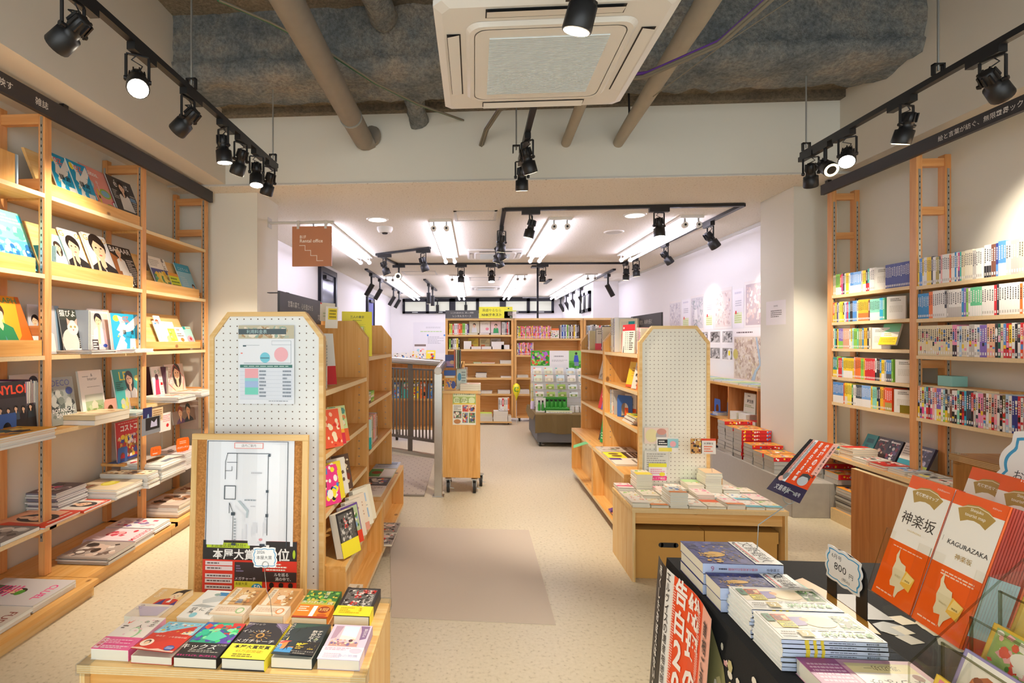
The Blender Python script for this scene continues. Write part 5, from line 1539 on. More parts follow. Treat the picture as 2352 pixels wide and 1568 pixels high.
# ---------------------------------------------------------------- little cloud shaped price cards
def cloud(n, w, h, amp, m=5):
 pts = []
 for i in range(n):
  a = 2 * PI * i / n
  c, s = math.cos(a), math.sin(a)
  q = max(abs(c), abs(s))
  x, y = c / q ** .75, s / q ** .75
  k = 1 + amp * abs(math.sin(a * m))
  pts.append((w / 2 * x * k, h / 2 * y * k))
 return pts
def cloud_card(mb, O, U, V, w, h, ops):
 O, U, V = Vector(O), Vector(U), Vector(V)
 mb.prism(cloud(96, w, h, .1), .0012, O, U, V, 'print', 'fdfdfb')
 A_ = Art(mb, O - U * w / 2 - V * h / 2, U, V, w, h)
 o = cloud(96, .9, .86, .1)
 i = cloud(96, .84, .8, .1)
 A_.poly([(x + .5, y + .5) for x, y in o], '3aa4d8')
 A_.poly([(x + .5, y + .5) for x, y in i], 'fdfdfb')
 A_.run(ops)
q = (-0.783, 1.93, 0.661)
b0 = (-0.724, 1.831, 0.487)
t = thing('prize_card', 'blue edged cloud card reading 2026 on a thin wire above the front table novels', 'card', (b0[0], b0[1], .487))
b = MB()
cc = Vector((q[0] - b0[0], q[1] - b0[1], q[2] - .487))
cloud_card(b, cc, (1, -.02, .03), (-.03, 0, 1), .088, .072, [('T', '2026', .34, .78, .15, '2a2a2c'), ('T', '本屋大賞', .48, .5, .22, '2a2a2c', dict(maxw=.66))])
b.build('card').parent = t
pts = [(0, .02, 0), (-.004, .015, .06), (-.012, .0, .1), cc + Vector((-.002, .002, -.04))]
MB().tube(pts, .0011, 'galv', 6).tube([cc + Vector((.012 * math.cos(a) + .004, -.003, -.026 + .012 * math.sin(a))) for a in [i * PI / 6 for i in range(13)]], .0012, 'galv', 6).build('wire_holder').parent = t
# ---------------------------------------------------------------- cork board with the shop plan leaning on the notice board
t = thing('cork_board', 'framed cork board with a store plan, leaning against the bookcase end behind the novels', 'board', (-1.0, 2.36, 0))
M = face_matrix((-1.262, 2.27, .29), (.545, -.0, 0), (0, .04, .77))
w, h = .53, .765
t.matrix_world = M
b = MB().box(.02, .02, .004, w - .02, h - .02, .012, 'cork')
b.build('cork_panel').parent = t
b = MB()
for a in ((0, 0, w, .026), (0, h - .026, w, h), (0, .026, .026, h - .026), (w - .026, .026, w, h - .026)):
 b.box(a[0], a[1], 0, a[2], a[3], .022, 'ply_x' if a[2] - a[0] > .1 else 'ply_y')
b.build('frame', bevel=.002).parent = t
MB().box(.05, -.29, -.012, .08, .3, 0, 'pine_y').box(w - .08, -.29, -.012, w - .05, .3, 0, 'pine_y').build('easel_legs').parent = t
pm = M @ Matrix.Translation((.068, .28, .0125))
b = MB()
pw, ph = .4, .462
nv = 12
vs = []
for i in range(nv + 1):
 for j in range(2):
  vs.append((pw * i / nv, ph * j, .003 + .0025 * math.sin(i * 1.1)))
b.add(vs, [(2 * i, 2 * i + 2, 2 * i + 3, 2 * i + 1) for i in range(nv)], 'print_gloss', 'eef2f8')
Art(b, (0, 0, .0065), (1, 0, 0), (0, 1, 0), pw, ph, 'print_gloss').run([
 ('R', .01, .0, .018, .985, 'X'), ('R', .01, .98, .93, .985, 'X'), ('R', .925, 0, .933, .985, 'X'),
 ('R', .32, .915, .65, .97, 'f08a80'), ('R', .328, .92, .642, .965, 'f6f4f6'), ('T', '店内ご案内', .485, .943, .027, '7a7078')] +
 [('R', *r, 'X') for r in ((.24, .865, .72, .871), (.71, .84, .735, .868), (.705, .1, .712, .86), (.24, .78, .36, .784), (.35, .62, .356, .865), (.22, .62, .226, .79), (.22, .7, .3, .704), (.295, .7, .3, .745), (.215, .43, .225, .56), (.215, .555, .345, .562), (.34, .43, .348, .562), (.215, .43, .345, .436), (.275, .3, .282, .4), (.32, .0, .326, .3), (.3, .28, .345, .31), (.69, .5, .72, .525), (.69, .27, .72, .3), (.31, .0, .36, .02), (.63, .0, .69, .02))] +
 [('P', [(.22, .786), (.226, .786), (.25, .868), (.244, .868)], 'X'), ('P', [(.275, .4), (.282, .4), (.325, .31), (.319, .31)], 'X'),
  ('P', [(.37, .42), (.4, .42), (.5, .33), (.49, .26), (.47, .26), (.475, .32)], 'b8c8d0')] +
 [('L', .52, .67, .64, .7, 1, 'c8ccd4'), ('L', .45, .415, .68, .44, 1, '9aa6b0'), ('L', .52, .36, .62, .38, 1, 'c8ccd4'), ('L', .335, .04, .36, .26, 8, '9aa6b0'), ('R', .46, .06, .48, .2, 'dfe4ec'), ('R', .55, .12, .6, .22, 'dde2ea'), ('R', .68, .12, .7, .25, 'dde2ea'), ('E', .64, .06, .02, .012, 'f0a0a8')])
o = b.build('store_plan', M=pm)
tag(o, 'white laminated store plan pinned on the cork board', 'poster')
am = M @ Matrix.Translation((.062, .028, .0145))
b = MB().box(0, 0, 0, .425, .272, .001, 'print', 'e23a26')
Art(b, (0, 0, .0012), (1, 0, 0), (0, 1, 0), .425, .272).run([
 ('R', 0, .69, 1, 1, '2c2727'), ('R', 0, 0, 1, .13, 'b4d22e'), ('R', .04, .88, .5, .96, 'c2da32'), ('T', '全国書店員が熱狂!!', .27, .92, .065, '2c2c1c', dict(maxw=.44)), ('T', '本屋大賞', .33, .78, .17, 'f6f4f0', dict(maxw=.56, bold=.02)), ('T', '1', .69, .82, .24, 'f6f4f0', dict(bold=.03)), ('T', '位', .86, .79, .2, 'f6f4f0', dict(bold=.02)), ('E', .97, .8, .015, .07, 'b4d22e')] +
 [('R', .03, y, .32, y + .065, 'ecdcdc') for y in (.6, .52, .4, .32, .22)] + [('L', .05, y + .012, .3, y + .055, 1, '6a5a5a') for y in (.6, .52, .4, .32, .22)] + [
 ('T', '中毒者', .2, .165, .07, 'f6f4f0', dict(bold=.01)), ('T', '続出', .3, .16, .05, 'f6f4f0'), ('R', .345, .14, .64, .66, '3a3030'), ('L', .36, .5, .44, .62, 3, '8a7a9a'), ('T', 'メガチャーチ', .46, .4, .07, 'e8e0e8', dict(maxw=.22)), ('R', .345, .14, .64, .36, 'dcd63a'), ('T', '本屋大賞', .42, .32, .05, '3a3a1c', dict(maxw=.13)), ('E', .585, .23, .065, .1, '2a9ac8'), ('T', '50', .585, .27, .08, 'ffffff', dict(bold=.02)), ('T', '万部', .585, .18, .055, 'ffffff', dict(bold=.01)),
 ('R', .64, .36, 1, .52, '3a2c2a'), ('L', .68, .53, .9, .66, 3, 'f8e8d8'), ('T', 'ルを巡る', .84, .48, .055, 'f6f4f0', dict(maxw=.2)), ('T', '渦の中で、', .86, .41, .055, 'f6f4f0', dict(maxw=.22))] +
 [op for u in (.74, .84, .94) for op in (('E', u, .31, .025, .045, '241c1c'), ('P', [(u - .045, .14), (u + .045, .14), (u + .03, .25), (u - .03, .25)], '241c1c'))] + [('T', 'イン・ザ・メガチャーチ', .3, .065, .08, '2c2c1c', dict(maxw=.48)), ('T', '一', .63, .065, .03, '2c2c1c')])
o = b.build('prize_poster', M=am)
tag(o, 'red, black and lime prize poster on the lower half of the cork board', 'poster')
# price list sheet on the white pegboard
art_sheet('price_list_sheet', 'laminated price list with a small floor plan on the white pegboard', 'poster', (-1.096, 2.395, 1.178), (1, 0, 0), (0, 0, 1), .264, .365, [
 ('R', 0, .83, 1, 1, 'c8c0a4'), ('K', 0, .83, 1, 1, 50, ['d8d0b8', '9ab0a0', 'f0e4d0', 'b8946a'], .05, 3), ('R', .0, .885, .86, .955, '4c5a60'), ('T', '利用料金表', .33, .92, .05, 'b8d8d8', dict(maxw=.52)), ('T', '文悠書店', .82, .855, .03, '9ac0b8'),
 ('R', .08, .745, .38, .748, '6a7a88'), ('R', .08, .73, .14, .745, '44606a'), ('R', .6, .75, .95, .753, '8a98a8'), ('R', .945, .52, .95, .8, '8a98a8'), ('R', .6, .8, .95, .803, '8a98a8'), ('R', .6, .75, .603, .8, '8a98a8'), ('R', .1, .518, .95, .522, '4a6a78'), ('E', .48, .59, .09, .066, '7ad0e4'), ('E', .77, .63, .125, .092, 'f8b8c0'), ('L', .4, .57, .56, .6, 1, '4a7a88'), ('E', .06, .645, .02, .008, 'f08a80'),
 ('R', .03, .46, .97, .5, '3c7a70'), ('L', .1, .47, .9, .49, 1, 'c8e0d8'), ('R', .03, .06, .97, .46, 'e6ecf6')] + [('R', .03, .06 + .05 * k, .97, .062 + .05 * k, 'b4c0d0') for k in range(9)] + [('R', .12, .33, .36, .45, 'f6b0b8'), ('R', .12, .29, .36, .33, '9adce0'), ('R', .12, .21, .36, .29, 'a8c4ec'), ('R', .12, .12, .36, .21, '7adcc8'), ('L', .38, .08, .5, .44, 8, '8a96a4'), ('L', .8, .08, .95, .44, 8, '8a96a4'), ('L', .55, .03, .95, .05, 1, 'a4acb8')], 'f0f4fa')
# ---------------------------------------------------------------- foreground table under the black printed cloth
XL, YB, TT = .55, 1.56, .85
t = thing('display_table', 'table under a black printed cloth with piled monthly magazines', 'table', (XL, YB, 0))
MB().box(.012, -1.1, TT - .03, 1.0, -.012, TT - .004, 'ply_x').build('table_top').parent = t
for x in (.05, .95):
 for y in (-1.05, -.05):
  MB().box(x - .02, y - .02, 0, x + .02, y + .02, TT - .03, 'galv').build('leg').parent = t
b = MB()
b.add([(0, -1.12, TT), (1.02, -1.12, TT), (1.02, 0, TT), (0, 0, TT)], [(0, 1, 2, 3)], 'black_cloth')
n = 24
def fall(pt):
 vs = []
 for i in range(n + 1):
  for j in range(8):
   vs.append(pt(i / n, j / 7))
 return vs
q4 = [(i * 8 + j, i * 8 + j + 1, i * 8 + j + 9, i * 8 + j + 8) for i in range(n) for j in range(7)]
b.add(fall(lambda u, v: (-.006 * (v > 0) - .012 * v * math.sin(u * 21) - .03 * v, -1.12 * u, TT - .7 * v)), q4, 'black_cloth', smooth=True)
b.add(fall(lambda u, v: (1.02 * u, .006 * (v > 0) + .02 * v + .012 * v * math.sin(u * 19), TT - .7 * v)), [tuple(reversed(f)) for f in q4], 'black_cloth', smooth=True)
b.build('cloth').parent = t
# printed motifs of the cloth: pale roofs, a teal wave, blossom
b = MB()
A_ = Art(b, (-.045, -.3, TT - .6), (0, -1, 0), (.065, 0, .998), .6, .6)
A_.run([('P', [(.0, .62), (.12, .72), (.34, .55), (.4, .3), (.3, .2), (.22, .5)], 'b3a468'), ('P', [(.0, .62), (.0, .95), (.12, .86), (.25, .6)], '8f8a5c'), ('K', .05, .45, .4, .95, 40, ['f0d0c8', 'e8e0d0', 'c8bc88', 'd8a0a0'], .018, 4), ('P', [(.06, .2), (.4, .5), (.7, .3), (.55, .2), (.35, .34)], '2c3f48'), ('P', [(.1, .28), (.32, .42), (.36, .2), (.12, .1)], 'cfae82'), ('P', [(.1, .3), (.22, .42), (.34, .4), (.3, .28)], '8a5a3a'), ('L', .12, .12, .3, .26, 6, '5a4a3a')])
b.build('cloth_print').parent = t
b = MB()
Art(b, (0, -1.12, TT + .0002), (1, 0, 0), (0, 1, 0), 1.02, 1.12).run([('P', [(.18, .84), (.3, .9), (.33, .78), (.3, .66), (.2, .72)], 'd89a3a'), ('P', [(.22, .86), (.27, .9), (.28, .84)], '2a9a7a'), ('P', [(.2, .78), (.26, .8), (.28, .7), (.22, .68)], 'e8c88a'), ('P', [(.5, .7), (.75, .5), (.8, .3), (.55, .42)], '8a7a4a'), ('K', .3, .3, .8, .8, 60, ['7a7048', 'a89868', '3a4a48', 'c8b078'], .03, 9)])
b.build('cloth_print').parent = t
# advertising sheet hung over the edge
def bungei_ad(mb, grid, ops):
 """prints ops (u right, v up) on a bent sheet given by grid(u, v) -> point"""
 tmp = MB()
 Art(tmp, (0, 0, 0), (1, 0, 0), (0, 1, 0), 1, 1, base=.0003, step=.00002).run(ops)
 for f, c in zip(tmp.f, tmp.c):
  o = len(mb.v)
  for i in f:
   x, y, z = tmp.v[i]
   p, nn = grid(x, y)
   mb.v.append(tuple(p + nn * z))
  mb.f.append([o + i for i in range(len(f))]); mb.m.append(mb.mi('print')); mb.c.append(c); mb.sm.append(False)
AD = [('R', 0, 0, .05, 1, '2a2628'), ('R', .05, 0, .24, 1, '1f1c1e'), ('R', .02, .3, .06, .95, 'f2a08a'), ('VT', '尽くしたおぼえはない大人の', .13, .94, .07, 'f4f2ee', .03), ('R', .24, .0, .36, 1, 'f6f4f0'), ('VT', 'エルヴィスの遺産相続問題', .3, .96, .06, '2a2628', .01),
   ('R', .36, 0, .8, 1, 'f2511e'), ('VT', '総理の夫', .68, .9, .2, 'fdf4ee', .03), ('VT', '告白20時間', .49, .93, .17, 'fdf4ee', .03), ('L', .37, .3, .42, .95, 40, 'fbd8c8'), ('L', .74, .4, .79, .95, 40, 'fbd8c8'), ('R', .8, .0, 1, .96, 'f4b4a0'), ('VT', '首相ご乱心十一回告白', .9, .9, .085, '3a2a2a', .02)]
t = thing('magazine_advert', 'black, white and orange magazine advert hanging over the table edge', 'poster', (XL - .012, YB, TT))
b = MB()
def gridA(u, v):
 d = (1 - v) * .42
 x = -.012 - .008 * math.sin(u * 7) - .03 * (1 - v)
 return Vector((x, -.006 - u * .35, .008 - d)), Vector((-1, 0, 0))
n = 16
vs = []
for i in range(n + 1):
 for j in range(9):
  p, _ = gridA(i / n, j / 8)
  vs.append(tuple(p))
b.add(vs, [(i * 9 + j, i * 9 + j + 1, i * 9 + j + 10, i * 9 + j + 9) for i in range(n) for j in range(8)], 'print', 'f2ece6')
def dense(ops, k):
 return ops
bungei_ad(b, gridA, [('R', i / 16, 0, (i + 1) / 16, 1, 'f2511e' if i / 16 >= .34 and i / 16 < .78 else ('1f1c1e' if i < 4 else ('f6f4f0' if i < 6 else 'f4b4a0'))) for i in range(16)])
bungei_ad(b, lambda u, v: (gridA(u, v)[0] + Vector((-.0015, 0, 0)), Vector((-1, 0, 0))), [o_ for o_ in AD if o_[0] in ('VT', 'L')])
b.build('sheet').parent = t
# ---------------------------------------------------------------- piles of monthlies
def pile(name, desc, n, x0, x1, y0, y1, th, z, col, art, sart, group, scol, pages='pages', jitter=.0025, cat='magazine', seed=1, turn=False):
 r = random.Random(seed)
 for i in range(n):
  k = n - 1 - i
  lab = f'topmost {desc}' if k == 0 else f'{desc}, {nth(k + 1)} down'
  j = 0 if i == 0 else 1
  dx, dy_ = j * r.uniform(-jitter, jitter), j * r.uniform(-jitter, jitter)
  zz = z + i * (th + .0003)
  if turn:    # upside down to us, spine along the near edge
   M, w, h = face_matrix((x1 + dx, y1 + dy_, zz), (-1, 0, 0), (0, -1, 0)), x1 - x0, y1 - y0
  else:       # top of the cover towards the wall shelves, spine along the near edge
   M, w, h = face_matrix((x0 + dx, y1 + dy_, zz), (0, -1, 0), (1, 0, 0)), y1 - y0, x1 - x0
  book(name, w, h, th, M, art if k == 0 else None, col, lab, cat, group, spine='t' if turn else 'r', scol=scol, sart=sart, pages=pages)
BUN = [('R', 0, 0, 1, .66, '34397e'), ('K', 0, .0, 1, .64, 70, ['2a2f6e', '3f4690', '4a4f96', '23275c'], .07, 5), ('E', .6, .28, .11, .13, 'e8b44a'), ('K', .1, .05, .98, .6, 40, ['c89a4a', 'e0b860', '8a7a6a'], .02, 6), ('K', .55, .05, .98, .3, 30, ['e0b050', 'd09a3a'], .03, 8), ('R', 0, .66, 1, 1, 'f6f5f1'), ('VT', '', .5, .9, .1, 'k'), ('T', '文', .14, .86, .17, '2a2624', dict(rot=0)), ('T', '藝', .36, .86, .17, '2a2624'), ('T', '春', .58, .86, .17, '2a2624'), ('T', '秋', .8, .86, .17, '2a2624'), ('R', .1, .715, .92, .735, 'e2504a'), ('L', .08, .68, .92, .71, 1, '5a5450'), ('E', .06, .72, .03, .02, 'k')]
BSP = [('T', '文藝春秋', .87, .5, .42, '4a4658', dict(maxw=.16, rot=PI)), ('T', '総理の夫初告白20時間', .5, .5, .42, 'd04a5a', dict(maxw=.36, rot=PI)), ('L', .2, .35, .3, .65, 1, '4a4658'), ('T', '6', .12, .5, .5, 'b06a8a', dict(rot=PI))]
pile('monthly_magazine', 'navy and gold literary monthly at the far corner of the cloth', 3, .556, .745, 1.334, 1.478, .0255, TT + .001, '34397e', BUN, BSP, 'literary monthlies', 'b9c6e4')
pile('monthly_magazine', 'navy literary monthly half under the green lettered pile', 2, .561, .75, 1.25, 1.329, .0285, TT + .001, '34397e', BUN, BSP, 'literary monthlies', 'b9c6e4', seed=2)
KAW = [('R', 0, 0, 1, 1, 'f8f7f2'), ('R', .02, .04, .98, .05, 'V'), ('R', .02, .95, .98, .96, 'V'), ('R', .02, .04, .026, .96, 'V'), ('R', .974, .04, .98, .96, 'V'),
    ('R', .05, .1, .95, .62, 'f4e8cc'), ('R', .05, .14, .26, .6, '5a8a4a'), ('K', .05, .12, .27, .6, 60, ['2f6a2c', '8ac86a', 'f2f4ea', '1f4a20'], .025, 3), ('E', .42, .38, .16, .2, 'f2dcae'), ('P', [(.55, .2), (.7, .22), (.74, .55), (.58, .5)], '8a7ab8'), ('E', .56, .3, .04, .07, 'e8a05a'), ('R', .7, .12, .86, .36, 'd86a3a'), ('K', .7, .12, .86, .36, 24, ['e89a4a', '8a3a2a', 'f2d29a'], .02, 5), ('R', .7, .38, .86, .6, 'f2e03a'), ('L', .71, .4, .85, .58, 3, '3a3a1c'), ('R', .87, .12, .95, .4, '3a7a5a'), ('E', .91, .25, .015, .06, '1f2a24'),
    ('L', .08, .635, .92, .69, 1, '8a8a80')] + [('T', ch, .1 + .085 * i, .81, .15, '2f9a2a', dict(bold=.03, maxw=.078)) for i, ch in enumerate('東京かわら版')] + [('R', .64, .71, .77, .92, 'b8a03a'), ('T', '6', .705, .815, .15, 'f6f2dc', dict(bold=.01)), ('L', .8, .74, .94, .9, 2, '6a6a5a')]
KSP = [('R', .22, 0, .26, 1, 'e0c83a'), ('R', .3, 0, .33, 1, 'e0c83a'), ('R', .37, 0, .4, 1, 'e0c83a'), ('L', .45, .3, .7, .7, 1, '6a7084'), ('T', '東京かわら版', .86, .5, .5, '2a2a2c', dict(maxw=.12, bold=.01))]
pile('variety_monthly', 'green lettered monthly in the pile beside the literary monthlies', 7, .574, .757, 1.144, 1.247, .0085, TT + .001, 'f8f7f2', KAW, KSP, 'green lettered monthlies', 'c3cfe6', pages='pages_white', seed=3, turn=True)
pile('variety_monthly', 'green lettered monthly in the pile nearest us', 7, .575, .763, 1.035, 1.14, .0085, TT + .001, 'f8f7f2', KAW, KSP, 'green lettered monthlies', 'c3cfe6', pages='pages_white', seed=4, turn=True)
book('town_book', .2, .142, .03, face_matrix((.797, 1.03, TT + .001), (-1, 0, 0), (0, -1, 0)), [
 ('R', 0, 0, 1, 1, 'd9a4bb'), ('R', .66, 0, 1, 1, 'a8568f'), ('L', .68, .1, .96, .5, 6, 'e0b8d4'), ('T', 'この一冊で', .83, .88, .1, 'f8eef4', dict(maxw=.26)), ('T', '神楽坂のすべて', .82, .7, .1, 'f8eef4', dict(maxw=.3)), ('R', .06, .08, .62, .28, 'f2e4a8'), ('T', '渡辺功一', .34, .18, .1, '7a6a3a', dict(maxw=.3)), ('R', .06, .28, .62, .94, 'f6f2e8'), ('T', 'まちなみ', .34, .48, .17, '3a3430', dict(maxw=.46)), ('T', '木と石', .4, .74, .17, '3a3430', dict(maxw=.36)), ('E', .12, .36, .04, .07, '8a3a2a')], 'd9a4bb',
 'pink and purple town history book in front of the nearest green lettered pile', 'book', None, spine='t', scol='d9a4bb')
# ---------------------------------------------------------------- price card in a black book end
p = (1.052, 1.501, 0.7)
t = thing('price_card', 'blue edged cloud price card reading 800 yen on a black book end', 'card', (.868, 1.36, TT))
b = MB()
pr = [(0, 0), (.032, 0), (.032, .075)] + [(.0625 + .03 * math.cos(a), .075 + .03 * math.sin(a)) for a in [PI - PI * i / 8 for i in range(9)]] + [(.093, .0), (.125, 0), (.125, .13)] + [(.0625 + .0625 * math.cos(a), .13 + .045 * math.sin(a)) for a in [PI * i / 10 for i in range(11)]] + [(0, .13)]
b.prism([(x * 1.1, y * .72) for x, y in pr], .0015, (0, .01, 0), (-.02, -1, 0), (0, 0, 1), 'black_metal')
b.box(0, -.12, 0, .06, .0, .0015, 'black_metal')
b.build('book_end').parent = t
b = MB()
cloud_card(b, (-.012, -.065, .088), (.1, -.99, -.08), (.0, -.08, .997), .1, .078, [('T', '6月号', .3, .76, .14, '2a2a2c'), ('T', '800', .42, .48, .22, '2a2a2c'), ('T', '円', .74, .42, .15, '2a2a2c'), ('T', '(税込)', .6, .2, .12, '2a2a2c')])
b.build('card').parent = t
# ---------------------------------------------------------------- brochure rack
RX, RYf, RZ = .752, 1.046, 1.0
Udir = Vector((-.035, -1, 0)).normalized()
t = thing('brochure_rack', 'clear acrylic brochure rack holding the orange tourist maps', 'rack', (RX, RYf, TT))
b = MB()
V1 = Vector((.31, .02, .95)).normalized()
BW = .092
def rk(u, v, d=0):
 N = Udir.cross(V1)
 return Vector((0, 0, RZ - TT)) + Udir * u + V1 * v + N * d
def panel(b, u0, v0, u1, v1, d, mat='acrylic'):
 vs = [rk(u0, v0, d), rk(u1, v0, d), rk(u1, v1, d), rk(u0, v1, d)]
 vs += [v - Udir.cross(V1) * .003 for v in vs]
 b.add(vs, [(0, 1, 2, 3), (7, 6, 5, 4), (0, 4, 5, 1), (1, 5, 6, 2), (2, 6, 7, 3), (3, 7, 4, 0)], mat)
for u0, u1 in ((-.008, .09), (.1, .2)):
 panel(b, u0, -.002, u1, .06, .012)
 panel(b, u0, .06, u0 + .022, .12, .012)
 panel(b, u1 - .022, .06, u1, .12, .012)
panel(b, -.008, -.002, .2, .2, -.075)
for u in (-.008, .094, .2):
 b.add([rk(u, 0, -.075), rk(u, 0, .013), rk(u, .12, .013), rk(u, .17, -.075)], [(0, 1, 2, 3)], 'acrylic')
 b.add([rk(u, .0, .013), rk(u + .002, 0, .013), rk(u + .002, .12, .013), rk(u, .12, .013)], [(0, 1, 2, 3)], 'acrylic_edge')
b.add([rk(-.008, -.002, .013), rk(.2, -.002, .013), rk(.2, -.002, -.075), rk(-.008, -.002, -.075)], [(0, 1, 2, 3)], 'acrylic')
b.build('upper_pockets').parent = t
b = MB()
b.box(.0, -.21, 0, .24, .02, .004, 'acrylic')
for k in range(6):
 b.box(.005 + k * .008, -.2, .004, .008 + k * .008, -.06, .006, 'acrylic_edge')
for y in (-.205, -.1, .012):
 b.add([(.01, y, .004), (.2, y, .004), (.12, y, RZ - TT + .02), (.02, y, RZ - TT - .02)], [(0, 1, 2, 3)], 'acrylic')
b.box(-.01, -.2, .004, -.007, .01, .07, 'acrylic').box(.2, -.205, .004, .203, .012, .33, 'acrylic')
b.build('base').parent = t
def fan(u, v, r0, r1, a0, a1, n=12):
 return [(u + r0 * math.cos(a) * .5, v + r0 * math.sin(a)) for a in [a0 + (a1 - a0) * i / n for i in range(n + 1)]] + [(u + r1 * math.cos(a) * .5, v + r1 * math.sin(a)) for a in [a1 + (a0 - a1) * i / n for i in range(n + 1)]]
CITY = [(.3, .36), (.34, .42), (.37, .35), (.46, .32), (.58, .31), (.6, .28), (.7, .22), (.76, .21), (.74, .17), (.68, .14), (.6, .1), (.57, .05), (.53, .06), (.5, .13), (.38, .12), (.34, .15), (.35, .2), (.31, .25), (.33, .31)]
def brochure_art(jp):
 ops = [('R', 0, .9, 1, 1, 'f2601c'), ('R', 0, 0, 1, .46, 'f2600f'), ('R', 0, .46, 1, .9, 'f5f1e8')]
 A = PI / 2
 ops += [('P', [(.14, .88), (.3, .925), (.5, .94), (.7, .925), (.86, .88), (.74, .795), (.62, .82), (.5, .828), (.38, .82), (.26, .795)], 'b3924a'), ('P', [(.16, .89), (.3, .915), (.5, .93), (.7, .915), (.84, .89), (.84, .885), (.7, .91), (.5, .925), (.3, .91), (.16, .885)], 'f4ead0')]
 if jp:
  ops += [('T', '新宿観光マップ', .5, .873, .034, 'f8f2e0', dict(maxw=.52, bold=.02)), ('T', '日本語/Japanese', .8, .955, .018, 'fbe0cc', dict(maxw=.32)), ('T', '神楽坂', .5, .665, .1, '33302e', dict(maxw=.84)), ('T', 'KAGURAZAKA', .5, .575, .014, 'd8c48a'), ('L', .15, .415, .85, .43, 1, 'fbd0b0')]
 else:
  ops += [('T', 'Shinjuku', .5, .895, .028, 'f8f2e0', dict(bold=.008)), ('T', 'tourist map', .5, .855, .03, 'f8f2e0', dict(maxw=.48, bold=.008)), ('T', '英語/English', .82, .955, .014, 'fbe0cc', dict(maxw=.2)), ('R', .06, .62, .065, .66, '55504c'), ('T', 'KAGURAZAKA', .56, .63, .05, '33302e', dict(maxw=.78)), ('T', '神楽坂', .56, .55, .042, 'b3924a'), ('L', .25, .39, .9, .43, 2, 'fbd0b0')]
 ops += [('P', CITY[:7] + CITY[12:], 'e8dcb6'), ('P', CITY[6:13], 'e8dcb6'), ('P', [(.62, .28), (.86, .25), (.82, .14), (.58, .17)], 'f4c250'), ('P', [(.66, .27), (.84, .25), (.8, .2), (.6, .19)], 'f9dc8a'), ('T', '新宿区' if jp else 'Shinjuku', .48, .21, .018, 'c8bc8c'), ('T', '神楽坂', .72, .21, .015, '6a5a2a'), ('L', .1, .04, .8, .06, 1, 'fbd0b0')]
 return ops
def brochures(u, v, d, n, jp, lab, vis=True):
 N = Udir.cross(V1)
 for i in range(n):
  O = Vector((RX, RYf, TT)) + rk(u, v, d - i * .0042)
  M = face_matrix(O, Udir, V1)
  l = f'front orange and white tourist map {lab}' if i == 0 else f'tourist map {nth(i + 1)} from the front {lab}'
  book('tourist_map', BW, .229, .004, M, brochure_art(jp) if i == 0 else [('R', 0, .93, 1, 1, 'f2601c')], 'f2600f' if i == 0 else 'c4331c', l, 'brochure', 'orange tourist maps', parts=i == 0, spine='l' if jp else 'r', scol='b93420' if i else 'f2600f', sart=[('R', 0, 0, .3, 1, 'b93420'), ('R', .1, 0, .52, 1, '9db4bc')] if i else None, pages='pages_white', mat='print_gloss')
brochures(0, 0, .006, 4, True, 'lettered in Japanese in the lower pocket')
brochures(.096, -.001, .006, 12, False, 'lettered KAGURAZAKA in the lower pocket')
brochures(-.022, .05, -.105, 2, True, 'lettered in Japanese in the raised rear pocket')
brochures(.055, .045, -.09, 3, False, 'lettered in English in the raised rear pocket')
# take-one card with two cats
t = thing('take_one_card', 'white cloud card with a blue edge and two drawn cats above the brochures', 'card', (1.0, 1.03, 1.12))
b = MB()
cc = Vector((0, 0, 0))
def cat(u, v):
 return [('E', u, v, .07, .075, 'efdcbc'), ('P', [(u - .065, v + .04), (u - .05, v + .1), (u - .02, v + .065)], 'e8b48a'), ('P', [(u + .065, v + .04), (u + .05, v + .1), (u + .02, v + .065)], 'e8b48a'), ('E', u - .03, v + .01, .02, .023, '4a403a'), ('E', u + .03, v + .01, .02, .023, '4a403a'), ('E', u, v - .025, .008, .006, 'd88a8a')]
cloud_card(b, (.0, -.045, .105), (-.035, -.998, -.0), (.3, .0, .95), .2, .155, [('T', 'ご自由に', .5, .72, .13, '3a3a3c', dict(maxw=.62)), ('T', 'お持ちください', .5, .48, .13, '3a3a3c', dict(maxw=.72))] + cat(.22, .27) + cat(.4, .22))
b.build('card').parent = t
MB().tube([(-.01, -.03, .06), (-.1, -.03, .0), (-.1, -.03, -.266)], .002, 'galv', 6).build('wire_holder').parent = t
# ---------------------------------------------------------------- clear tiered stand with card sets
t = thing('card_stand', 'clear acrylic stepped stand with paper card sets at the near corner', 'stand', (.62, .8, TT))
b = MB()
def slope_side(y):
 b.add([(0, y, 0), (.3, y, 0), (.3, y, .46), (0, y, .159), (0, y + .004, 0), (.3, y + .004, 0), (.3, y + .004, .46), (0, y + .004, .159)], [(0, 1, 2, 3), (7, 6, 5, 4), (1, 5, 6, 2)], 'acrylic')
 b.add([(0, y, .159), (.3, y, .46), (.3, y + .004, .46), (0, y + .004, .159)], [(0, 1, 2, 3)], 'acrylic_edge')
 b.add([(0, y, 0), (0, y, .159), (0, y + .004, .159), (0, y + .004, 0)], [(0, 1, 2, 3)], 'acrylic_edge')
slope_side(0.0)
slope_side(-.4)
for k in range(6):
 x, z = .041 + .038 * k, .193 + .0377 * k
 b.box(x, -.4, z - .1, x + .003, 0, z, 'acrylic').box(x, -.4, z - .002, x + .003, 0, z, 'acrylic_edge').box(x - .038, -.4, z - .1, x, 0, z - .097, 'acrylic')
 b.box(x, -.003, z - .09, x + .003, 0, z, 'acrylic_edge')
b.build('steps').parent = t
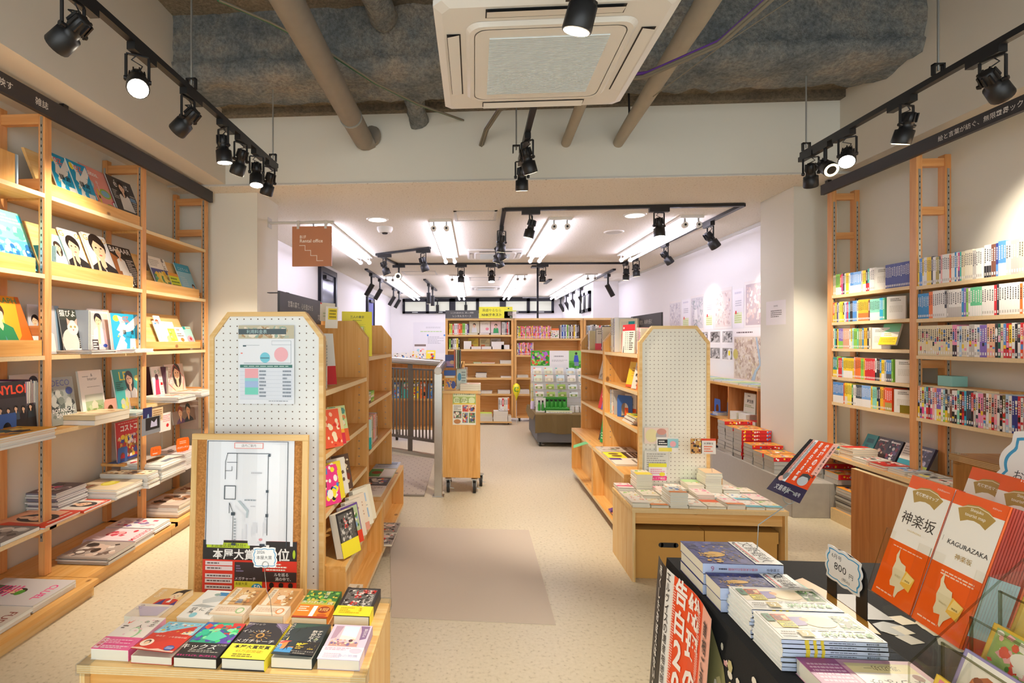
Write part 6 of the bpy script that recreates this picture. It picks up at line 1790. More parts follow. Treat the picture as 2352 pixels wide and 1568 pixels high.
cs = [('pink blossom card set with a white blank heart', 'e8c23a', [('R', .06, .06, .94, .94, 'e8808a'), ('K', .06, .06, .94, .94, 60, ['f8d0d4', 'f4a8b0', 'ffffff'], .04, 3), ('E', .5, .45, .3, .28, 'f6f0e6')]),
   ('lilac card set with a brown lion dog drawing', '9a8fc0', [('R', .05, .05, .95, .95, 'f2eee2'), ('P', [(.15, .1), (.2, .5), (.35, .7), (.5, .66), (.62, .45), (.6, .2), (.4, .1)], 'b8602e'), ('K', .2, .15, .55, .6, 16, ['8a3f1c', 'd07a42'], .05, 5), ('R', .72, .5, .84, .9, '7a78b8'), ('R', .88, .3, 1, .6, '5a58a0')]),
   ('green and red flower card set', 'd8b030', [('R', .06, .06, .94, .94, '9ab86a'), ('K', .06, .06, .94, .94, 70, ['e0503a', 'f4f0e0', '5a8a3a', 'f2b0b0'], .05, 7), ('E', .5, .5, .2, .2, 'f4f0e4')]),
   ('gold edged plain card set', 'c9a63c', [('R', .05, .05, .95, .95, 'e6c860'), ('E', .5, .5, .2, .2, 'f2e2a0')])]
for k in range(4):
 for c in range(2):
  lab, col, ops = cs[(k + 2 * c) % 4]
  x, z = .62 + .041 + .038 * k, TT + .193 + .0377 * k
  V = Vector((.34, 0, .94)).normalized()
  O = Vector((x - .004, .796 - c * .125, z - .045)) - V * .062
  book('card_set', .115, .062, .005, face_matrix(O, (0, -1, 0), V) , ops, col, f'{lab}, {["far", "near"][c]} slot of clear step {["one", "two", "three", "four"][k]}', 'card set', 'card sets on the clear stand', parts=False, scol=col, mat='print_gloss')
# ---------------------------------------------------------------- advert on a tall wire over the literary monthlies
p0 = Vector((.738, 1.44, TT + .0785))
t = thing('wire_advert', 'curved orange and white magazine advert clipped on a tall thin wire', 'card', tuple(p0))
b = MB()
tl, tr, bl, br = [Vector(q) - p0 for q in ((0.966, 1.6, 1.187), (1.033, 1.58, 1.174), (0.777, 1.47, 1.076), (0.85, 1.45, 1.044))]
def gridB(u, v):
 p = (bl * (1 - u) + br * u) * (1 - v) + (tl * (1 - u) + tr * u) * v
 nn = (br - bl).cross(tl - bl).normalized()
 return p - nn * (.018 * math.sin(v * PI)), nn
vs = []
for j in range(13):
 for i in range(2):
  vs.append(tuple(gridB(i, j / 12)[0]))
b.add(vs, [(2 * j, 2 * j + 1, 2 * j + 3, 2 * j + 2) for j in range(12)], 'print', 'f6f2ec')
cols = []
for j in range(12):
 v0, v1 = j / 12, (j + 1) / 12
 if j < 3:
  cols.append(('R', 0, v0, 1, v1, '33294a'))
 else:
  cols += [('R', 0, v0, .12, v1, '2a2628'), ('R', .12, v0, .2, v1, 'f4b4a0'), ('R', .2, v0, .3, v1, 'f6f4f0'), ('R', .3, v0, .82, v1, 'f2511e'), ('R', .82, v0, 1, v1, 'f4b4a0' if j > 5 else 'f2511e')]
bungei_ad(b, gridB, cols)
bungei_ad(b, lambda u, v: (gridB(u, v)[0] + gridB(u, v)[1] * .0012, gridB(u, v)[1]), [('T', '文藝春秋', .36, .12, .13, 'f4f0ec', dict(maxw=.44)), ('T', '6月号', .8, .11, .07, 'f4f0ec', dict(maxw=.28)), ('VT', '総理の夫', .68, .92, .11, 'fdf4ee', .03), ('VT', '初告白20時間', .47, .94, .09, 'fdf4ee', .03), ('VT', '首相ご乱心十一回', .92, .93, .06, '3a2a2a', .02), ('L', .21, .35, .29, .97, 30, '2a2628'), ('L', .13, .35, .19, .97, 30, 'a04a3a'), ('E', .72, .36, .15, .09, 'c8c6c4'), ('P', [(.57, .38), (.6, .47), (.74, .49), (.87, .46), (.88, .38), (.8, .43), (.66, .43)], '4a4644'), ('E', .66, .36, .02, .012, '3a3634'), ('E', .78, .36, .02, .012, '3a3634'), ('E', .2, .34, .07, .07, '8a8684'), ('E', .14, .28, .08, .05, 'f4b4a0')])
b.build('sheet').parent = t
cc = gridB(.55, .1)[0]
b = MB().tube([(0, 0, 0), (.004, .002, .06), cc + Vector((0, -.004, -.03))], .0013, 'galv', 6)
b.tube([cc + Vector((.016 * math.cos(a), -.006, -.012 + .018 * math.sin(a))) for a in [i * PI / 7 for i in range(15)]], .0015, 'galv', 6)
b.build('wire_holder').parent = t
# ---------------------------------------------------------------- magazines on the wall shelving
GF = 'magazines shown face out on the wall shelving'
def mag(a, b, z, label, art, bg='w', x=-2.555, lean=.13, t=.007, n=1, name='magazine', sp='r', **k):
 """leans against its backing with the cover to the aisle; a, b: points of its upper corners"""
 h = math.hypot(a[2] - z, 0) * 1.0
 L = h * math.sqrt(1 + (lean / .33) ** 2)
 return book(name, b[1] - a[1], L, t, face_matrix((x, a[1], z), (0, 1, 0), (-lean / .33, 0, 1)), art, bg, label, 'magazine', GF, spine=sp, pages='pages_white', **k)
def oz(full=True):
 return [('R', 0, 0, 1, 1, '1da3cf'), ('E', .18, .87, .11, .08, 'f2dc3a'), ('P', [(.1, .5), (.3, .75), (.22, .95), (.4, .9), (.55, .6), (.3, .4)], 'f2efe6'), ('P', [(.3, .5), (.5, .7), (.95, .98), (.98, .8), (.7, .55)], 'f2efe6'), ('P', [(.05, .05), (.3, .45), (.5, .3), (.4, .02)], 'f2efe6'), ('P', [(.55, .02), (.6, .35), (.95, .35), (.85, .1), (.9, .02)], 'f2efe6'), ('P', [(.1, .6), (.28, .52), (.1, .4)], '1da3cf'), ('P', [(.75, .7), (1, .62), (1, .68)], '1da3cf'), ('P', [(.38, .3), (.5, .42), (.56, .1)], '1da3cf'),
   ('T', 'OZ', .5, .87, .13, 'f06a5a', dict(maxw=.4, bold=.03)), ('L', .35, .77, .65, .8, 1, 'f06a5a'), ('T', '鎌', .42, .52, .13, '2a2a2a', dict(bold=.01)), ('T', '倉', .7, .52, .13, '2a2a2a', dict(bold=.01)), ('T', 'さんぽ', .56, .4, .07, '2a2a2a', dict(maxw=.5)), ('P', [(.15, .4), (.2, .44), (.22, .38)], 'f2dc3a'), ('P', [(.62, .08), (.68, .12), (.7, .05)], 'f2dc3a')]
mag((-2.64, 3.116, 2.661), (-2.64, 3.29, 2.658), 2.345, 'blue magazine with white birds, top shelf, nearest the ladder post', oz())
mag((-2.63, 3.274, 2.661), (-2.63, 3.453, 2.651), 2.345, 'blue magazine with white birds overlapping its twin on the top shelf', oz(), x=-2.545)
mag((-2.66, 3.427, 2.688), (-2.66, 3.695, 2.695), 2.342, 'salmon pink magazine with fruit drawings on the top shelf', [('T', 'kiitos.', .42, .87, .1, 'f8f0ea', dict(maxw=.66, bold=.02)), ('E', .18, .62, .15, .1, 'a8d0e0'), ('E', .18, .62, .1, .07, 'f4ece0'), ('E', .16, .34, .16, .11, 'd8502e'), ('E', .16, .34, .13, .09, 'f4e4d0'), ('E', .68, .5, .22, .1, 'a8c84a'), ('E', .68, .5, .16, .07, '8ab8d0'), ('E', .72, .2, .2, .09, '8ab84a'), ('E', .72, .2, .16, .07, 'f2ead0'), ('E', .92, .32, .1, .07, 'd83a6a'), ('E', .92, .32, .07, .05, 'f4ece0'), ('R', .36, .25, .42, .55, 'f0d04a'), ('R', .37, .36, .43, .42, '4a4440'), ('VT', '暮らす', .48, .7, .07, 'f8f0ea')], 'ee9c8c', x=-2.57)
mag((-2.64, 3.676, 2.689), (-2.64, 3.958, 2.703), 2.342, 'charcoal fashion magazine with a woman in a white suit on the top shelf', [('R', 0, 0, 1, 1, '4a4644'), ('T', 'éclat', .5, .86, .16, 'f2eeea', dict(maxw=.92)), ('F', .5, .7, .13, '2a1e1a', 'ece4da', True), ('L', .05, .5, .25, .7, 5, 'c8c0b8'), ('L', .76, .3, .96, .7, 8, 'c8c0b8'), ('R', .72, .55, .95, .63, '7aa0c0'), ('L', .35, .04, .75, .16, 2, 'ece4da')], '4a4644')
t = thing('book_support', 'small pine board leaning at the near end of the top magazine shelf', 'board', (-2.6, 2.73, 2.331))
MB().box(-.02, 0, 0, .0, .1, .2, 'pine_z').build('plank').parent = t
book('picture_magazine', .012, .2, .16, face_matrix((-2.76, 2.84, 2.332), (0, 1, 0), (0, -.08, 1)), None, 's', 'thin pale blue magazine standing behind the small pine board', 'magazine', parts=False)
# second shelf
mag((-2.64, 2.698, 2.214), (-2.64, 2.946, 2.202), 1.875, 'mint green magazine with a sea picture on the near bay, second shelf', [('R', 0, .5, 1, 1, '7ccbb0'), ('R', 0, 0, 1, .5, '5ab8d0'), ('K', 0, .02, 1, .5, 60, ['2f8ac0', 'c8eef2', '1f6aa8', '9adce8', 'f2f2e8'], .07, 4), ('K', .05, .5, .95, .75, 14, ['a8e0d0', '5ab8a0', 'd8f0e0'], .08, 5), ('L', .1, .78, .9, .95, 3, 'f4c8c0'), ('R', .88, .84, 1, .96, 'a')], '7ccbb0')
for k in range(5):
 book('thin_booklet', .24, .18, .007, face_matrix((-2.77, (-2.65, 2.967, 2.098)[1] + .035 + k * .011, 1.864), (1, 0, 0), (0, 0, 1)), None, ['3f8f94', '2f7f88', '4a989c', '3a858c', '5aa4a6'][k], f'thin teal booklet standing beside the near ladder post, {nth(k + 1)} from us', 'booklet', 'teal booklets', parts=False)
GQ = [('R', 0, 0, 1, 1, 'd4d6da'), ('F', .52, .5, .33, '1f1a1a', '2a2628', False), ('P', [(.1, .0), (.22, .3), (.3, .55), (.36, .5), (.3, .2), (.26, 0)], 'f0c09a'), ('P', [(.4, 0), (.5, .3), (.72, .36), (.9, .0)], '2a2628'), ('P', [(.45, 0), (.52, .3), (.62, .1), (.6, 0)], 'f4f2ee'), ('T', 'G', .1, .9, .12, 'd8a83a'), ('T', 'O', .88, .9, .1, 'd8a83a'), ('L', .05, .04, .2, .12, 3, 'f4f2ee')]
mag((-2.64, 3.102, 2.144), (-2.64, 3.282, 2.144), 1.872, 'pale turquoise magazine with a woman in white beside the near ladder post', [('R', 0, 0, 1, 1, 'a8dcdc'), ('F', .45, .6, .16, '3a2a26', 'f0f2f4', True), ('K', .6, .1, 1, .5, 14, ['3fb8b0', '9ad8c8', 'e8d88a'], .08, 2), ('R', .7, .62, .9, .74, 'd8c86a')], 'a8dcdc', x=-2.57)
mag((-2.66, 3.223, 2.199), (-2.66, 3.392, 2.189), 1.872, 'grey magazine with a dark haired man resting his cheek, nearer copy', GQ, 'd4d6da')
mag((-2.66, 3.423, 2.21), (-2.66, 3.653, 2.185), 1.872, 'grey magazine with a dark haired man resting his cheek, farther copy', GQ, 'd4d6da', t=.016)
mag((-2.64, 3.671, 2.175), (-2.64, 3.921, 2.167), 1.872, 'black fashion magazine with a woman in a white peplum dress', [('R', 0, 0, 1, 1, '2a2422'), ('P', [(0, 0), (.4, 0), (.3, .7), (0, .8)], 'a8683a'), ('T', 'BAZAAR', .5, .9, .13, 'f2eeea', dict(maxw=.96, bold=.01)), ('F', .38, .72, .11, 'e8d8b8', 'f4f0ea', False), ('P', [(.2, .02), (.56, .02), (.5, .3), (.62, .2), (.66, .34), (.44, .42), (.26, .42)], 'f4f0ea'), ('L', .62, .05, .95, .7, 14, 'e8e0d4')], '2a2422')
mag((-2.7, 4.043, 2.206), (-2.7, 4.131, 2.2), 1.864, 'slim grey and brown magazine tucked behind the black fashion magazine', [('R', .4, .1, 1, .95, '7a6654')], 'a8a4a8', x=-2.64, lean=.02)
mag((-2.66, 4.155, 2.121), (-2.66, 4.226, 2.118), 1.866, 'dark magazine edge behind the third ladder post, second shelf', [('L', .2, .1, .8, .6, 6, 'd8d4cc')], '3a3432', x=-2.58)
mag((-2.62, 4.127, 2.166), (-2.62, 4.373, 2.176), 1.872, 'white lifestyle magazine with yellow tulips, second shelf far bay', [('R', 0, 0, 1, .66, '5a5a94'), ('K', 0, .02, 1, .64, 46, ['f0c83a', 'f4d86a', 'e8b82a', 'f0c83a', '5a9a5a', '7ab890'], .12, 6), ('R', 0, .66, 1, 1, 'f1ede2'), ('VT', '暮しの手帖', .84, .94, .12, '2a2a2a', .01), ('L', .06, .72, .6, .92, 4, 'b8b4a8')], 'f1ede2')
mag((-2.6, 4.352, 2.057), (-2.6, 4.499, 2.061), 1.872, 'lime yellow booklet half behind the tulip magazine', [('R', 0, .85, 1, 1, 'f0a03a'), ('L', .1, .35, .9, .8, 3, '6a8a1a'), ('E', .3, .14, .14, .08, 'f4f2ea'), ('E', .7, .14, .14, .08, 'f4f2ea')], 'e6ec2a', x=-2.55)
mag((-2.62, 4.52, 2.164), (-2.62, 4.759, 2.167), 1.872, 'sky blue travel magazine with a girl in the corner', [('R', 0, .75, 1, 1, '3aa4c8'), ('R', 0, .1, 1, .2, '7ab8d0'), ('T', 'ことりっぷ', .5, .84, .11, 'f4f8fa', dict(maxw=.7)), ('F', .82, .22, .1, '3a2a22', 'f4f0ea', False), ('L', .1, .3, .5, .6, 5, 'c8e0ea')], '9cd0e4')
# third shelf
mag((-2.62, 2.652, 1.723), (-2.62, 2.927, 1.715), 1.4, 'amber magazine with a man in a green jacket, near bay third shelf', [('R', 0, 0, 1, 1, 'ec9a22'), ('P', [(.4, 0), (.75, .3), (.9, 1), (1, 1), (1, 0)], 'c8641a'), ('P', [(.1, .2), (.35, .9), (.5, .8), (.4, .2)], 'f8c85a'), ('F', .35, .56, .17, '3a2418', '1f7a4a', False), ('P', [(.3, 0), (.36, .3), (.44, 0)], '4a8a8a'), ('T', 'GRAPH', .62, .92, .1, '1f9a6a', dict(maxw=.7))], 'ec9a22', t=.01)
mag((-2.74, 3.061, 1.697), (-2.74, 3.165, 1.69), 1.44, 'magazine with a dark haired man in a white shirt behind the near post', [('R', 0, 0, 1, 1, 'c8ccd4'), ('F', .48, .5, .26, '2a2224', 'f2f2f2', False)], 'c8ccd4', x=-2.72, lean=.03)
MG = [('R', 0, 0, 1, 1, 'c4c8d0'), ('F', .1, .5, .28, '2a2224', 'f2f2f2', False), ('P', [(.75, 0), (1, 0), (1, 1), (.7, 1)], '8aa8c0'), ('E', .9, .9, .06, .04, 'e8dc3a')]
mag((-2.68, 3.122, 1.695), (-2.68, 3.24, 1.695), 1.388, 'pale magazine partly hidden behind the ladder post, third shelf', MG, 'c4c8d0', x=-2.66, lean=.03)
mag((-2.66, 3.216, 1.679), (-2.66, 3.411, 1.679), 1.388, 'cat magazine with a white cat on a black cover', [('R', 0, 0, 1, 1, '2f302a'), ('R', 0, .75, 1, 1, '3f4438'), ('T', '猫びより', .48, .9, .16, 'f4f2ec', dict(maxw=.92, bold=.01)), ('E', .35, .25, .36, .3, 'e6dfd2'), ('E', .52, .58, .24, .17, 'f1ece4'), ('P', [(.3, .62), (.3, .8), (.45, .72)], 'e0b8a8'), ('P', [(.62, .72), (.76, .8), (.74, .62)], 'e0b8a8'), ('E', .44, .6, .05, .025, 'b8a45a'), ('E', .62, .6, .05, .025, 'b8a45a'), ('E', .53, .53, .03, .02, 'd88a8a'), ('E', .3, .06, .12, .05, 'f4efe6'), ('E', .68, .06, .12, .05, 'f4efe6'), ('L', .72, .05, .96, .35, 7, 'e0dcd4')], '2f302a', x=-2.62, lean=.06)
for k in range(3):
 book('magazine', .23, .29 - .008 * k, .008, face_matrix((-2.8, (-2.62, 3.372, 1.683)[1] + k * .011, 1.387), (1, 0, 0), (0, 0, 1)), None, ['9aa4b0', '5a6a80', 'e4e2de'][k], f'magazine standing spine out beside the cat magazine, {nth(k + 1)} along', 'magazine', 'magazines standing spine out', parts=False)
mag((-2.66, 3.464, 1.694), (-2.66, 3.681, 1.695), 1.388, 'fashion magazine with a woman in a pink blouse, chin on her hand', [('R', 0, 0, 1, 1, 'c8c2c2'), ('R', .7, .3, 1, 1, 'e8c4b4'), ('F', .42, .62, .17, '1f1a20', 'f2ccd4', False), ('P', [(.3, .2), (.36, .5), (.42, .62), (.46, .55), (.42, .2)], 'f3c6a2'), ('L', .05, .06, .3, .4, 8, 'f2eeea'), ('R', .04, .04, .3, .3, '3a3434'), ('L', .06, .06, .28, .28, 4, 'f2eeea'), ('E', .6, .16, .1, .04, '3a5ab0'), ('L', .1, .88, .9, .97, 1, 'f2eeea')], 'c8c2c2', x=-2.62, lean=.05)
mag((-2.6, 3.589, 1.668), (-2.6, 3.904, 1.678), 1.388, 'blue magazine with white birds and a yellow sun, third shelf', oz(), 'w', x=-2.57, lean=.04, t=.022)
mag((-2.76, 3.962, 1.712), (-2.76, 4.2, 1.719), 1.388, 'pale magazine behind the blue birds magazine, third shelf', [('L', .1, .8, .9, .95, 2, 'c87a6a')], 'ece6e0', x=-2.74, lean=.02)
mag((-2.68, 4.198, 1.679), (-2.68, 4.282, 1.672), 1.42, 'white magazine with a red dot behind the far bay post', [('E', .3, .8, .3, .08, 'O'), ('K', 0, .1, 1, .6, 10, ['f0b8c0', 'e8e0d8'], .2, 2)], 'f2eeea')
mag((-2.63, 4.161, 1.634), (-2.63, 4.448, 1.63), 1.42, 'pale green and white health magazine in a sunny patch', [('R', 0, .8, .6, 1, 'f6f6f2'), ('T', 'ストレス', .4, .9, .1, '3a4a6a', dict(maxw=.5)), ('E', .1, .9, .05, .035, 'b'), ('R', .2, .05, .38, .25, '9ac0e8'), ('K', .3, .1, .95, .5, 14, ['e8e87a', 'd8ec9a'], .08, 3), ('R', .6, .22, .95, .72, 'a8c83a'), ('K', .62, .24, .93, .7, 20, ['7ab02a', 'd8e05a', 'e8f0a8'], .06, 5)], 'dceed8')
mag((-2.61, 4.441, 1.591), (-2.61, 4.579, 1.583), 1.42, 'small white magazine with red lettering in the sunny far bay', [('T', '健康', .35, .85, .12, 'r', dict(maxw=.5)), ('L', .1, .5, .8, .7, 2, '6a5a4a'), ('E', .5, .35, .2, .1, 'o')], 'f4f0e6')
mag((-2.61, 4.579, 1.599), (-2.61, 4.711, 1.594), 1.42, 'aqua magazine with a pink flower in the sunny far bay', [('E', .5, .35, .4, .2, 'f2a0b0'), ('E', .55, .38, .14, .08, 'r'), ('R', 0, .85, .3, 1, '1f9a94'), ('L', .35, .88, .95, .96, 1, 'f0a060')], 'a8dcd4')
# fourth shelf
mag((-2.6, 2.657, 1.244), (-2.6, 2.923, 1.221), .94, 'black music magazine with red letters and a band, held by a blue book end', [('R', 0, 0, 1, 1, '2a282a'), ('R', 0, .3, 1, .7, '3f3c3e'), ('T', 'NYLON', .5, .85, .17, 'f0502e', dict(maxw=.96, bold=.03))] + [('F', .14 + .18 * i, .46 - .02 * (i % 2), .045, '1a1616', ['2a3a44', '3a3634', '44586a', '262a30', '2f3a40'][i], i == 4) for i in range(5)], '2a282a', x=-2.56, lean=.03, t=.014)
mag((-2.76, 2.961, 1.266), (-2.76, 3.165, 1.244), .94, 'magazine with a dark haired head peeping over the music magazine', [('R', 0, 0, 1, 1, 'd8d0cc'), ('F', .8, .7, .17, '2a2224', 'e8e4e0', False)], 'd8d0cc', x=-2.74, lean=.02)
def bookend(p, col, label, w=.13, h=.15, d=(0, 1, 0)):
 t = thing('book_end', label, 'book end', p)
 pr = [(0, 0), (w * .27, 0), (w * .27, h * .42)] + [(w * .5 + w * .23 * math.cos(a), h * .42 + h * .24 * math.sin(a)) for a in [PI - PI * i / 8 for i in range(1, 8)]] + [(w * .73, h * .42), (w * .73, 0), (w, 0), (w, h * .85), (w * .93, h), (w * .07, h), (0, h * .85)]
 MB().prism(pr, .0015, (0, 0, 0), d, (0, 0, 1), col).build('upright').parent = t
 n = Vector(d).cross(Vector((0, 0, 1))).normalized() * -.09
 b = MB().add([(0, 0, .001), tuple(Vector(d) * w + Vector((0, 0, .001))), tuple(Vector(d) * w + n + Vector((0, 0, .001))), tuple(n + Vector((0, 0, .001)))], [(0, 1, 2, 3)], col)
 b.build('foot').parent = t
bookend((-2.525, (-2.52, 2.643, 1.061)[1], .937), 'blue_end', 'blue metal book end in front of the black music magazine', .115, .14)
for k in range(7):
 book('magazine', .22, [.3, .3, .31, .29, .3, .3, .29][k], .009, face_matrix((-2.78, (-2.55, 2.866, 1.228)[1] + .008 + k * .0125, .937), (1, 0, 0), (0, 0, 1)), None, ['b9a0b0', 'd8d4d0', '5a2a4a', '7a3a5a', 'c9cdd0', 'd8dcd8', 'e8e6e0'][k], f'magazine standing spine out beside the black music magazine, {nth(k + 1)} along', 'magazine', 'magazines standing spine out', parts=False, scol=['b9a0b0', 'd8d4d0', '5a2a4a', '8a3f3a', 'c9cdd0', 'd8dcd8', 'e8e6e0'][k])
mag((-2.66, 3.099, 1.236), (-2.66, 3.311, 1.244), .938, 'grey green interiors magazine with white lettering beside the ladder post', [('R', 0, 0, 1, 1, '9aa09a'), ('K', 0, .1, 1, .8, 40, ['5a645c', '7a847a', 'b8bcb4', '3a4440'], .1, 4), ('T', 'DECO', .5, .88, .13, '5a64a0', dict(maxw=.8)), ('E', .8, .7, .14, .08, '3a4a8a'), ('T', 'BOTANICAL', .5, .3, .08, 'f2f2ee', dict(maxw=.9, bold=.01)), ('T', 'DREAMS', .5, .2, .08, 'f2f2ee', dict(maxw=.7, bold=.01))], '9aa09a', x=-2.62, lean=.05, t=.02)
mag((-2.66, 3.372, 1.266), (-2.66, 3.591, 1.263), .938, 'white interiors magazine with a small country house photo', [('T', 'Interior', .56, .82, .06, '3a3a3a', dict(maxw=.4)), ('T', '&', .55, .9, .06, '3a3a3a'), ('L', .15, .86, .4, .89, 1, '8a8a8a'), ('L', .3, .64, .85, .67, 1, 'a8a49c'), ('R', .15, .06, .94, .5, 'a4b48a'), ('R', .15, .36, .94, .5, 'c8ccb8'), ('K', .15, .08, .94, .3, 30, ['7a9a5a', 'b8c89a', '8aa86a'], .06, 6), ('P', [(.4, .2), (.4, .3), (.52, .38), (.66, .3), (.66, .2)], 'd8ccb4')], 'e9e4dc', x=-2.62, lean=.05, t=.016)
mag((-2.64, 3.695, 1.257), (-2.64, 4.007, 1.247), .938, 'teal magazine with yellow letters and a woman in a pale blouse', [('R', 0, 0, 1, 1, '3fa4a0'), ('T', 'LEE', .42, .84, .2, 'f0e03a', dict(maxw=.62, bold=.01)), ('F', .56, .62, .14, '2a2220', 'c8c4c0', True), ('E', .86, .76, .11, .07, 'd8d06a'), ('P', [(.55, .04), (.62, .28), (.7, .04)], '3fb49c'), ('L', .05, .5, .3, .72, 5, '2a5a58'), ('K', .1, .04, .5, .4, 12, ['c8c86a', 'b8bcb8'], .06, 6)], '3fa4a0', x=-2.6, lean=.06, t=.012)
bookend((-2.57, (-2.56, 3.516, 1.025)[1], .937), 'pink_end', 'dusty pink metal book end before the teal magazine', .125, .125)
mag((-2.66, 4.167, 1.256), (-2.66, 4.318, 1.252), .985, 'white magazine with a woman in a red dress, far bay', [('T', 'ゆう', .5, .84, .13, '3fa87a', dict(maxw=.7)), ('P', [(.1, 0), (.6, 0), (.55, .4), (.6, .62), (.3, .66), (.2, .4)], 'd8305a'), ('E', .42, .68, .16, .1, '5a2a3a'), ('L', .65, .1, .9, .7, 8, 'd8c8c8'), ('R', .7, .42, .9, .5, 'r')], 'f2ece6', x=-2.62, lean=.05, t=.01)
for k in range(2):
 book('magazine', .2, .27, .01, face_matrix((-2.8, (-2.66, 4.318, 1.149)[1] + .01 + k * .015, .982), (1, 0, 0), (0, -.06, 1)), None, ['5a3a4a', '3a3e4a'][k], f'{["plum", "slate"][k]} magazine wedged upright beside the red dress magazine', 'magazine', parts=False)
mag((-2.68, 4.388, 1.264), (-2.68, 4.68, 1.254), .985, 'magazine with a long haired woman under a red rubber band', [('R', 0, 0, 1, 1, 'cfbcb4'), ('F', .6, .5, .2, '2a1e1c', 'f0cdb4', True), ('L', .05, .4, .3, .9, 9, 'f2ece8')] + [('P', [a, b, (b[0] + .02, b[1]), (a[0] + .02, a[1])], 'd8302a') for a, b in (((.1, .4), (.5, .98)), ((.5, .98), (.96, .55)), ((.96, .55), (.8, .1)), ((.1, .4), (.5, .1)))], 'cfbcb4', x=-2.64, lean=.05, t=.01)
# lower: red warehouse guide and kimono magazine
z5 = (-2.72, 3.966, 0.55)[2]
sh_ = MB().box(-2.8, (-2.72, 3.792, 0.761)[1], z5 - .02, -2.62, 3.83, z5, 'pine_y').build('ledge')
sh_.parent = sh
mag((-2.72, 3.826, 0.848), (-2.72, 4.134, 0.8), z5 + .001, 'red shopping guide packed with food pictures, held by a blue book end', [('R', 0, 0, 1, 1, 'd0202c'), ('T', 'コストコ', .5, .82, .16, 'f6f2ee', dict(maxw=.94, bold=.04)), ('L', .1, .93, .9, .97, 1, 'f0b0a0'), ('K', .02, .02, .98, .7, 70, ['d8a04a', 'f0d23a', 'b0301f', '8a5a2a', 'f4e8d8', '3a4a9a'], .06, 7), ('T', '本当の', .6, .45, .1, 'f6f2ee', dict(maxw=.7, bold=.03)), ('T', 'ガチ得!', .6, .6, .09, 'f6f2ee', dict(maxw=.6, bold=.02)), ('R', 0, 0, 1, .06, '2f3a8a')], 'd0202c', x=-2.7, lean=.02)
bookend((-2.66, (-2.66, 3.784, 0.666)[1], z5 + .001), 'blue_end', 'blue metal book end in front of the red shopping guide', .11, .115)
zk = .53
mag((-2.66, 4.466, 0.844), (-2.66, 4.847, 0.797), zk + .2, 'brown kimono magazine with a couple in purple and navy robes', [('R', 0, 0, 1, 1, '9a8478'), ('T', '美しいキモノ', .5, .88, .12, 'e0d4cc', dict(maxw=.92)), ('F', .32, .52, .1, '8a3a2a', '6a4a7a', False), ('F', .66, .56, .11, '221e20', '2e3a4a', False)], '9a8478', x=-2.64, lean=.04, t=.012)
for k in range(4):
 book('magazine', .2, .3, .013, face_matrix((-2.8, (-2.64, 4.834, 0.742)[1] + .01 + k * .018, zk + .11), (1, 0, 0), (0, 0, 1)), None, ['cfc0b4', 'c8bcb0', 'e0d8d0', '8fae86'][k], f'pale thick magazine standing beside the kimono magazine, {nth(k + 1)} along', 'magazine', 'magazines standing spine out', parts=False)
# ---------------------------------------------------------------- magazines lying in piles
def lying(desc, xf, yf, w, h, z, n, th, art, col='w', group='piled magazines on the wall shelving', seed=1, away=False, jit=.008, pages='pages_white'):
 """w along the shelf, h across it; xf aisle side edge, yf far end"""
 r = random.Random(seed * 13 + n)
 for i in range(n):
  k = n - 1 - i
  dx, dy_ = r.uniform(-jit, jit), r.uniform(-jit, jit)
  zz = z + .0005 + i * (th + .0004)
  if away:
   M = face_matrix((xf + dx, yf - w + dy_, zz), (0, 1, 0), (-1, r.uniform(-.02, .02), 0))
  else:
   M = face_matrix((xf - h + dx, yf + dy_, zz), (0, -1, 0), (1, r.uniform(-.02, .02), 0))
  lab = (f'top copy: {desc}' if n > 1 else desc) if k == 0 else f'{nth(k + 1)} copy down: {desc}'
  book('magazine', w, h, th, M, art if k == 0 else None, col if k == 0 else r.choice(['w', 'e4e2de', col]), lab, 'magazine', group, spine='r', pages=pages, parts=k == 0)
def photo(c0, cs, seed, hair=None, n=30):
 o = [('R', 0, 0, 1, 1, c0), ('K', .05, .05, .95, .95, n, cs, .12, seed)]
 if hair:
  o += [('F', .5, .45, .22, hair, cs[0], True)]
 return o
X_ = lambda p: p[0]
lying('white magazines bulging over the third shelf edge near the cat magazine', -2.42, 3.44, .24, .3, 1.386, 3, .008, photo('6a5a5a', ['4a3a3a', '8a7a7a'], 3), 'd8d4d0', seed=1)
lying('dark red magazines over the third shelf edge below the pink blouse cover', -2.42, 3.63, .21, .3, 1.386, 2, .008, photo('8a2a2a', ['b03a2a', '5a1a1a'], 4), '8a2a2a', seed=2)
lying('white magazines over the third shelf edge below the blue birds cover', -2.43, 3.87, .22, .3, 1.386, 3, .009, None, 'ececec', seed=3)
lying('old bundle tied with red string on the fourth shelf', -2.4, 3.53, 0.34, .33, .936, 2, .03, photo('d8c49a', ['c8a86a', 'e8d8b0', 'a8884a'], 5) + [('R', .3, 0, .32, 1, 'd8402e'), ('R', .68, 0, .7, 1, 'd8402e')], 'd8c49a', seed=4, pages='pages')
lying('pale magazines under the teal cover on the fourth shelf', -2.38, 3.78, .2, .3, .936, 2, .012, photo('d0e4e2', ['b8d4d4', 'e8eeea'], 6), 'd0e4e2', seed=5)
lying('yellow covered magazines overhanging the fourth shelf at the near bay', -2.30, 2.76, .36, .3, .936, 5, .012, photo('e8a81f', ['c87a1a', '3a3430', 'f0c84a', '5a6a4a'], 7), 'e8a81f', seed=6)
lying('red and white recipe magazines on the far bay fourth shelf', -2.33, 4.28, .26, .33, .981, 4, .011, photo('f0e0d0', ['e86a4a', 'd8c8a8', '9ac8d8'], 8), 'ececea', seed=7)
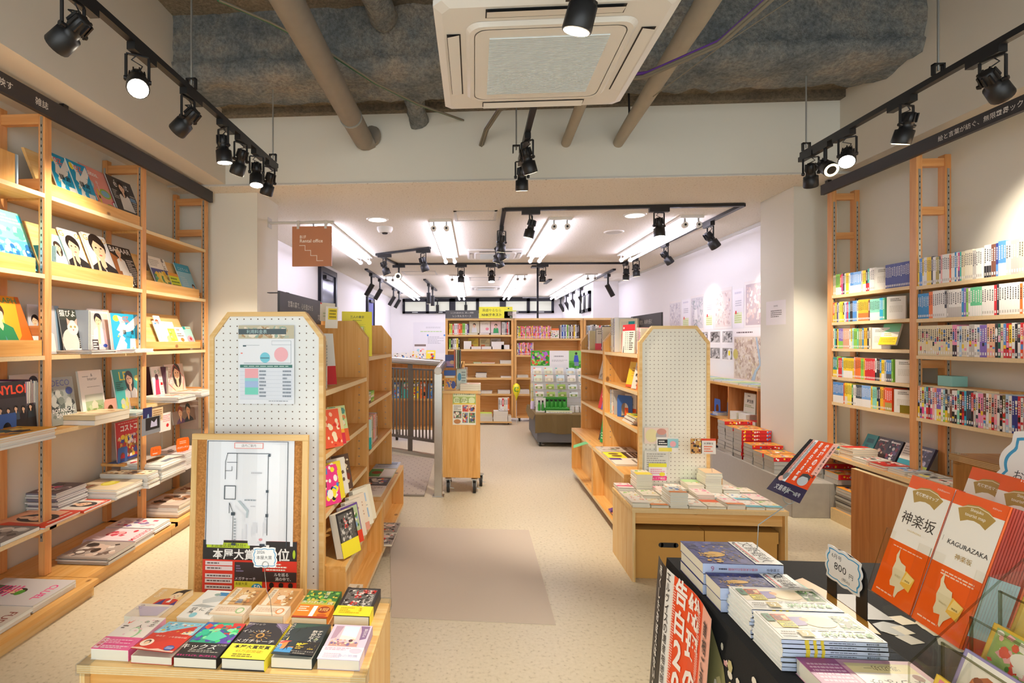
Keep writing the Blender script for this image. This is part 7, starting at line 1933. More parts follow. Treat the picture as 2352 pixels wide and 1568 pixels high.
lying('white photo magazines at the far end of the fourth shelf', -2.35, 4.72, .3, .3, .981, 4, .012, photo('f2ece4', ['c89a5a', 'e8d8c8'], 9), 'ececea', seed=8)
# fifth shelf, from the far bay to the near one
lying('pink white fashion magazines in the far bay, cat silhouette on top', -2.4, 4.6, 0.37, 0.3, 0.396, 9, 0.0145, [('R', 0, 0, 1, 1, 'f4e2e0'), ('E', .3, .6, .12, .05, '4a4440'), ('E', .42, .72, .1, .04, '4a4440'), ('L', .1, .1, .6, .3, 3, 'd88a9a')], 'f4e2e0', seed=9, away=True)
lying('tall pile of white magazines with a wooden tray photo on top', -2.365, 4.2, 0.34, 0.33, 0.396, 9, 0.0146, [('R', 0, 0, 1, 1, 'f0ece2'), ('E', .5, .5, .4, .12, 'a8844a'), ('E', .5, .5, .3, .08, '6a4a2a'), ('E', .2, .8, .12, .05, 'r'), ('R', .3, .08, .7, .22, '8a90a0'), ('L', .1, .3, .5, .4, 2, '6a6a6a')], 'f0ece2', seed=10, away=True)
lying('food magazines with a dark table photo on top', -2.37, 3.835, 0.135, 0.36, 0.396, 9, 0.011, photo('e8d8b8', ['3a2a22', 'c8944a', 'f0e4cc', '8a5a3a'], 11), 'e4d8c4', seed=11, away=True)
lying('cookery magazines with a lemon photo on top', -2.41, 3.69, 0.28, 0.33, 0.396, 7, 0.0095, [('R', 0, 0, 1, 1, 'e6d2b0'), ('E', .6, .5, .26, .16, 'e4d23a'), ('E', .58, .52, .18, .1, 'f0e46a'), ('P', [(.7, 0), (1, 0), (1, 1), (.85, 1)], 'b8a890'), ('L', .08, .7, .4, .9, 2, 'd86a5a')], 'e6d2b0', seed=12, away=True)
lying('dark violet magazines behind the lemon topped pile', -2.6, 3.39, 0.26, 0.2, .396, 11, .0105, photo('6a5a6a', ['e03a8a', '3a3440', 'e8e4ea', '8a7a90'], 13), '8a8490', seed=13)
lying('red bordered magazine with a woman portrait below the lemon pile', -2.43, 3.385, 0.25, 0.3, 0.396, 1, 0.012, [('R', 0, 0, 1, 1, 'd8432a'), ('R', .1, .08, .9, .92, 'e8dcd0'), ('F', .45, .5, .2, '3a3434', 'c8b8a8', True), ('P', [(.6, .1), (.9, .1), (.9, .5)], 'dfeae0'), ('L', .1, .94, .9, .98, 1, 'f4e8d8')], 'd8432a', seed=15)
lying('red and peach beauty magazines over the ladder post foot', -2.445, 3.12, 0.27, 0.34, 0.396, 2, 0.009, [('R', 0, 0, 1, 1, 'f0b48c'), ('R', 0, .8, 1, 1, 'd8432a'), ('F', .5, .4, .24, '3a2a28', 'e8a47c', True), ('P', [(.8, .2), (1, .1), (1, .9), (.9, .9)], 'd8432a'), ('L', .1, .86, .8, .94, 1, 'f4e0d0')], 'd8432a', seed=16)
lying('black and white portrait magazine at the near edge of the fifth shelf', -2.47, 2.85, 0.25, 0.3, .396, 1, .02, photo('8a8684', ['3a3638', 'c8c4c0', '5a5658', 'e8e4e0'], 17), '9a9694', seed=17)
lying('grey spined magazines at the near end of the fifth shelf', -2.66, 2.57, 0.2, 0.14, .396, 4, .012, None, 'd8d8d8', seed=18)
# base shelf
lying('white fashion magazine with pink CLUEL letters on the base shelf', -2.215, 2.8, 0.29, 0.42, .099, 3, .014, [('R', 0, 0, 1, 1, 'd8d4d4'), ('T', 'CLUEL', .5, .86, .1, 'f0308a', dict(maxw=.8, bold=.02)), ('F', .5, .4, .12, '3a3430', '5a6a5a', False), ('L', .3, .2, .7, .5, 5, 'f0308a'), ('E', .55, .55, .1, .05, '5aa03a')], 'd8d4d4', seed=19)
lying('magazine with brown FUDGE letters nearest us on the base shelf', -2.21, 2.5, 0.3, 0.4, .099, 2, .02, [('R', 0, 0, 1, 1, 'd6cfc4'), ('T', 'FUDGE', .5, .88, .11, '8a3a2a', dict(maxw=.86, bold=.01)), ('F', .5, .4, .16, '4a3a30', 'b8a894', True)], 'd6cfc4', seed=20)
lying('black spined magazines with two sleeping faces on the base shelf', -2.24, 3.35, 0.26, 0.33, .099, 5, .0085, photo('a89a90', ['6a5a52', 'd8ccc0', '3a302c', 'c8b0a0'], 21), 'b8aca0', seed=21)
lying('white magazine lettered in red beside the black spined pile', -2.25, 3.585, 0.22, 0.36, .099, 4, .011, [('R', 0, 0, 1, 1, 'e4ccd0'), ('T', 'ONSISSIM', .5, .9, .1, 'd8304a', dict(maxw=.95, bold=.01)), ('K', .2, .2, .8, .7, 12, ['c8485a', 'e8a8a8'], .1, 6), ('E', .2, .7, .1, .04, 'c8384a')], 'e4ccd0', seed=22)
lying('white magazine with flowers and red letters under the second ladder post', -2.26, 3.8, 0.2, 0.36, .099, 4, .011, photo('e8dcdc', ['d8486a', 'f0e4e4', '7a6a9a', 'c8b0b8'], 23), 'e8dcdc', seed=23)
lying('thick magazines with a reclining man on top, far bay base shelf', -2.29, 4.25, .3, .3, .099, 4, .024, photo('c8b4a4', ['3a2e28', 'a87a5a', 'e0ccb8', '5a4438'], 24), 'c8b4a4', seed=24, pages='pages')
lying('magazines topped with brown squares, far end of the base shelf', -2.32, 4.7, .3, .28, .099, 6, .013, photo('d8c4a8', ['8a4a2a', 'b87a4a', 'e8dcc8'], 25), 'd8c4a8', seed=25)
# ---------------------------------------------------------------- shelf talkers among the piles
def talker(a, label, w, h, col, ops, rnd_=True, d=(.35, .93, 0), rot=0):
 t = thing('shelf_talker', label, 'sign', a)
 b = MB()
 if rnd_:
  D = Vector(d).normalized()
  b.prism(cloud(36, w, h, .05, 9), .001, (0, 0, h / 2), D, (0, 0, 1), 'print', col)
  Art(b, Vector((0, 0, 0)) - D * w / 2, D, (0, 0, 1), w, h).run(ops)
 else:
  D = Vector(d).normalized()
  Vv = Vector((0, 0, 1))
  b.prism([(-w / 2, 0), (w / 2, 0), (w / 2, h), (-w / 2, h)], .001, (0, 0, 0), D, Vv, 'print', col)
  Art(b, Vector((0, 0, 0)) - D * w / 2, D, Vv, w, h).run(ops)
 b.build('card').parent = t
 MB().box(-.012, -.012, -.004, .012, .012, .012, 'acrylic').build('clip').parent = t
talker((-2.3, 3.68, 0.642), 'small orange shelf talker before the tall white pile', .085, .065, 'f0702a', [('T', 'クネル', .5, .6, .3, 'b03a1a', dict(maxw=.7)), ('L', .2, .15, .8, .35, 1, 'fbe0d0')])
talker((-2.35, 4.123, 0.58), 'bright orange round shelf talker lettered in white, far bay', .12, .11, 'f6701e', [('T', 'クロワッサン', .5, .3, .26, 'fbf0e4', dict(maxw=.86, bold=.02)), ('L', .25, .55, .75, .8, 2, 'fbd0b0')])
talker((-2.26, 4.22, 0.382), 'pink shelf talker reading Premium at the end of the magazine shelves', .13, .13, 'ee6f9c', [('P', [(.62, 0), (1, .12), (1, 1), (.72, 1)], 'f2ece8'), ('T', 'Premium', .5, .46, .24, '2a2426', dict(maxw=.92)), ('E', .62, .78, .07, .07, '6a2a44'), ('L', .1, .1, .4, .18, 1, 'c84a7a')], False, (.25, .97, .1))
t = thing('card_clip_stand', 'thin clear stand with four clipped picture cards before the far ladder post', 'stand', (-2.42, 3.951, 0.642))
o = Vector((-2.42, 3.951, 0.642))
MB().box(-.03, -.03, -.006, .03, .03, 0, 'acrylic').tube([(0, 0, 0), (.0, 0, .16)], .002, 'galv', 6).build('stem').parent = t
for (c0, c1), col, ops, nme in ((((-2.36, 3.621, 0.989), (-2.36, 3.728, 0.895)), '262c6a', [('P', [(.4, .05), (.7, .05), (.6, .5), (.5, .45)], '9ac0dc')], 'navy'), (((-2.37, 3.744, 0.97), (-2.37, 3.881, 0.869)), 'e6cfa4', [('L', .1, .1, .9, .9, 5, 'a87a4a')], 'cream'), (((-2.355, 3.599, 0.915), (-2.355, 3.823, 0.793)), '8a9098', [('R', .2, .25, .95, .98, '1f1d20'), ('P', [(.45, .4), (.5, .8), (.65, .65), (.8, .85), (.82, .4)], 'c8c8e8')], 'grey'), (((-2.4, 3.884, 0.912), (-2.4, 4.035, 0.77)), 'f2eee8', [('L', .3, .5, .9, .9, 4, 'e8a0a8'), ('E', .7, .3, .12, .1, 'r')], 'white')):
 y0, y1, z0, z1 = c0[1], c1[1], c1[2], c0[2]
 b = MB().box(c0[0], y0, z0, c0[0] + .001, y1, z1, 'print', col)
 Art(b, (c0[0] + .0012, y0, z0), (0, 1, 0), (0, 0, 1), y1 - y0, z1 - z0).run(ops)
 b.v = [tuple(Vector(v) - o) for v in b.v]
 q = b.build('picture_card')
 q['label'] = nme + ' picture card'
 q.parent = t
# ---------------------------------------------------------------- books standing spine out
CN = dict(w='white', W='white', k='black', K='dark grey', g='grey', G='slate grey', r='red', R='dark red', o='orange', O='vermilion', y='yellow', Y='lemon', l='lime green', L='green', t='teal', T='dark teal', b='blue', B='royal blue', n='navy', N='dark navy',
    p='lilac', P='purple', m='magenta', M='pink', i='pale pink', c='cream', C='tan', e='peach', u='brown', U='dark brown', s='pale blue', a='cyan', A='azure', v='olive', V='dark olive', d='light grey', D='stone grey', f='apricot', h='salmon', j='mint green', q='pale aqua', z='beige', H='coral', J='pale lime', X='steel blue', Z='taupe', Q='forest green', S='sky blue', E='mint', F='gold')
PAL.update(S='7fb0ea', E='8fdcc2', F='f4b81f')
def parse(s):
 """'a3' three of colour a; 'a/w' lower part w; '<' leaning from here, '>' upright again"""
 out = []
 for tok in s.split():
  lean = 0
  n = ''.join(ch for ch in tok if ch.isdigit())
  cs = [ch for ch in tok if not ch.isdigit()]
  a = cs[0]
  low = cs[2] if len(cs) > 2 and cs[1] == '/' else None
  lean = 1 if '<' in tok else -1 if '>' in tok else 0
  out += [(a, low, lean)] * int(n or 1)
 return out
def spines(spec, start, step, up_h, depth, N, where, end, group, kind='paperback', cat='book', tw=(.016, .021), hj=.006, seed=1, busy=False, total=None, name='paperback', tag_w=True):
 """start: lower corner of the first spine; step: unit vector along the row; N: outward normal of the spines"""
 r = random.Random(seed)
 step, N = Vector(step), Vector(N)
 items = parse(spec)
 ws = [r.uniform(*tw) for _ in items]
 if total:
  k = total / sum(ws)
  ws = [w * k for w in ws]
 x = 0
 for i, ((a, low, lean), w) in enumerate(zip(items, ws)):
  h = up_h + r.uniform(-hj, hj) if not (i and items[i - 1][0] == a) else h
  hh = h
  d = depth - r.uniform(0, .004)
  V = (Vector((0, 0, 1)) + step * (.25 * lean)).normalized() if lean else Vector((0, 0, 1))
  w_ = w * .96
  b = MB()
  # local frame: x along the row, y up, z outwards (towards us); spine face at z = 0
  b.box(0, 0, -d, w_, hh, 0, 'print', a)
  b.box(.001, hh - .0015, -d + .002, w_ - .001, hh + .0004, -.001, 'pages')
  if tag_w:
   ops = []
   ink = 'K' if a in 'wWcCsdiMeyYlJqEzfFo' else 'w'
   if low:
    ops.append(('R', 0, 0, 1, .36, low))
    b2 = low
   if busy:
    cs = ['w', 'k', 'r', 'b', 'y', 'M', a]
    for q in range(3):
     v = r.uniform(.03, .8)
     ops.append(('R', .08, v, .92, v + r.uniform(.05, .16), r.choice(cs)))
   v = .9 - r.uniform(0, .05)
   while v > .5:
    q = r.uniform(.03, .06)
    ops.append(('R', .3, v - q, .7, v, ink))
    v -= q + .02
   ops.append(('R', .22, .06, .78, .15, 'w' if a not in 'wWc' else 'd'))
   Art(b, (0, 0, 0), (1, 0, 0), (0, 1, 0), w_, hh).run(ops)
  M = face_matrix(start + step * x, step, V)
  o = b.build(name, M=M)
  sp = CN[a] + (' and ' + CN[low] if low else '')
  tag(o, f'{sp} {kind}, {nth(i + 1)} from {end}, {where}', cat, group)
  x += w
 return x
NR = (-1, 0, 0)
def rrow(z, y_far, spec, where, h=.165, total=None, seed=1, busy=False, xf=3.105, kind='paperback', end='the pillar', tw=(.017, .021)):
 return spines(spec, Vector((xf, y_far, z + .0008)), (0, -1, 0), h, .11, NR, where, end, 'books on ' + where, kind, seed=seed, busy=busy, total=total, tw=tw, name=kind)
def white_front(y, z, where, h=.165, band=None):
 """a white cover turned to face us at the end of a row"""
 ops = [('L', .2, .78, .75, .92, 2, '8a8478'), ('L', .15, .3, .85, .6, 5, 'd8d2c4')]
 if band:
  ops += [('R', 0, 0, .3, .3, 'f0ece2'), ('R', .3, 0, 1, .34, band)]
 book('paperback', .12, h, .015, face_matrix((3.112, y, z + .001), (.45, -.9, 0), (0, 0, 1)), ops, 'f3efe6', f'white cover facing out at the end of the {where}', 'book', parts=False)
W1 = 'far bay {} comic shelf'
TOP, SEC, THI, FOU, LOW = [W1.format(n) for n in ('top', 'second', 'third', 'fourth', 'lowest')]
y0 = 4.822
rrow(RZ1[0], y0, 'C2 l3/w O/w m K w y2 w b2/w S5/w e y2/w k/r t/r w4', TOP, .172, .49, 1)
spines('n15', Vector((3.12, 4.255, RZ1[0] + .0008)), (0, -1, 0), .175, .11, NR, 'the top comic shelf beside the second post', 'the white covers', 'leaning navy paperbacks', 'paperback', total=.235, seed=2)
white_front(4.34, RZ1[0], TOP, .17)
rrow(RZ1[1], y0, 'O/y v y n d Y2 y K/y w p r a k2 b3 e F7/o u E6/w a2 j', SEC, .165, .58, 3)
white_front(4.22, RZ1[1], SEC, .17)
rrow(RZ1[2], y0, 'c t k y p3/l h4 w y/c q l2 j v2 A F2 K c', THI, .165, .44, 4)
white_front(4.37, RZ1[2], THI, .165, None)
book('paperback', .13, .17, .016, face_matrix((3.11, 4.3, RZ1[2] + .03), (.25, -.95, 0), (.25, .3, .85)), [('R', 0, .6, 1, 1, '7fd0a4'), ('R', 0, 0, 1, .36, 'f2d81f'), ('L', .2, .4, .8, .56, 2, 'd8c86a'), ('L', .1, .1, .9, .3, 3, 'c8a81a')], 'f6f2e0', 'green, white and yellow book reclining on the third comic shelf', 'book', parts=False, scol='y')
t = thing('book_rest', 'clear plastic rest under the reclining book on the third comic shelf', 'stand', (3.12, 4.2, RZ1[2] + .001))
MB().box(.0, .0, 0, .1, .1, .003, 'acrylic').box(.0, .0, .003, .003, .1, .022, 'acrylic').build('base').parent = t
MB().add([(.02, .0, .003), (.09, .0, .15), (.09, .1, .15), (.02, .1, .003)], [(0, 1, 2, 3)], 'acrylic').build('back').parent = t
rrow(RZ1[3], y0, 'T3/y l/w r3/r q y7/w y i/h o4 l2 F r7 w/k K U A/y y2/w d b3/G l', FOU, .168, .66, 5)
white_front(4.14, RZ1[3], FOU, .17)
rrow(RZ1[4], y0, 'b8/w o y/c2 Y3 L/k w2 X4/w S6/w y E3 k/Y N F2 o O4/v', LOW, .172, .65, 6)
white_front(4.15, RZ1[4], LOW, .17, '8a7a20')
W2 = 'near bay {} comic shelf'
y1 = 3.94
rrow(RZ2[0], y1, 'y b2 y/w w2 y3 K w2 v2 K/w i w4 o w2< A w m/P t z2< c4< d2< w3', W2.format('top'), .185, .47, 7, end='middle post')
rrow(RZ2[0], y1 - .485, 'w3/k u2 n/b b3/w d2 D3 C2 w3 b2 K', 'the upright run beyond the leaning paperbacks', .2, .32, 8, end='its start')
rrow(RZ2[1], y1, 'A6 o2 w6 K/w d w6/d A p l w j5/w w5 r K w8 o w4 q2', W2.format('second'), .178, .8, 9, end='middle post')
rrow(RZ2[2], y1, 'z16 M2/k w s c2 w d2 w2 p3 f3 K Q z b/r r y/r w k w r/O w2 L p k', W2.format('third'), .2, .8, 10, True, end='middle post', kind='comic')
rrow(RZ2[3], y1, 'h/y w/p Y/m s/w T/r R w/m i H/w p2/Y w q/l k/y d/v u w2/k E k R/r a X2 r/K d w/X M2 u/c w e d/r i w k V/w s w n2 r w R j w O/y d', W2.format('lowest'), .215, .8, 11, True, end='middle post', kind='comic')
t = thing('shelf_box', 'mint box on the short shelf behind the middle post', 'box', (3.16, 3.83, 1.166))
MB().box(0, -.09, 0, .1, .02, .07, 'mint_box').build('box_body', bevel=.003).parent = t
# ---------------------------------------------------------------- far bookcases
def frow(z, x, spec, where, end, total, h=.2, seed=1, busy=False, kind='book'):
 spines(spec, Vector((x, BCY + .04, z + .0008)), (1, 0, 0), h, .18, (0, -1, 0), where, end, 'books on ' + where, kind, seed=seed, total=total, busy=busy, hj=.012, name='book')
frow(Z1[0], -.47, 'y J r w2 i O o l2 w P', 'the top shelf under the rental sign', 'the case side', .36, .2, 1)
frow(Z1[0], .50, 'd2 D X r d', 'the top shelf under the yellow sign', 'the face-out books', .14, .23, 2)
for k, (c, ops, lab) in enumerate((('e4dcc0', [('F', .5, .55, .14, '2a2420', 'e8e8e8', False)], 'cream textbook with a portrait'), ('f0eadc', [('T', 'ハングル', .5, .78, .12, '4a4a3a', dict(maxw=.8)), ('E', .7, .35, .16, .12, 'f08a9a')], 'white textbook with a pink dot'), ('f4d4d0', [('F', .5, .5, .14, '3a2a22', '2fa05a', False)], 'pink textbook with a figure in green'))):
 book('textbook', .19, .22, .02, face_matrix((-.1 + k * .2, BCY + .12, Z1[0] + .03), (1, 0, 0), (0, .2, 1)), ops, c, lab + ' facing out under the yellow sign', 'book', parts=False)
 book('textbook', .18, .1, .03, flat((-.12 + k * .21, BCY + .02, 0), 0, Z1[0] + .001), None, ['l', 'p', 's'][k], f'{["green", "lilac", "pale blue"][k]} pamphlets lying below the face-out textbooks', 'pamphlet', parts=False)
frow(Z1[1], -.47, 'l K d w Y k', 'the second shelf under the rental sign', 'the case side', .2, .2, 3)
for k, (x, w, h, c, lab) in enumerate(((-.2, .14, .15, 'F', 'yellow boxed study guides'), (-.08, .2, .05, 'i', 'pale pink booklets'), (.13, .2, .05, 'd', 'white booklets'), (.31, .23, .14, 'h', 'salmon pink and teal workbooks'), (.49, .15, .08, 'M', 'pink workbooks'))):
 book('workbook', w, .18, h, flat((x, BCY + .03, 0), 0, Z1[1] + .001), None, c, lab + ' piled on the second shelf under the yellow sign', 'book', parts=False, scol=c, pages='print')
far_card = [(-.12, 'yellow leaflet', 'e8d23a'), (.1, 'pale yellow leaflet', 'e8dca0'), (.3, 'grey white leaflet', 'dcd6cc')]
for x, lab, c in far_card:
 art_sheet('leaflet', lab + ' standing at the back of the second shelf', 'leaflet', (x, BCY + .24, Z1[1] + .002), (1, 0, 0), (0, .1, 1), .19, .2, [('L', .1, .5, .9, .9, 5, '8a7a4a'), ('R', .1, .1, .5, .4, 'o')], c)
def low_stack(x, z, w, n, c, lab, y=BCY + .03, d=.2, th=.012):
 r = random.Random(int(x * 100))
 for k in range(n):
  book('booklet', w, d, th, flat((x + r.uniform(-.006, .006), y, 0), 0, z + .001 + k * (th + .0003)), None, c if k == n - 1 else r.choice([c, 'w', 'd']), f'{"top" if k == n - 1 else nth(n - k)} booklet of the {lab}', 'booklet', 'booklets piled on the far bookcases', parts=False)
low_stack(-.02, Z1[2], .14, 2, 'l', 'green and pink pair, third shelf under the yellow sign')
low_stack(.13, Z1[2], .24, 2, 'o', 'orange pair, third shelf under the yellow sign')
low_stack(.47, Z1[2], .21, 5, 'd', 'white pile, third shelf under the yellow sign')
low_stack(.48, Z1[3], .2, 2, 'w', 'white pair, fourth shelf under the yellow sign')
low_stack(.02, Z1[3], .2, 4, 'N', 'dark toy boxes, fourth shelf under the yellow sign', th=.022)
low_stack(.12, Z1[4], .2, 4, 'd', 'white pile beside the trolley top, fifth shelf')
low_stack(.43, Z1[4], .22, 5, 'w', 'white pile at the case side, fifth shelf')
low_stack(.78, Z2[2], .2, 3, 'c', 'cream pile beside the produce backdrop', th=.014)
low_stack(.78, Z2[3], .22, 6, 'w', 'white pile beside the produce rack')
frow(Z2[0], .78, 'c y l o m H o M l m h m i o h y m p o M h o m p i y h M m h y h M r C', 'the top shelf beside the ceiling pole', 'the yellow sign', .62, .22, 5, True)
frow(Z2[0], 1.56, 'd B s n w l d K w u y w K U', 'the top shelf end nearest the gondola', 'the face-out book', .34, .24, 6)
book('picture_book', .17, .18, .02, face_matrix((1.37, BCY + .06, Z2[0] + .002), (1, 0, 0), (0, .12, 1)), [('R', 0, .8, 1, 1, 'o'), ('K', .05, .05, .95, .75, 30, ['4a5a9a', 'd8643a', 'f4e8d0', '6a9a4a'], .06, 4)], 'f2e8dc', 'white picture book with an orange top facing out by the ceiling pole', 'book', parts=False)
frow(Z2[1], .78, 'c n m y M i m o h M r m p h', 'the second shelf beside the produce backdrop', 'the case side', .3, .22, 7, True)
frow(Z2[0] - .0, 2.03, 'd s w d K w c r w k w d w y', 'the top shelf behind the pegboard gondola', 'the case joint', .45, .24, 8)
# dolly with piled magazines before the bookcases
t = thing('dolly', 'low wooden dolly stacked with magazines before the far bookcase', 'dolly', (.35, 9.45, 0))
MB().box(-.3, -.13, .035, .3, .13, .06, 'ply_x').build('deck').parent = t
for x in (-.25, .25):
 castor(t, x, 0, .014)
for (x, w, n, c, lab, zz, th) in ((.08, .24, 6, 'd', 'white pile at the trolley end of the dolly', .061, .011), (.08, .23, 5, 'J', 'green edged pile on the white dolly pile', .13, .013), (.33, .25, 5, 'w', 'thick white pile in the middle of the dolly', .061, .035), (.59, .055, 1, 'c', 'single cream volume on the dolly', .061, .1)):
 low_stack(x, zz, w, n, c, lab, y=9.34, d=.2, th=th)
spines('d w r/w c w o', Vector((.42, 9.36, .245)), (1, 0, 0), .22, .16, (0, -1, 0), 'the dolly before the far bookcase', 'the white pile', 'books upright on the dolly', 'book', total=.19, seed=3, name='book')
t = thing('balloon', 'small yellow balloon with a green swirl on a stick by the dolly', 'balloon', (.73, 9.33, 0))
b = MB()
pr = [(0, .0), (.012, .05), (.035, .1), (.06, .16), (.07, .22), (.055, .28), (.02, .31), (0, .312)]
n = 16
vs = [(r * math.cos(2 * PI * k / n), r * math.sin(2 * PI * k / n), .42 + z) for r, z in pr for k in range(n)]
b.add(vs, [(i * n + k, i * n + (k + 1) % n, (i + 1) * n + (k + 1) % n, (i + 1) * n + k) for i in range(len(pr) - 1) for k in range(n)], 'print_gloss', 'f0e41a', True)
b.build('balloon_body').parent = t
b = MB()
for q in range(10):
 a0, a1 = .6 + q * .5, .6 + (q + 1) * .5
 f = lambda a, rr: (rr * math.cos(a), -math.sqrt(max(0, .0725 ** 2 - rr * rr * .9)), .63 + rr * math.sin(a))
 b.add([f(a0, .03), f(a1, .03), f(a1, .045), f(a0, .045)], [(0, 1, 2, 3)], 'print', '3fa02e')
b.build('swirl').parent = t
MB().tube([(0, 0, 0), (0, 0, .43)], .004, 'plastic_white', 6).build('stick').parent = t
# ---------------------------------------------------------------- books on the gondola beside the notice board
GL = 'books on the gondola beside the notice board'
def gl(y, z, w, h, t, ops, col, label, x=-.82, lean=.3, yaw=0, sp='r', name='book', parts=False, N=(1, 0, 0), **k):
 """faces the aisle (towards +x) leaning back"""
 U = Vector((-.0 + yaw, 1, 0)) if N[0] > 0 else Vector((yaw, -1, 0))
 s = -1 if N[0] > 0 else 1
 return book(name, w, h, t, face_matrix((x, y, z + .001), U, (s * lean, 0, 1)), ops, col, label, 'book', GL if N[0] > 0 else GRN, spine=sp, parts=parts, **k)
GRN = 'books on the pegboard gondola'
spines('s w g c', Vector((-.725, 2.49, 1.236)), (0, 1, 0), .24, .15, (1, 0, 0), 'top gondola shelf behind the notice board', 'its end', GL, 'book', total=.08, seed=21, name='book')
book('hardback', .14, .27, .022, face_matrix((-.84, 2.66, 1.24), (.75, .66, .0), (-.26, .0, .97)), [('R', 0, 0, 1, .36, 'c81e28'), ('E', .3, .86, .1, .05, '7a2a22'), ('L', .15, .42, .6, .74, 7, 'b8b4ac')], 'dedad2', 'white and red hardback leaning on the top gondola shelf', 'book', GL, parts=False, scol='dedad2')
for k, (y, c, lab, ops) in enumerate(((2.56, 'e85a3a', 'vermilion', [('K', 0, 0, 1, 1, 20, ['f4c0a0', 'd8302a', 'f2e2c0'], .1, 3)]), (2.62, 'f0b03a', 'orange yellow', [('R', 0, .4, 1, 1, 'e8d8a0'), ('R', 0, 0, 1, .3, 'd8304a')]), (2.70, 'cfe0a0', 'pale green patterned', [('R', 0, 0, 1, .35, 'ee6a3a'), ('K', 0, .3, 1, 1, 26, ['7ab86a', 'e8905a', 'f4f0d8', '5a9a8a'], .1, 5)]))):
 gl(y, .935, .12, .19, .016, ops, c, f'{lab} paperback reclining on the second gondola shelf', lean=.3, yaw=.7, x=-.745)
for k, (y, c, lab, ops) in enumerate(((2.54, 'e83a8a', 'pink and blue comic', [('K', 0, 0, 1, 1, 30, ['f2e23a', '3a8ad0', '2a2428', 'f4f0ea'], .12, 7)]), (2.62, 'f0d83a', 'yellow lettered comic', [('K', 0, .1, 1, 1, 26, ['2a2428', 'e84a8a', 'f4f0ea'], .12, 8)]), (2.71, 'e8e2d8', 'white photo paperback', [('K', .1, .2, .9, .9, 16, ['a89a8a', '6a5a50'], .12, 9)]), (2.80, '5a4438', 'dark brown paperback', [('K', .05, .05, .95, .95, 24, ['c8a87a', '8a3a2a', 'e8d8b8'], .1, 10)]))):
 gl(y, .655, .12, .19, .016, ops, c, f'{lab} reclining on the third gondola shelf', lean=.3, yaw=.7, x=-.75)
st = [(2.50, '2e2c2e', 'thick black book with red brush lettering and yellow band', [('R', .08, .32, .92, .95, '5a5856'), ('K', .08, .32, .92, .95, 60, ['c8c4be', '2a2829', '8a8682'], .05, 6), ('VT', 'しわ', .45, .8, .12, 'e8302a', .01), ('R', 0, 0, 1, .34, 'f2e236')], .045, .21), (2.63, '6a4a9a', 'purple edged book with a red band', [('R', .1, .3, .95, .95, 'b8c8a0'), ('K', .1, .35, .9, .9, 26, ['5a8a4a', '8ab0d8', 'f0e8d8'], .1, 3), ('R', 0, 0, 1, .3, 'e8442a')], .03, .2), (2.72, 'e8dccc', 'cream book with a faint drawing', [('K', .1, .1, .9, .8, 14, ['d8b8a0', 'c8a890'], .1, 4)], .028, .2), (2.81, 'ecdcc8', 'peach white book with a red corner', [('R', .5, 0, 1, .2, 'e8a08a'), ('L', .2, .4, .8, .8, 5, 'c8a890')], .028, .2), (2.90, 'f0ead8', 'white book with blue panels', [('R', .25, .62, .8, .85, 'b8d0e8'), ('R', .25, .2, .8, .45, 'a8c4e0'), ('L', .2, .5, .8, .58, 2, '7a8aa0')], .03, .21), (2.99, 'f0e8d0', 'plain cream book at the far end', [('L', .2, .5, .8, .8, 3, 'd8ccb0')], .03, .2)]
for y, c, lab, ops, t_, h in st:
 gl(y, .421, .13, h, t_, ops, c, f'{lab}, propped on the gondola step', x=-.66, lean=.28, yaw=.5, parts=True)
gl(3.485, 1.366, .2, .3, .02, [('T', '三人の東京', .5, .88, .06, '2a2a1c', dict(maxw=.56, bold=.008)), ('L', .35, .79, .65, .82, 1, 'a89a1a'), ('L', .22, .3, .78, .72, 22, 'd8c80a'), ('L', .5, .2, .85, .23, 1, '7a7010'), ('L', .15, .1, .35, .13, 1, '5a5410')], 'f2e20c', 'large bright yellow book standing on the second gondola', x=-.885, lean=.02, yaw=2.6, parts=True)
spines('c J w l c', Vector((-.74, 3.47, 1.366)), (0, 1, 0), .2, .14, (1, 0, 0), 'the top shelf behind the yellow book', 'the side panel', GL, 'book', total=.1, seed=22, name='book')
for k in range(9):
 book('paperback', .13, .11, .014, flat((-.84, 3.6 + (k % 2) * .002 if k < 5 else 3.482, 0), 0, 1.051 + (k if k < 5 else k - 5) * .0145), None, ['J', 'l', 'c', 'J', 'l', 'u', 'c', 'e', 'c'][k], f'{["green", "cream"][k > 4]} edged paperback lying on the second gondola, {nth((k if k < 5 else k - 5) + 1)} from the bottom of its pile', 'book', GL, parts=False, spine='r')
gl(3.485, .737, .12, .2, .015, [('R', 0, 0, 1, .4, '2ab8b0'), ('R', 0, .4, 1, 1, 'bfe4e0'), ('T', '犬の', .5, .88, .1, '2a2a2a'), ('T', '先生', .5, .74, .12, '2a2a2a'), ('E', .45, .4, .22, .2, 'e8d8c4'), ('E', .6, .5, .1, .08, 'b8763a')], 'bfe4e0', 'teal picture book of a dog facing out on the second gondola', x=-.8, lean=.02, yaw=1.3)
spines('w m o s y M w l p o e m c O S y R k', Vector((-.725, 3.58, .737)), (0, 1, 0), .2, .14, (1, 0, 0), 'the third shelf of the second gondola', 'the dog book', GL, 'book', total=.34, seed=23, name='book')
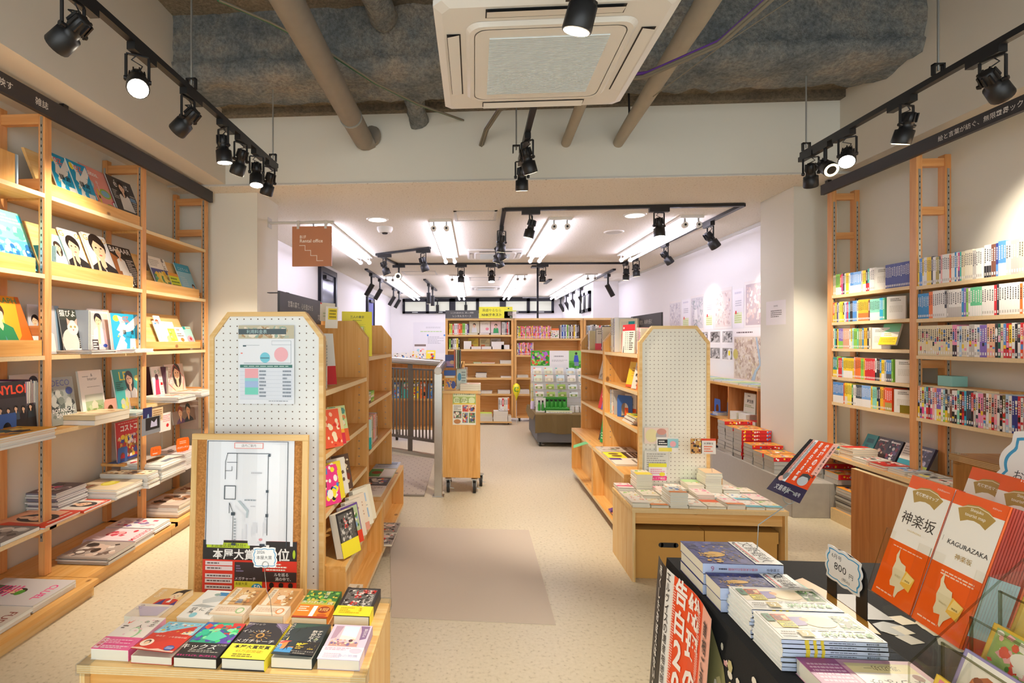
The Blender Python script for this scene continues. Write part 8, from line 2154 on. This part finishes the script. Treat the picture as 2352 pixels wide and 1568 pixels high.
for y, c, lab, ops in ((4.28, 'b9c4d8', 'white and blue photo magazine', [('R', .1, .5, .9, .9, '6a7a94'), ('L', .1, .1, .9, .4, 4, '9aa4b4')]), (4.02, '3f9a5a', 'green and white magazine', [('R', .5, 0, 1, 1, 'f0ece6'), ('E', .3, .5, .2, .2, '8a2a2a')]), (3.76, '3a3a44', 'dark train magazine with orange letters', [('K', .05, .05, .95, .95, 30, ['f06a2a', '4a5a9a', 'e8e4d8', '8a8a8a'], .1, 5)]), (3.53, 'e8e0d4', 'cream magazine', [('L', .1, .4, .9, .9, 5, 'a89a8a')])):
 book('magazine', .2, .23, .012, face_matrix((-.83, y, .421), (0, -1, 0) if False else (1, 0, 0), (0, 1, 0)), ops, c, f'{lab} lying on the step of the second gondola', 'magazine', GL, parts=False)
gl(3.49, .424, .1, .16, .012, [('L', .2, .2, .8, .8, 4, 'a89a8a')], 'e8e0d0', 'small cream book leaning at the near end of the second gondola step', x=-.76, yaw=.3)
for y, c, lab, ops in ((2.62, 'd8b03a', 'yellow crowd drawing', [('K', 0, 0, 1, 1, 50, ['2a2420', 'f4e8c8', 'c8502a'], .07, 6)]), (2.47, '8a7a6a', 'brown grey', [('K', 0, 0, 1, 1, 40, ['2a2420', 'e8dcc8'], .07, 7)]), (2.78, 'ece4d4', 'cream dog silhouette', [('E', .5, .5, .22, .24, '2a2022'), ('R', .8, .1, .9, .9, 'b8a88a')])):
 book('magazine', .15, .14, .012, face_matrix((-.77, y, .1008), (1, 0, 0), (0, 1, 0)), ops, c, f'{lab} magazine lying under the gondola step', 'magazine', GL, parts=False)
for k, y in enumerate((3.5, 3.72)):
 book('magazine', .17, .2, .014, face_matrix((-.72, y, .1008), (1, 0, 0), (0, 1, 0)), [('K', 0, 0, 1, 1, 60, ['1f1c1c', '8a8682', 'e8e4dc', 'd8402a'], .06, k), ('E', .6, .7, .2, .12, 'f0e0d8'), ('L', .5, .66, .7, .74, 2, 'd8402a')], '9a9690', f'black and white crowd magazine sticking out under the second gondola, {["near", "far"][k]} copy', 'magazine', GL, parts=False)
fa = 'black sign board standing on top of the gondola by the notice board'
t = thing('shelf_sign_board', fa, 'sign', (-.99, 2.62, 1.575))
b = MB().box(-.006, 0, 0, .006, .72, .15, 'sign_black')
Art(b, (.0063, 0, 0), (0, 1, 0), (0, 0, 1), .72, .15).run([('T', '言葉の森で、心を遊ばせる', .46, .62, .28, 'eeeae2', dict(maxw=.6)), ('T', '文芸', .95, .3, .24, 'eeeae2', dict(maxw=.1))])
b.build('board').parent = t
MB().box(-.1, .1, .148, .006, .14, .152, 'black_metal').box(-.012, .0, 0, .012, .03, .03, 'acrylic').build('bracket').parent = t
art_sheet('shelf_note', 'yellow and white paper note clipped to the end of the gondola sign', 'note', (-.86, 3.0, 1.545), (.6, .8, 0), (0, -.1, 1), .09, .125, [('R', .2, .4, .9, .92, 'f2d83a'), ('L', .3, .45, .85, .88, 3, '8a7a2a')], 'f2ece0')
art_sheet('shelf_note', 'pale paper sheet standing behind the yellow note', 'note', (-.92, 3.1, 1.59), (.5, .8, 0), (0, -.05, 1), .12, .11, [('L', .2, .2, .8, .5, 2, 'b8c49a'), ('R', 0, .92, .1, 1, 'r')], 'ece4d2')
# ---------------------------------------------------------------- the pegboard gondola
KW = dict(N=(-1, 0, 0))
def gr(y, z, w, h, t_, ops, c, lab, **k):
 k.setdefault('x', 1.3)
 return gl(y, z, w, h, t_, ops, c, lab, **KW, **k)
def fo(seed, *cs):
 return [('K', .05, .05, .95, .95, 22, list(cs), .1, seed), ('L', .15, .8, .85, .93, 1, 'w')]
spines('d c w z w S y B w', Vector((1.2, 4.79 - .02, 1.376)), (0, -1, 0), .29, .16, NR, 'near top pegboard gondola shelf', 'the divider', GRN, 'art book', total=.13, seed=31, name='art_book')
gr(4.62, 1.376, .19, .28, .02, [('R', .08, .08, .92, .92, 'd8d4c4'), ('R', .5, .55, .85, .92, '1fa0a8'), ('L', .55, .6, .8, .85, 2, 'b8e0e0')], 'e9e2cc', 'tall cream art book with a teal panel on the pegboard gondola', x=1.25, lean=.02, yaw=.6)
bookend((1.22, 4.5, 1.377), 'red_end', 'coral metal book end on the pegboard gondola top shelf', .14, .17, (.5, -.86, 0))
for k in range(4):
 gr(4.3 - k * .05, 1.376, .09, .22, .014, [('R', 0, .78, 1, 1, 'd8262a'), ('L', .1, .82, .9, .95, 1, 'w'), ('F', .5, .3, .18, '2a2224', '2a2a34', False), ('E', .6, .65, .2, .08, 'd8a02a')] if k == 0 else [('R', 0, .78, 1, 1, 'd8262a'), ('L', .2, .1, .8, .75, 9, '3a3430')], 'f0ece0', f'white magazine with a red top on the pegboard gondola, {nth(k + 1)} from the coral book end', x=1.18, lean=.05, yaw=.3)
spines('w i d M c', Vector((1.2, 4.02, 1.376)), (0, -1, 0), .19, .14, NR, 'near top shelf by the pegboard', 'the red magazines', GRN, 'book', total=.1, seed=32, name='book')
spines('k d w C', Vector((1.2, 5.72, 1.379)), (0, -1, 0), .2, .14, NR, 'far top pegboard gondola shelf', 'the side panel', GRN, 'book', total=.1, seed=33, name='book')
gr(5.5, 1.379, .16, .22, .02, [('R', .0, 0, .9, .3, 'e8485a'), ('L', .2, .7, .8, .9, 2, '8a8478'), ('R', .05, .95, .95, .97, 'k'), ('R', .03, .3, .06, .97, 'k')], 'e2dcd0', 'white book with a red band facing out on the far top shelf', x=1.24, lean=.03, yaw=.8)
spines('k c', Vector((1.22, 5.2, 1.379)), (0, -1, 0), .23, .14, NR, 'far top pegboard gondola shelf', 'the red band book', GRN, 'book', total=.06, seed=34, name='book')
for y, z, c, lab, ops in ((5.12, 1.108, 'b8a894', 'tan photo paperback with a blue corner, far second shelf', fo(1, '8a7a6a', 'd8ccb8', '7ab0c8')), (5.0, 1.108, 'a89a8c', 'grey lettered paperback, far second shelf', fo(2, '4a4440', 'd8d0c0', 'e8d82a')), (4.22, 1.111, 'f4c61a', 'yellow paperback with red edge, near second shelf', [('R', 0, .0, 1, .1, 'e85a1a'), ('L', .3, .4, .6, .8, 4, 'd8982a')]), (4.07, 1.111, 'e8dccc', 'white paperback with black brush letters, near second shelf', fo(4, '3a302c', 'f0a03a', '6a5a50')), (3.95, 1.111, 'f0703a', 'orange paperback with a grey photo, near second shelf', fo(5, '9a8aa0', 'c8b8c0', 'f09a5a')),
        (5.14, .831, 'd8322a', 'red paperback with yellow corner, far third shelf', fo(6, 'e8d23a', 'f0b89a', '8a1f1c')), (5.02, .831, '6a5aa8', 'violet paperback with a red band, far third shelf', fo(7, 'd83a4a', 'b8a8d8', 'e8e0d0')), (5.12, .532, '4a3a34', 'dark brown book, far step of the gondola', fo(8, '8a7a6a', 'c8b8a0', '2a2220'))):
 gr(y, z, .13, .2, .016, ops, c, lab, lean=.3, yaw=.45, x=1.185)
for k in range(3):
 book('paperback', .13, .18, .016, face_matrix((1.2, 4.06, 1.112 + k * .0165), (0, -1, 0), (1, 0, 0)), [('R', .5, 0, 1, 1, 'r')] if k == 2 else None, ['w', 'p', 'i'][k], f'{["white", "lilac", "pale pink"][k]} paperback lying before the leaning ones, near second shelf', 'book', GRN, parts=False)
spines('w b/t w c w d/o', Vector((1.19, 4.76, .841)), (0, -1, 0), .205, .15, NR, 'near third pegboard gondola shelf', 'the divider', GRN, 'book', total=.13, seed=35, name='book')
bookend((1.19, 4.52, .842), 'blue_end', 'blue metal book end on the near third shelf of the pegboard gondola', .15, .18, (.6, -.8, 0))
gr(4.5, .841, .12, .19, .02, [('R', 0, 0, 1, .4, 'f0622a'), ('L', .2, .5, .8, .9, 3, 'b8b0a0')], 'e8e0d4', 'white book with an orange band behind the blue book end', x=1.26, lean=.03, yaw=.6)
for k in range(7):
 book('magazine', .24, .24, .01, face_matrix((1.17 + .004 * (k % 3), 4.3 - .02 * k, .842 + k * .0103), (0, -1, 0), (1, 0, 0)), [('R', .0, 0, 1, .7, 'f0d83a'), ('K', 0, 0, 1, 1, 30, ['2a2a3a', 'e84a3a', 'f4f0e0', '9ac84a'], .08, k)] if k == 6 else None, ['w', 'd', 'r', 'w', 'c', 'd', 'f0d83a'][k], 'yellow and black magazine topping the pile on the near third shelf' if k == 6 else f'magazine of the near third shelf pile, {nth(k + 1)} from the bottom', 'magazine', GRN, parts=False)
gr(5.0, .532, .09, .28, .05, [('R', 0, 0, 1, 1, '1f9a4a'), ('VT', '四季報', .42, .88, .16, 'f2f4ee', .01), ('L', .1, .1, .9, .35, 3, 'b8e0b8')], '1f9a4a', 'thick green handbook with white characters on the gondola step', x=1.2, lean=.15, yaw=.4, parts=True)
art_sheet('paper_slip', 'green paper slip hanging over the gondola step edge', 'leaflet', (1.09, 5.1, .533), (-.1, -.5, -.02) , (-.8, .1, -.3), .12, .16, [('R', 0, .6, 1, 1, 'f0e4c8'), ('K', 0, 0, 1, .6, 16, ['7ac88a', 'e8d86a', 'f0f4e8'], .1, 3)], '5ab86a')
for k, (y, c, lab, ops) in enumerate(((4.74, 'cfc4b8', 'grey white photo magazine', fo(11, 'a89a8a', '8fb0a0', '6a5a50')), (4.5, '4a3a36', 'dark magazine with yellow flowers', [('R', 0, 0, 1, .5, 'f0e23a'), ('E', .3, .25, .14, .14, '6a4a2a'), ('E', .65, .28, .14, .14, '6a4a2a'), ('L', .1, .6, .9, .9, 3, 'd8ccc0')]), (4.28, 'e8e0d0', 'white magazine with a purple corner', [('R', 0, .0, .3, .3, '5a3a8a'), ('L', .2, .5, .9, .9, 3, '8a7a6a')]))):
 book('magazine', .22, .3, .014, face_matrix((1.06, y, .531), (0, -1, 0), (1, 0, 0)), ops, c, f'{lab} lying on the near step of the pegboard gondola', 'magazine', GRN, parts=False)
for k in range(6):
 book('magazine', .1, .24, .02, face_matrix((1.08, 4.35 - .055 * k, .101), (0, -1, 0), (.95, 0, .3)), None, ['P', 'o', 'w', 'r', 'c', 'y'][k], f'magazine leaning in the bottom of the pegboard gondola, {nth(k + 1)} from the divider', 'magazine', GRN, parts=False)
t = thing('shelf_sign_board', 'grey lettered sign lying in the bottom compartment of the pegboard gondola', 'sign', (1.15, 5.55, .12))
b = MB().box(0, 0, 0, .012, .62, .17, 'sign_black')
Art(b, (-.0003, .62, 0), (0, -1, 0), (0, 0, 1), .62, .17).run([('T', '物語の世界、', .4, .5, .3, 'd8d4cc', dict(maxw=.4))])
q = b.build('board')
q.parent = t
q.rotation_euler = (0, R(-25), 0)
q.location = (.08, -.62, -.01)
t = thing('shelf_sign_board', 'black sign board standing on the pegboard gondola behind its rounded end', 'sign', (1.36, 3.95, 1.55))
b = MB().box(-.006, 0, 0, .006, .75, .13, 'sign_black')
Art(b, (-.0063, .75, 0), (0, -1, 0), (0, 0, 1), .75, .13).run([('T', '知識を磨き、未来を拓く', .45, .55, .28, 'cfcbc4', dict(maxw=.6))])
b.build('board').parent = t
# pop cards on the pegboard
for (a, b_), lab, col, ops in ((((1.178, 3.772, 0.758), (1.34, 3.772, 0.869)), 'pink elephant card with a cream speech circle on the far pegboard', 'f2d8c8', [('E', .3, .5, .26, .42, 'f0e2a8'), ('E', .7, .5, .22, .4, 'b8b0b0'), ('E', .72, .75, .2, .2, 'd89a8a')]), (((1.26, 3.77, 0.7), (1.407, 3.77, 0.804)), 'anime style pop card with bold black letters on the far pegboard', 'f0ece4', [('R', .05, .45, .5, .85, 'k'), ('L', .1, .5, .48, .8, 2, 'w'), ('R', .5, .3, 1, .9, '9ad0d8'), ('E', .75, .55, .14, .2, 'f0b0b8'), ('R', .1, .05, .7, .3, 'f0e05a')]), (((1.178, 3.772, 0.577), (1.34, 3.772, 0.706)), 'grey paper with small print on the far pegboard', 'dedcd2', [('L', .1, .1, .9, .9, 7, 'a8a49c')]), (((1.205, 3.765, 0.506), (1.326, 3.765, 0.623)), 'yellow and pink pop card standing before the far pegboard', 'f8f0f0', [('R', 0, .78, 1, 1, 'f2ec3a'), ('R', 0, 0, 1, .26, 'f03a8a'), ('T', 'フェニア戦記', .5, .12, .14, 'w', dict(maxw=.9)), ('L', .1, .35, .9, .7, 3, 'f0a0b8'), ('E', .75, .36, .16, .12, 'f2e23a')])):
 art_sheet('pop_card', lab, 'card', (a[0], a[1], a[2]), (1, 0, 0), (0, 0, 1), b_[0] - a[0], b_[2] - a[2], ops, col)
for (a, b_), lab, col, ops, z in ((((1.429, 3.62, 0.725), (1.502, 3.62, 0.824)), 'brown and yellow photo card on a wire over the tall paperback pile', 'd8a05a', [('K', 0, 0, 1, 1, 24, ['8a3a2a', 'f0d03a', '3a2a22', 'f4e8d8'], .1, 2)], 0), (((1.497, 3.62, 0.723), (1.592, 3.62, 0.825)), 'orange topped white card on a wire over the tall paperback pile', 'f6ece0', [('R', 0, .86, 1, 1, 'f0502a'), ('T', '米澤穂信', .5, .68, .14, '3a302c', dict(maxw=.7)), ('L', .2, .1, .8, .55, 3, 'f0703a')], 0)):
 art_sheet('pop_card', lab, 'card', (a[0], a[1], a[2]), (1, 0, 0), (0, 0, 1), b_[0] - a[0], b_[2] - a[2], ops, col)
# ---------------------------------------------------------------- paperbacks on the low table
GT = 'paperbacks on the low table'
PT = .4508
covers = [('f6ece0', ['f0b08a', 'e86a5a', 'f4d8c0']), ('f2e8d4', ['e8a05a', 'd86a4a', 'f0d8a8']), ('f4ece4', ['8fd0d8', 'f0b0a8', 'e8d8c8']), ('f0e4d0', ['9ac86a', 'e8c85a', 'f0e8d8']), ('eef0ec', ['6a8ac8', 'f0a04a', 'e0d0b8']), ('f6e4dc', ['f06a9a', 'f0c0c8', 'd8b8a0'])]
def pb(x, y, n, w, h, th, col, ops, lab, seed):
 r = random.Random(seed)
 for k in range(n):
  top = k == n - 1
  j = 0 if n == 1 else .003
  book('pocket_novel', w, h, th, flat((x + r.uniform(-j, j), y + r.uniform(-j, j), 0), r.uniform(-.02, .02), PT + k * (th + .0003)), ops if top else None, col, (f'topmost of the pile: {lab}' if n > 1 else lab) if top else f'{nth(n - k)} down in the pile: {lab}', 'book', GT, spine='r', parts=top, lift=.004 if top and n < 3 else 0)
def pbo(i, extra=()):
 c, cs = covers[i % 6]
 return c, [('R', 0, .3, 1, 1, c), ('K', .05, .3, .95, .98, 12, cs, .12, i), ('VT', '文庫', .85, .92, .09, '5a4a44')] + list(extra)
bl = ('R', 0, .02, 1, .26, '5ab8cc')
orr = ('R', 0, .02, 1, .24, 'f08a3a')
fr = [(1483, 1165, 2, 'pink brown paperbacks at the outer front corner', 0, ()), (1512, 1166, 1, 'paperback with a curling orange page edge, second along the front', 1, (orr,)), (1530, 1166, 7, 'orange edged navy paperbacks in the front row', 4, (orr,)), (1577, 1167, 1, 'white paperback beside the orange edged pile', 2, ()), (1620, 1168, 1, 'cream paperback with a red orange top in the front row', 1, (('R', 0, .6, 1, .98, 'f0704a'),)), (1665, 1170, 2, 'floral paperbacks with an orange band in the front row', 5, (orr,)), (1712, 1171, 1, 'cream paperback with a pale blue band in the front row', 2, (bl,)), (1757, 1172, 1, 'cream paperback with a blue band at the aisle corner', 3, (bl,))]
xs = [.965 + .1125 * i for i in range(8)]
for i, (px, py, n, lab, ci, ex) in enumerate(fr):
 c, o_ = pbo(ci, ex)
 pb(xs[i], 3.318, n, .105, .152, .0135, c, o_, lab, i)
mid = [(1, 'white paperback with yellow flowers at the table side', 3), (2, 'lime green paperbacks behind the pink brown pile', 3), (2, 'red and white paperbacks in the middle row', 0), (1, 'teal edged paperback in the middle row', 2), (3, 'peach comics in the middle row', 5), (1, 'blue banded paperback behind the floral pile', 2), (1, 'pale paperback in the middle row near the aisle', 4), (1, 'pink paperback ending the middle row', 5)]
for i, (n, lab, ci) in enumerate(mid):
 c, o_ = pbo(ci, (bl,) if i in (5, 6) else ())
 pb(xs[i] + .002, 3.474, n, .105, .15, .0135, c, o_, lab, 20 + i)
back = [(2, 'pink banded paperbacks at the back table corner', 5, (('R', 0, .3, 1, .5, 'e8407a'),)), (8, 'yellow topped green spined paperbacks in a tall pile', 3, (('R', 0, 0, 1, .5, 'f0d84a'),)), (1, 'pink edged paperback behind the tall pile', 5, ()), (2, 'cream and red paperbacks in the back row', 0, ()), (4, 'green and yellow paperbacks in the back row', 3, (('R', 0, .5, 1, 1, 'b8d89a'),)), (9, 'peach topped paperbacks in the tallest pile under the wire cards', 1, (('R', 0, 0, 1, 1, 'f0c49a'),)), (2, 'brown pink paperbacks in the back row by the aisle', 0, ()), (1, 'plain cream paperback ending the back row', 3, ())]
for i, (n, lab, ci, ex) in enumerate(back):
 c, o_ = pbo(ci, ex)
 pb(xs[i] + .003, 3.628, n, .105, .138, .0155, c if n < 5 else 'f0ead6', o_, lab, 40 + i)
MB_ = MB().tube([(0, 0, 0), (-.005, .003, .1), (.0, .0, .2)], .0012, 'galv', 6)
t = thing('card_wire', 'thin wire holder rising from the tallest paperback pile', 'wire stand', (1.585, 3.66, PT + .1425))
MB_.build('wire').parent = t
# ---------------------------------------------------------------- piled comic magazines on the plinth
def comic(x, y, z, n, lab, th=.034, w=.13, d=.26, seed=1, g='piled comic magazines'):
 r = random.Random(seed)
 for k in range(n):
  top = k == n - 1
  ops = [('K', .02, .02, .98, .98, 46, ['f0522a', 'f2d23a', '3f9a4a', 'f4f0e8', 'e83a6a', '3a5aa8', 'f08a2a'], .09, seed)] if top else None
  b = book('comic_magazine', w, d, th, face_matrix((x + r.uniform(-.005, .005), y + r.uniform(-.004, .004), z + .0008 + k * (th + .0004)), (0, -1, 0), (1, 0, 0)), ops, 'e8a03a' if top else r.choice(['d', 'K', 'D', 'k']), (f'topmost comic magazine: {lab}' if top else f'comic magazine {nth(n - k)} down: {lab}'), 'magazine', g, spine='r', pages='pages_grey', parts=top, sart=[('K', 0, .05, 1, .95, 18, ['r', 'y', 'f4f0e8', 'b', 'R'], .03, seed)] if seed in (2, 31) or top else None, scol='r' if seed == 2 or top else 'D')
PZ = .29
for i, (n, lab) in enumerate(((9, 'farthest plinth pile'), (8, 'second plinth pile from the far end'), (8, 'third plinth pile, red spined'), (5, 'fourth plinth pile'), (4, 'fifth plinth pile'), (4, 'sixth plinth pile, nearest the pillar front'))):
 comic(2.65, 5.98 - i * .175 if i < 3 else 5.98 - i * .185, PZ, n, lab, .036, .165, .285, i)
for k, (x, y, n, lab) in enumerate(((2.97, 4.93, 3, 'short dark pile under the lower shelf'), (2.97, 4.72, 2, 'grey pile under the lower shelf edge'))):
 comic(x, y, PZ, n, lab, .042, .17, .27, 20 + k)
for k, (x, y, n, th, lab) in enumerate(((2.95, 4.55, 8, .022, 'fanned pile at the floor by the plinth'), (2.96, 4.34, 5, .033, 'lime topped pile at the floor'))):
 comic(x, y, .1, n, lab, th, .19, .3, 30 + k, 'comic magazines near the floor')
# ---------------------------------------------------------------- lower comic shelf: face-out books and flat magazines
GS = 'books on the low shelf under the comics'
for y, c, lab, ops in ((4.63, '1f8a8c', 'dark teal book with square panels', [('R', .2, .2, .5, .5, '14606a'), ('R', .2, .6, .8, .8, '14606a')]), (4.5, '4a3a38', 'brown black comic with a red face', fo(1, '8a2a2a', 'c8a890', '2a2224')), (4.38, '2e2a34', 'black comic with white figures', fo(2, 'd8d4d0', '5a4a6a', '8a3a4a')), (4.24, 'e2dccc', 'pale comic with a teal band', [('R', 0, 0, 1, .3, '2a9aa8'), ('L', .1, .5, .9, .9, 4, '9a9484')]), (4.1, '3a3448', 'dark patterned comic with a lime strip', fo(4, 'c8c4d8', '8a8aa8', '5a5a7a') + [('R', 0, 0, 1, .2, 'c8d83a')])):
 gl(y, .531, .12, .18, .018, ops, c, lab + ' leaning on the low comic shelf', x=3.2, lean=.45, N=(-1, 0, 0))
for k, (y, x, n, c, lab, ops) in enumerate(((4.86, 3.02, 3, 'c8bca8', 'tan paperbacks at the far end of the low comic shelf', fo(5, '8a7a5a', 'e8dcc0', 'd8a03a')), (4.7, 2.97, 3, 'X', 'blue grey pile on the low comic shelf', [('R', 0, .3, 1, .6, '1f9a9a'), ('R', .7, 0, 1, 1, 'e8d82a')]), (4.55, 2.98, 5, 'e8c49a', 'peach edged pile with red tabs on the low comic shelf', [('R', 0, 0, .5, 1, 'd8302a'), ('K', .5, 0, 1, 1, 14, ['9ad0c8', 'e84a5a', 'f0e8d8'], .12, 3)]), (4.38, 2.96, 2, 'd8d0c4', 'grey white comics with red corners on the low comic shelf', fo(7, 'd8302a', '3a3a3a', 'f0ece0')), (4.2, 2.96, 2, 'c8302a', 'red strapped comics on the low comic shelf', fo(8, '3a3434', 'f0e8d8', 'd8302a')), (4.03, 2.97, 2, 'b8c0c8', 'blue and orange comics on the low comic shelf', fo(9, '4a8ac8', 'e89a4a', '3a3a44')), (3.86, 2.97, 2, 'a8a49c', 'grey and yellow comics by the middle post', fo(10, 'e8d83a', '4a4a4a', 'd8d4cc')), (3.7, 2.97, 2, 'd0ccc4', 'white and black comics before the middle post', fo(12, '2a2a2a', 'd85a4a', 'f0ece4')), (3.53, 2.97, 3, 'c8c4bc', 'crowded colourful comics near the oak counter', fo(13, 'd8402a', '3a5a9a', 'e8d04a')))):
 for q in range(n):
  top = q == n - 1
  book('comic', .15, .19, .016, face_matrix((x + .003 * (q % 2), y, .531 + q * .0164), (0, -1, 0), (1, 0, 0)), ops if top else None, c, (f'top of the {lab}' if top else f'{nth(n - q)} down in the {lab}'), 'book', GS, parts=False)
# ---------------------------------------------------------------- low bookcase under the maps
GB = 'books in the low bookcase under the maps'
def lb(y, z, w, h, t_, ops, c, lab, **k):
 return gl(y, z, w, h, t_, ops, c, lab, x=k.pop('x', 3.2), N=(-1, 0, 0), **k)
bookend((3.1, 6.92, .531), 'blue_end', 'blue metal book end in the low bookcase under the maps', .17, .2)
lb(6.93, .531, .2, .33, .02, [('R', 0, .75, 1, 1, '5a3a8a'), ('R', 0, .5, .7, .7, 'f0d82a'), ('K', 0, 0, 1, .5, 20, ['3ab0e0', '2a5aa8', 'f0e8d8'], .1, 3)], '3a9ad0', 'blue and yellow guide book behind the blue book end', lean=.06)
lb(6.5, .531, .26, .33, .03, [('R', 0, .35, 1, 1, 'e4e0cc'), ('T', '時刻表', .55, .72, .14, '2a2a22', dict(maxw=.62, bold=.02)), ('L', .3, .86, .7, .94, 1, '4a4a3a'), ('L', .1, .5, .9, .6, 2, '8a9a5a'), ('R', 0, .0, 1, .12, 'c8d83a'), ('R', 0, .18, 1, .3, '9aa8a0')], 'd8dcc4', 'large pale green timetable book in the low bookcase', lean=.05, parts=True)
for k, (y, n, c, lab) in enumerate(((6.6, 6, 'w', 'white booklets under the timetable, farther pile'), (6.38, 6, 'd', 'white booklets under the timetable, nearer pile'), (6.18, 3, 'r', 'white and red booklets beside the end panel'))):
 for q in range(n):
  book('booklet', .17, .2, .017, face_matrix((3.06, y, .531 + q * .0174), (0, -1, 0), (1, 0, 0)), None, c if q % 2 == 0 else 'w', f'{nth(n - q)} from the top: {lab}', 'booklet', GB, parts=False)
low_i = 0
for k, y in enumerate((7.05, 6.9)):
 for q in range(3):
  book('map_folder', .14, .3, .012, face_matrix((3.06, y, .531 - .43 * k + q * .0124), (0, -1, 0), (1, 0, 0)), [('K', 0, 0, 1, 1, 16, ['3a6ab0', 'f0ece0', '8ab0d8'], .12, q)], ['4a7ac0', 'c8d4e4'][q % 2], f'{["blue", "pale blue"][q % 2]} map folder {nth(q + 1)} from the bottom, {["middle", "floor"][k]} level of the low bookcase', 'map', GB, parts=False)
for k in range(9):
 y = 7.9 - k * .215
 book('map_sheet', .2, .3, .02, face_matrix((3.07, y, .956), (0, -1, 0), (1, 0, 0)), [('K', .05, .05, .95, .95, 20, [['7ac06a', 'c8e0a8', '5a9a8a'], ['7ab0d8', 'd8e4f0', '9ac8a8'], ['d8d86a', 'e8ecc0', 'a8c060']][k % 3], .12, k)], ['b8dca0', 'c0d8ec', 'e4e8a0'][k % 3], f'{["green", "blue", "yellow green"][k % 3]} topographic map on the low bookcase top, {nth(k + 1)} from the far end', 'map', 'maps on the low bookcase top', parts=False)
print("objects", len(S.objects))
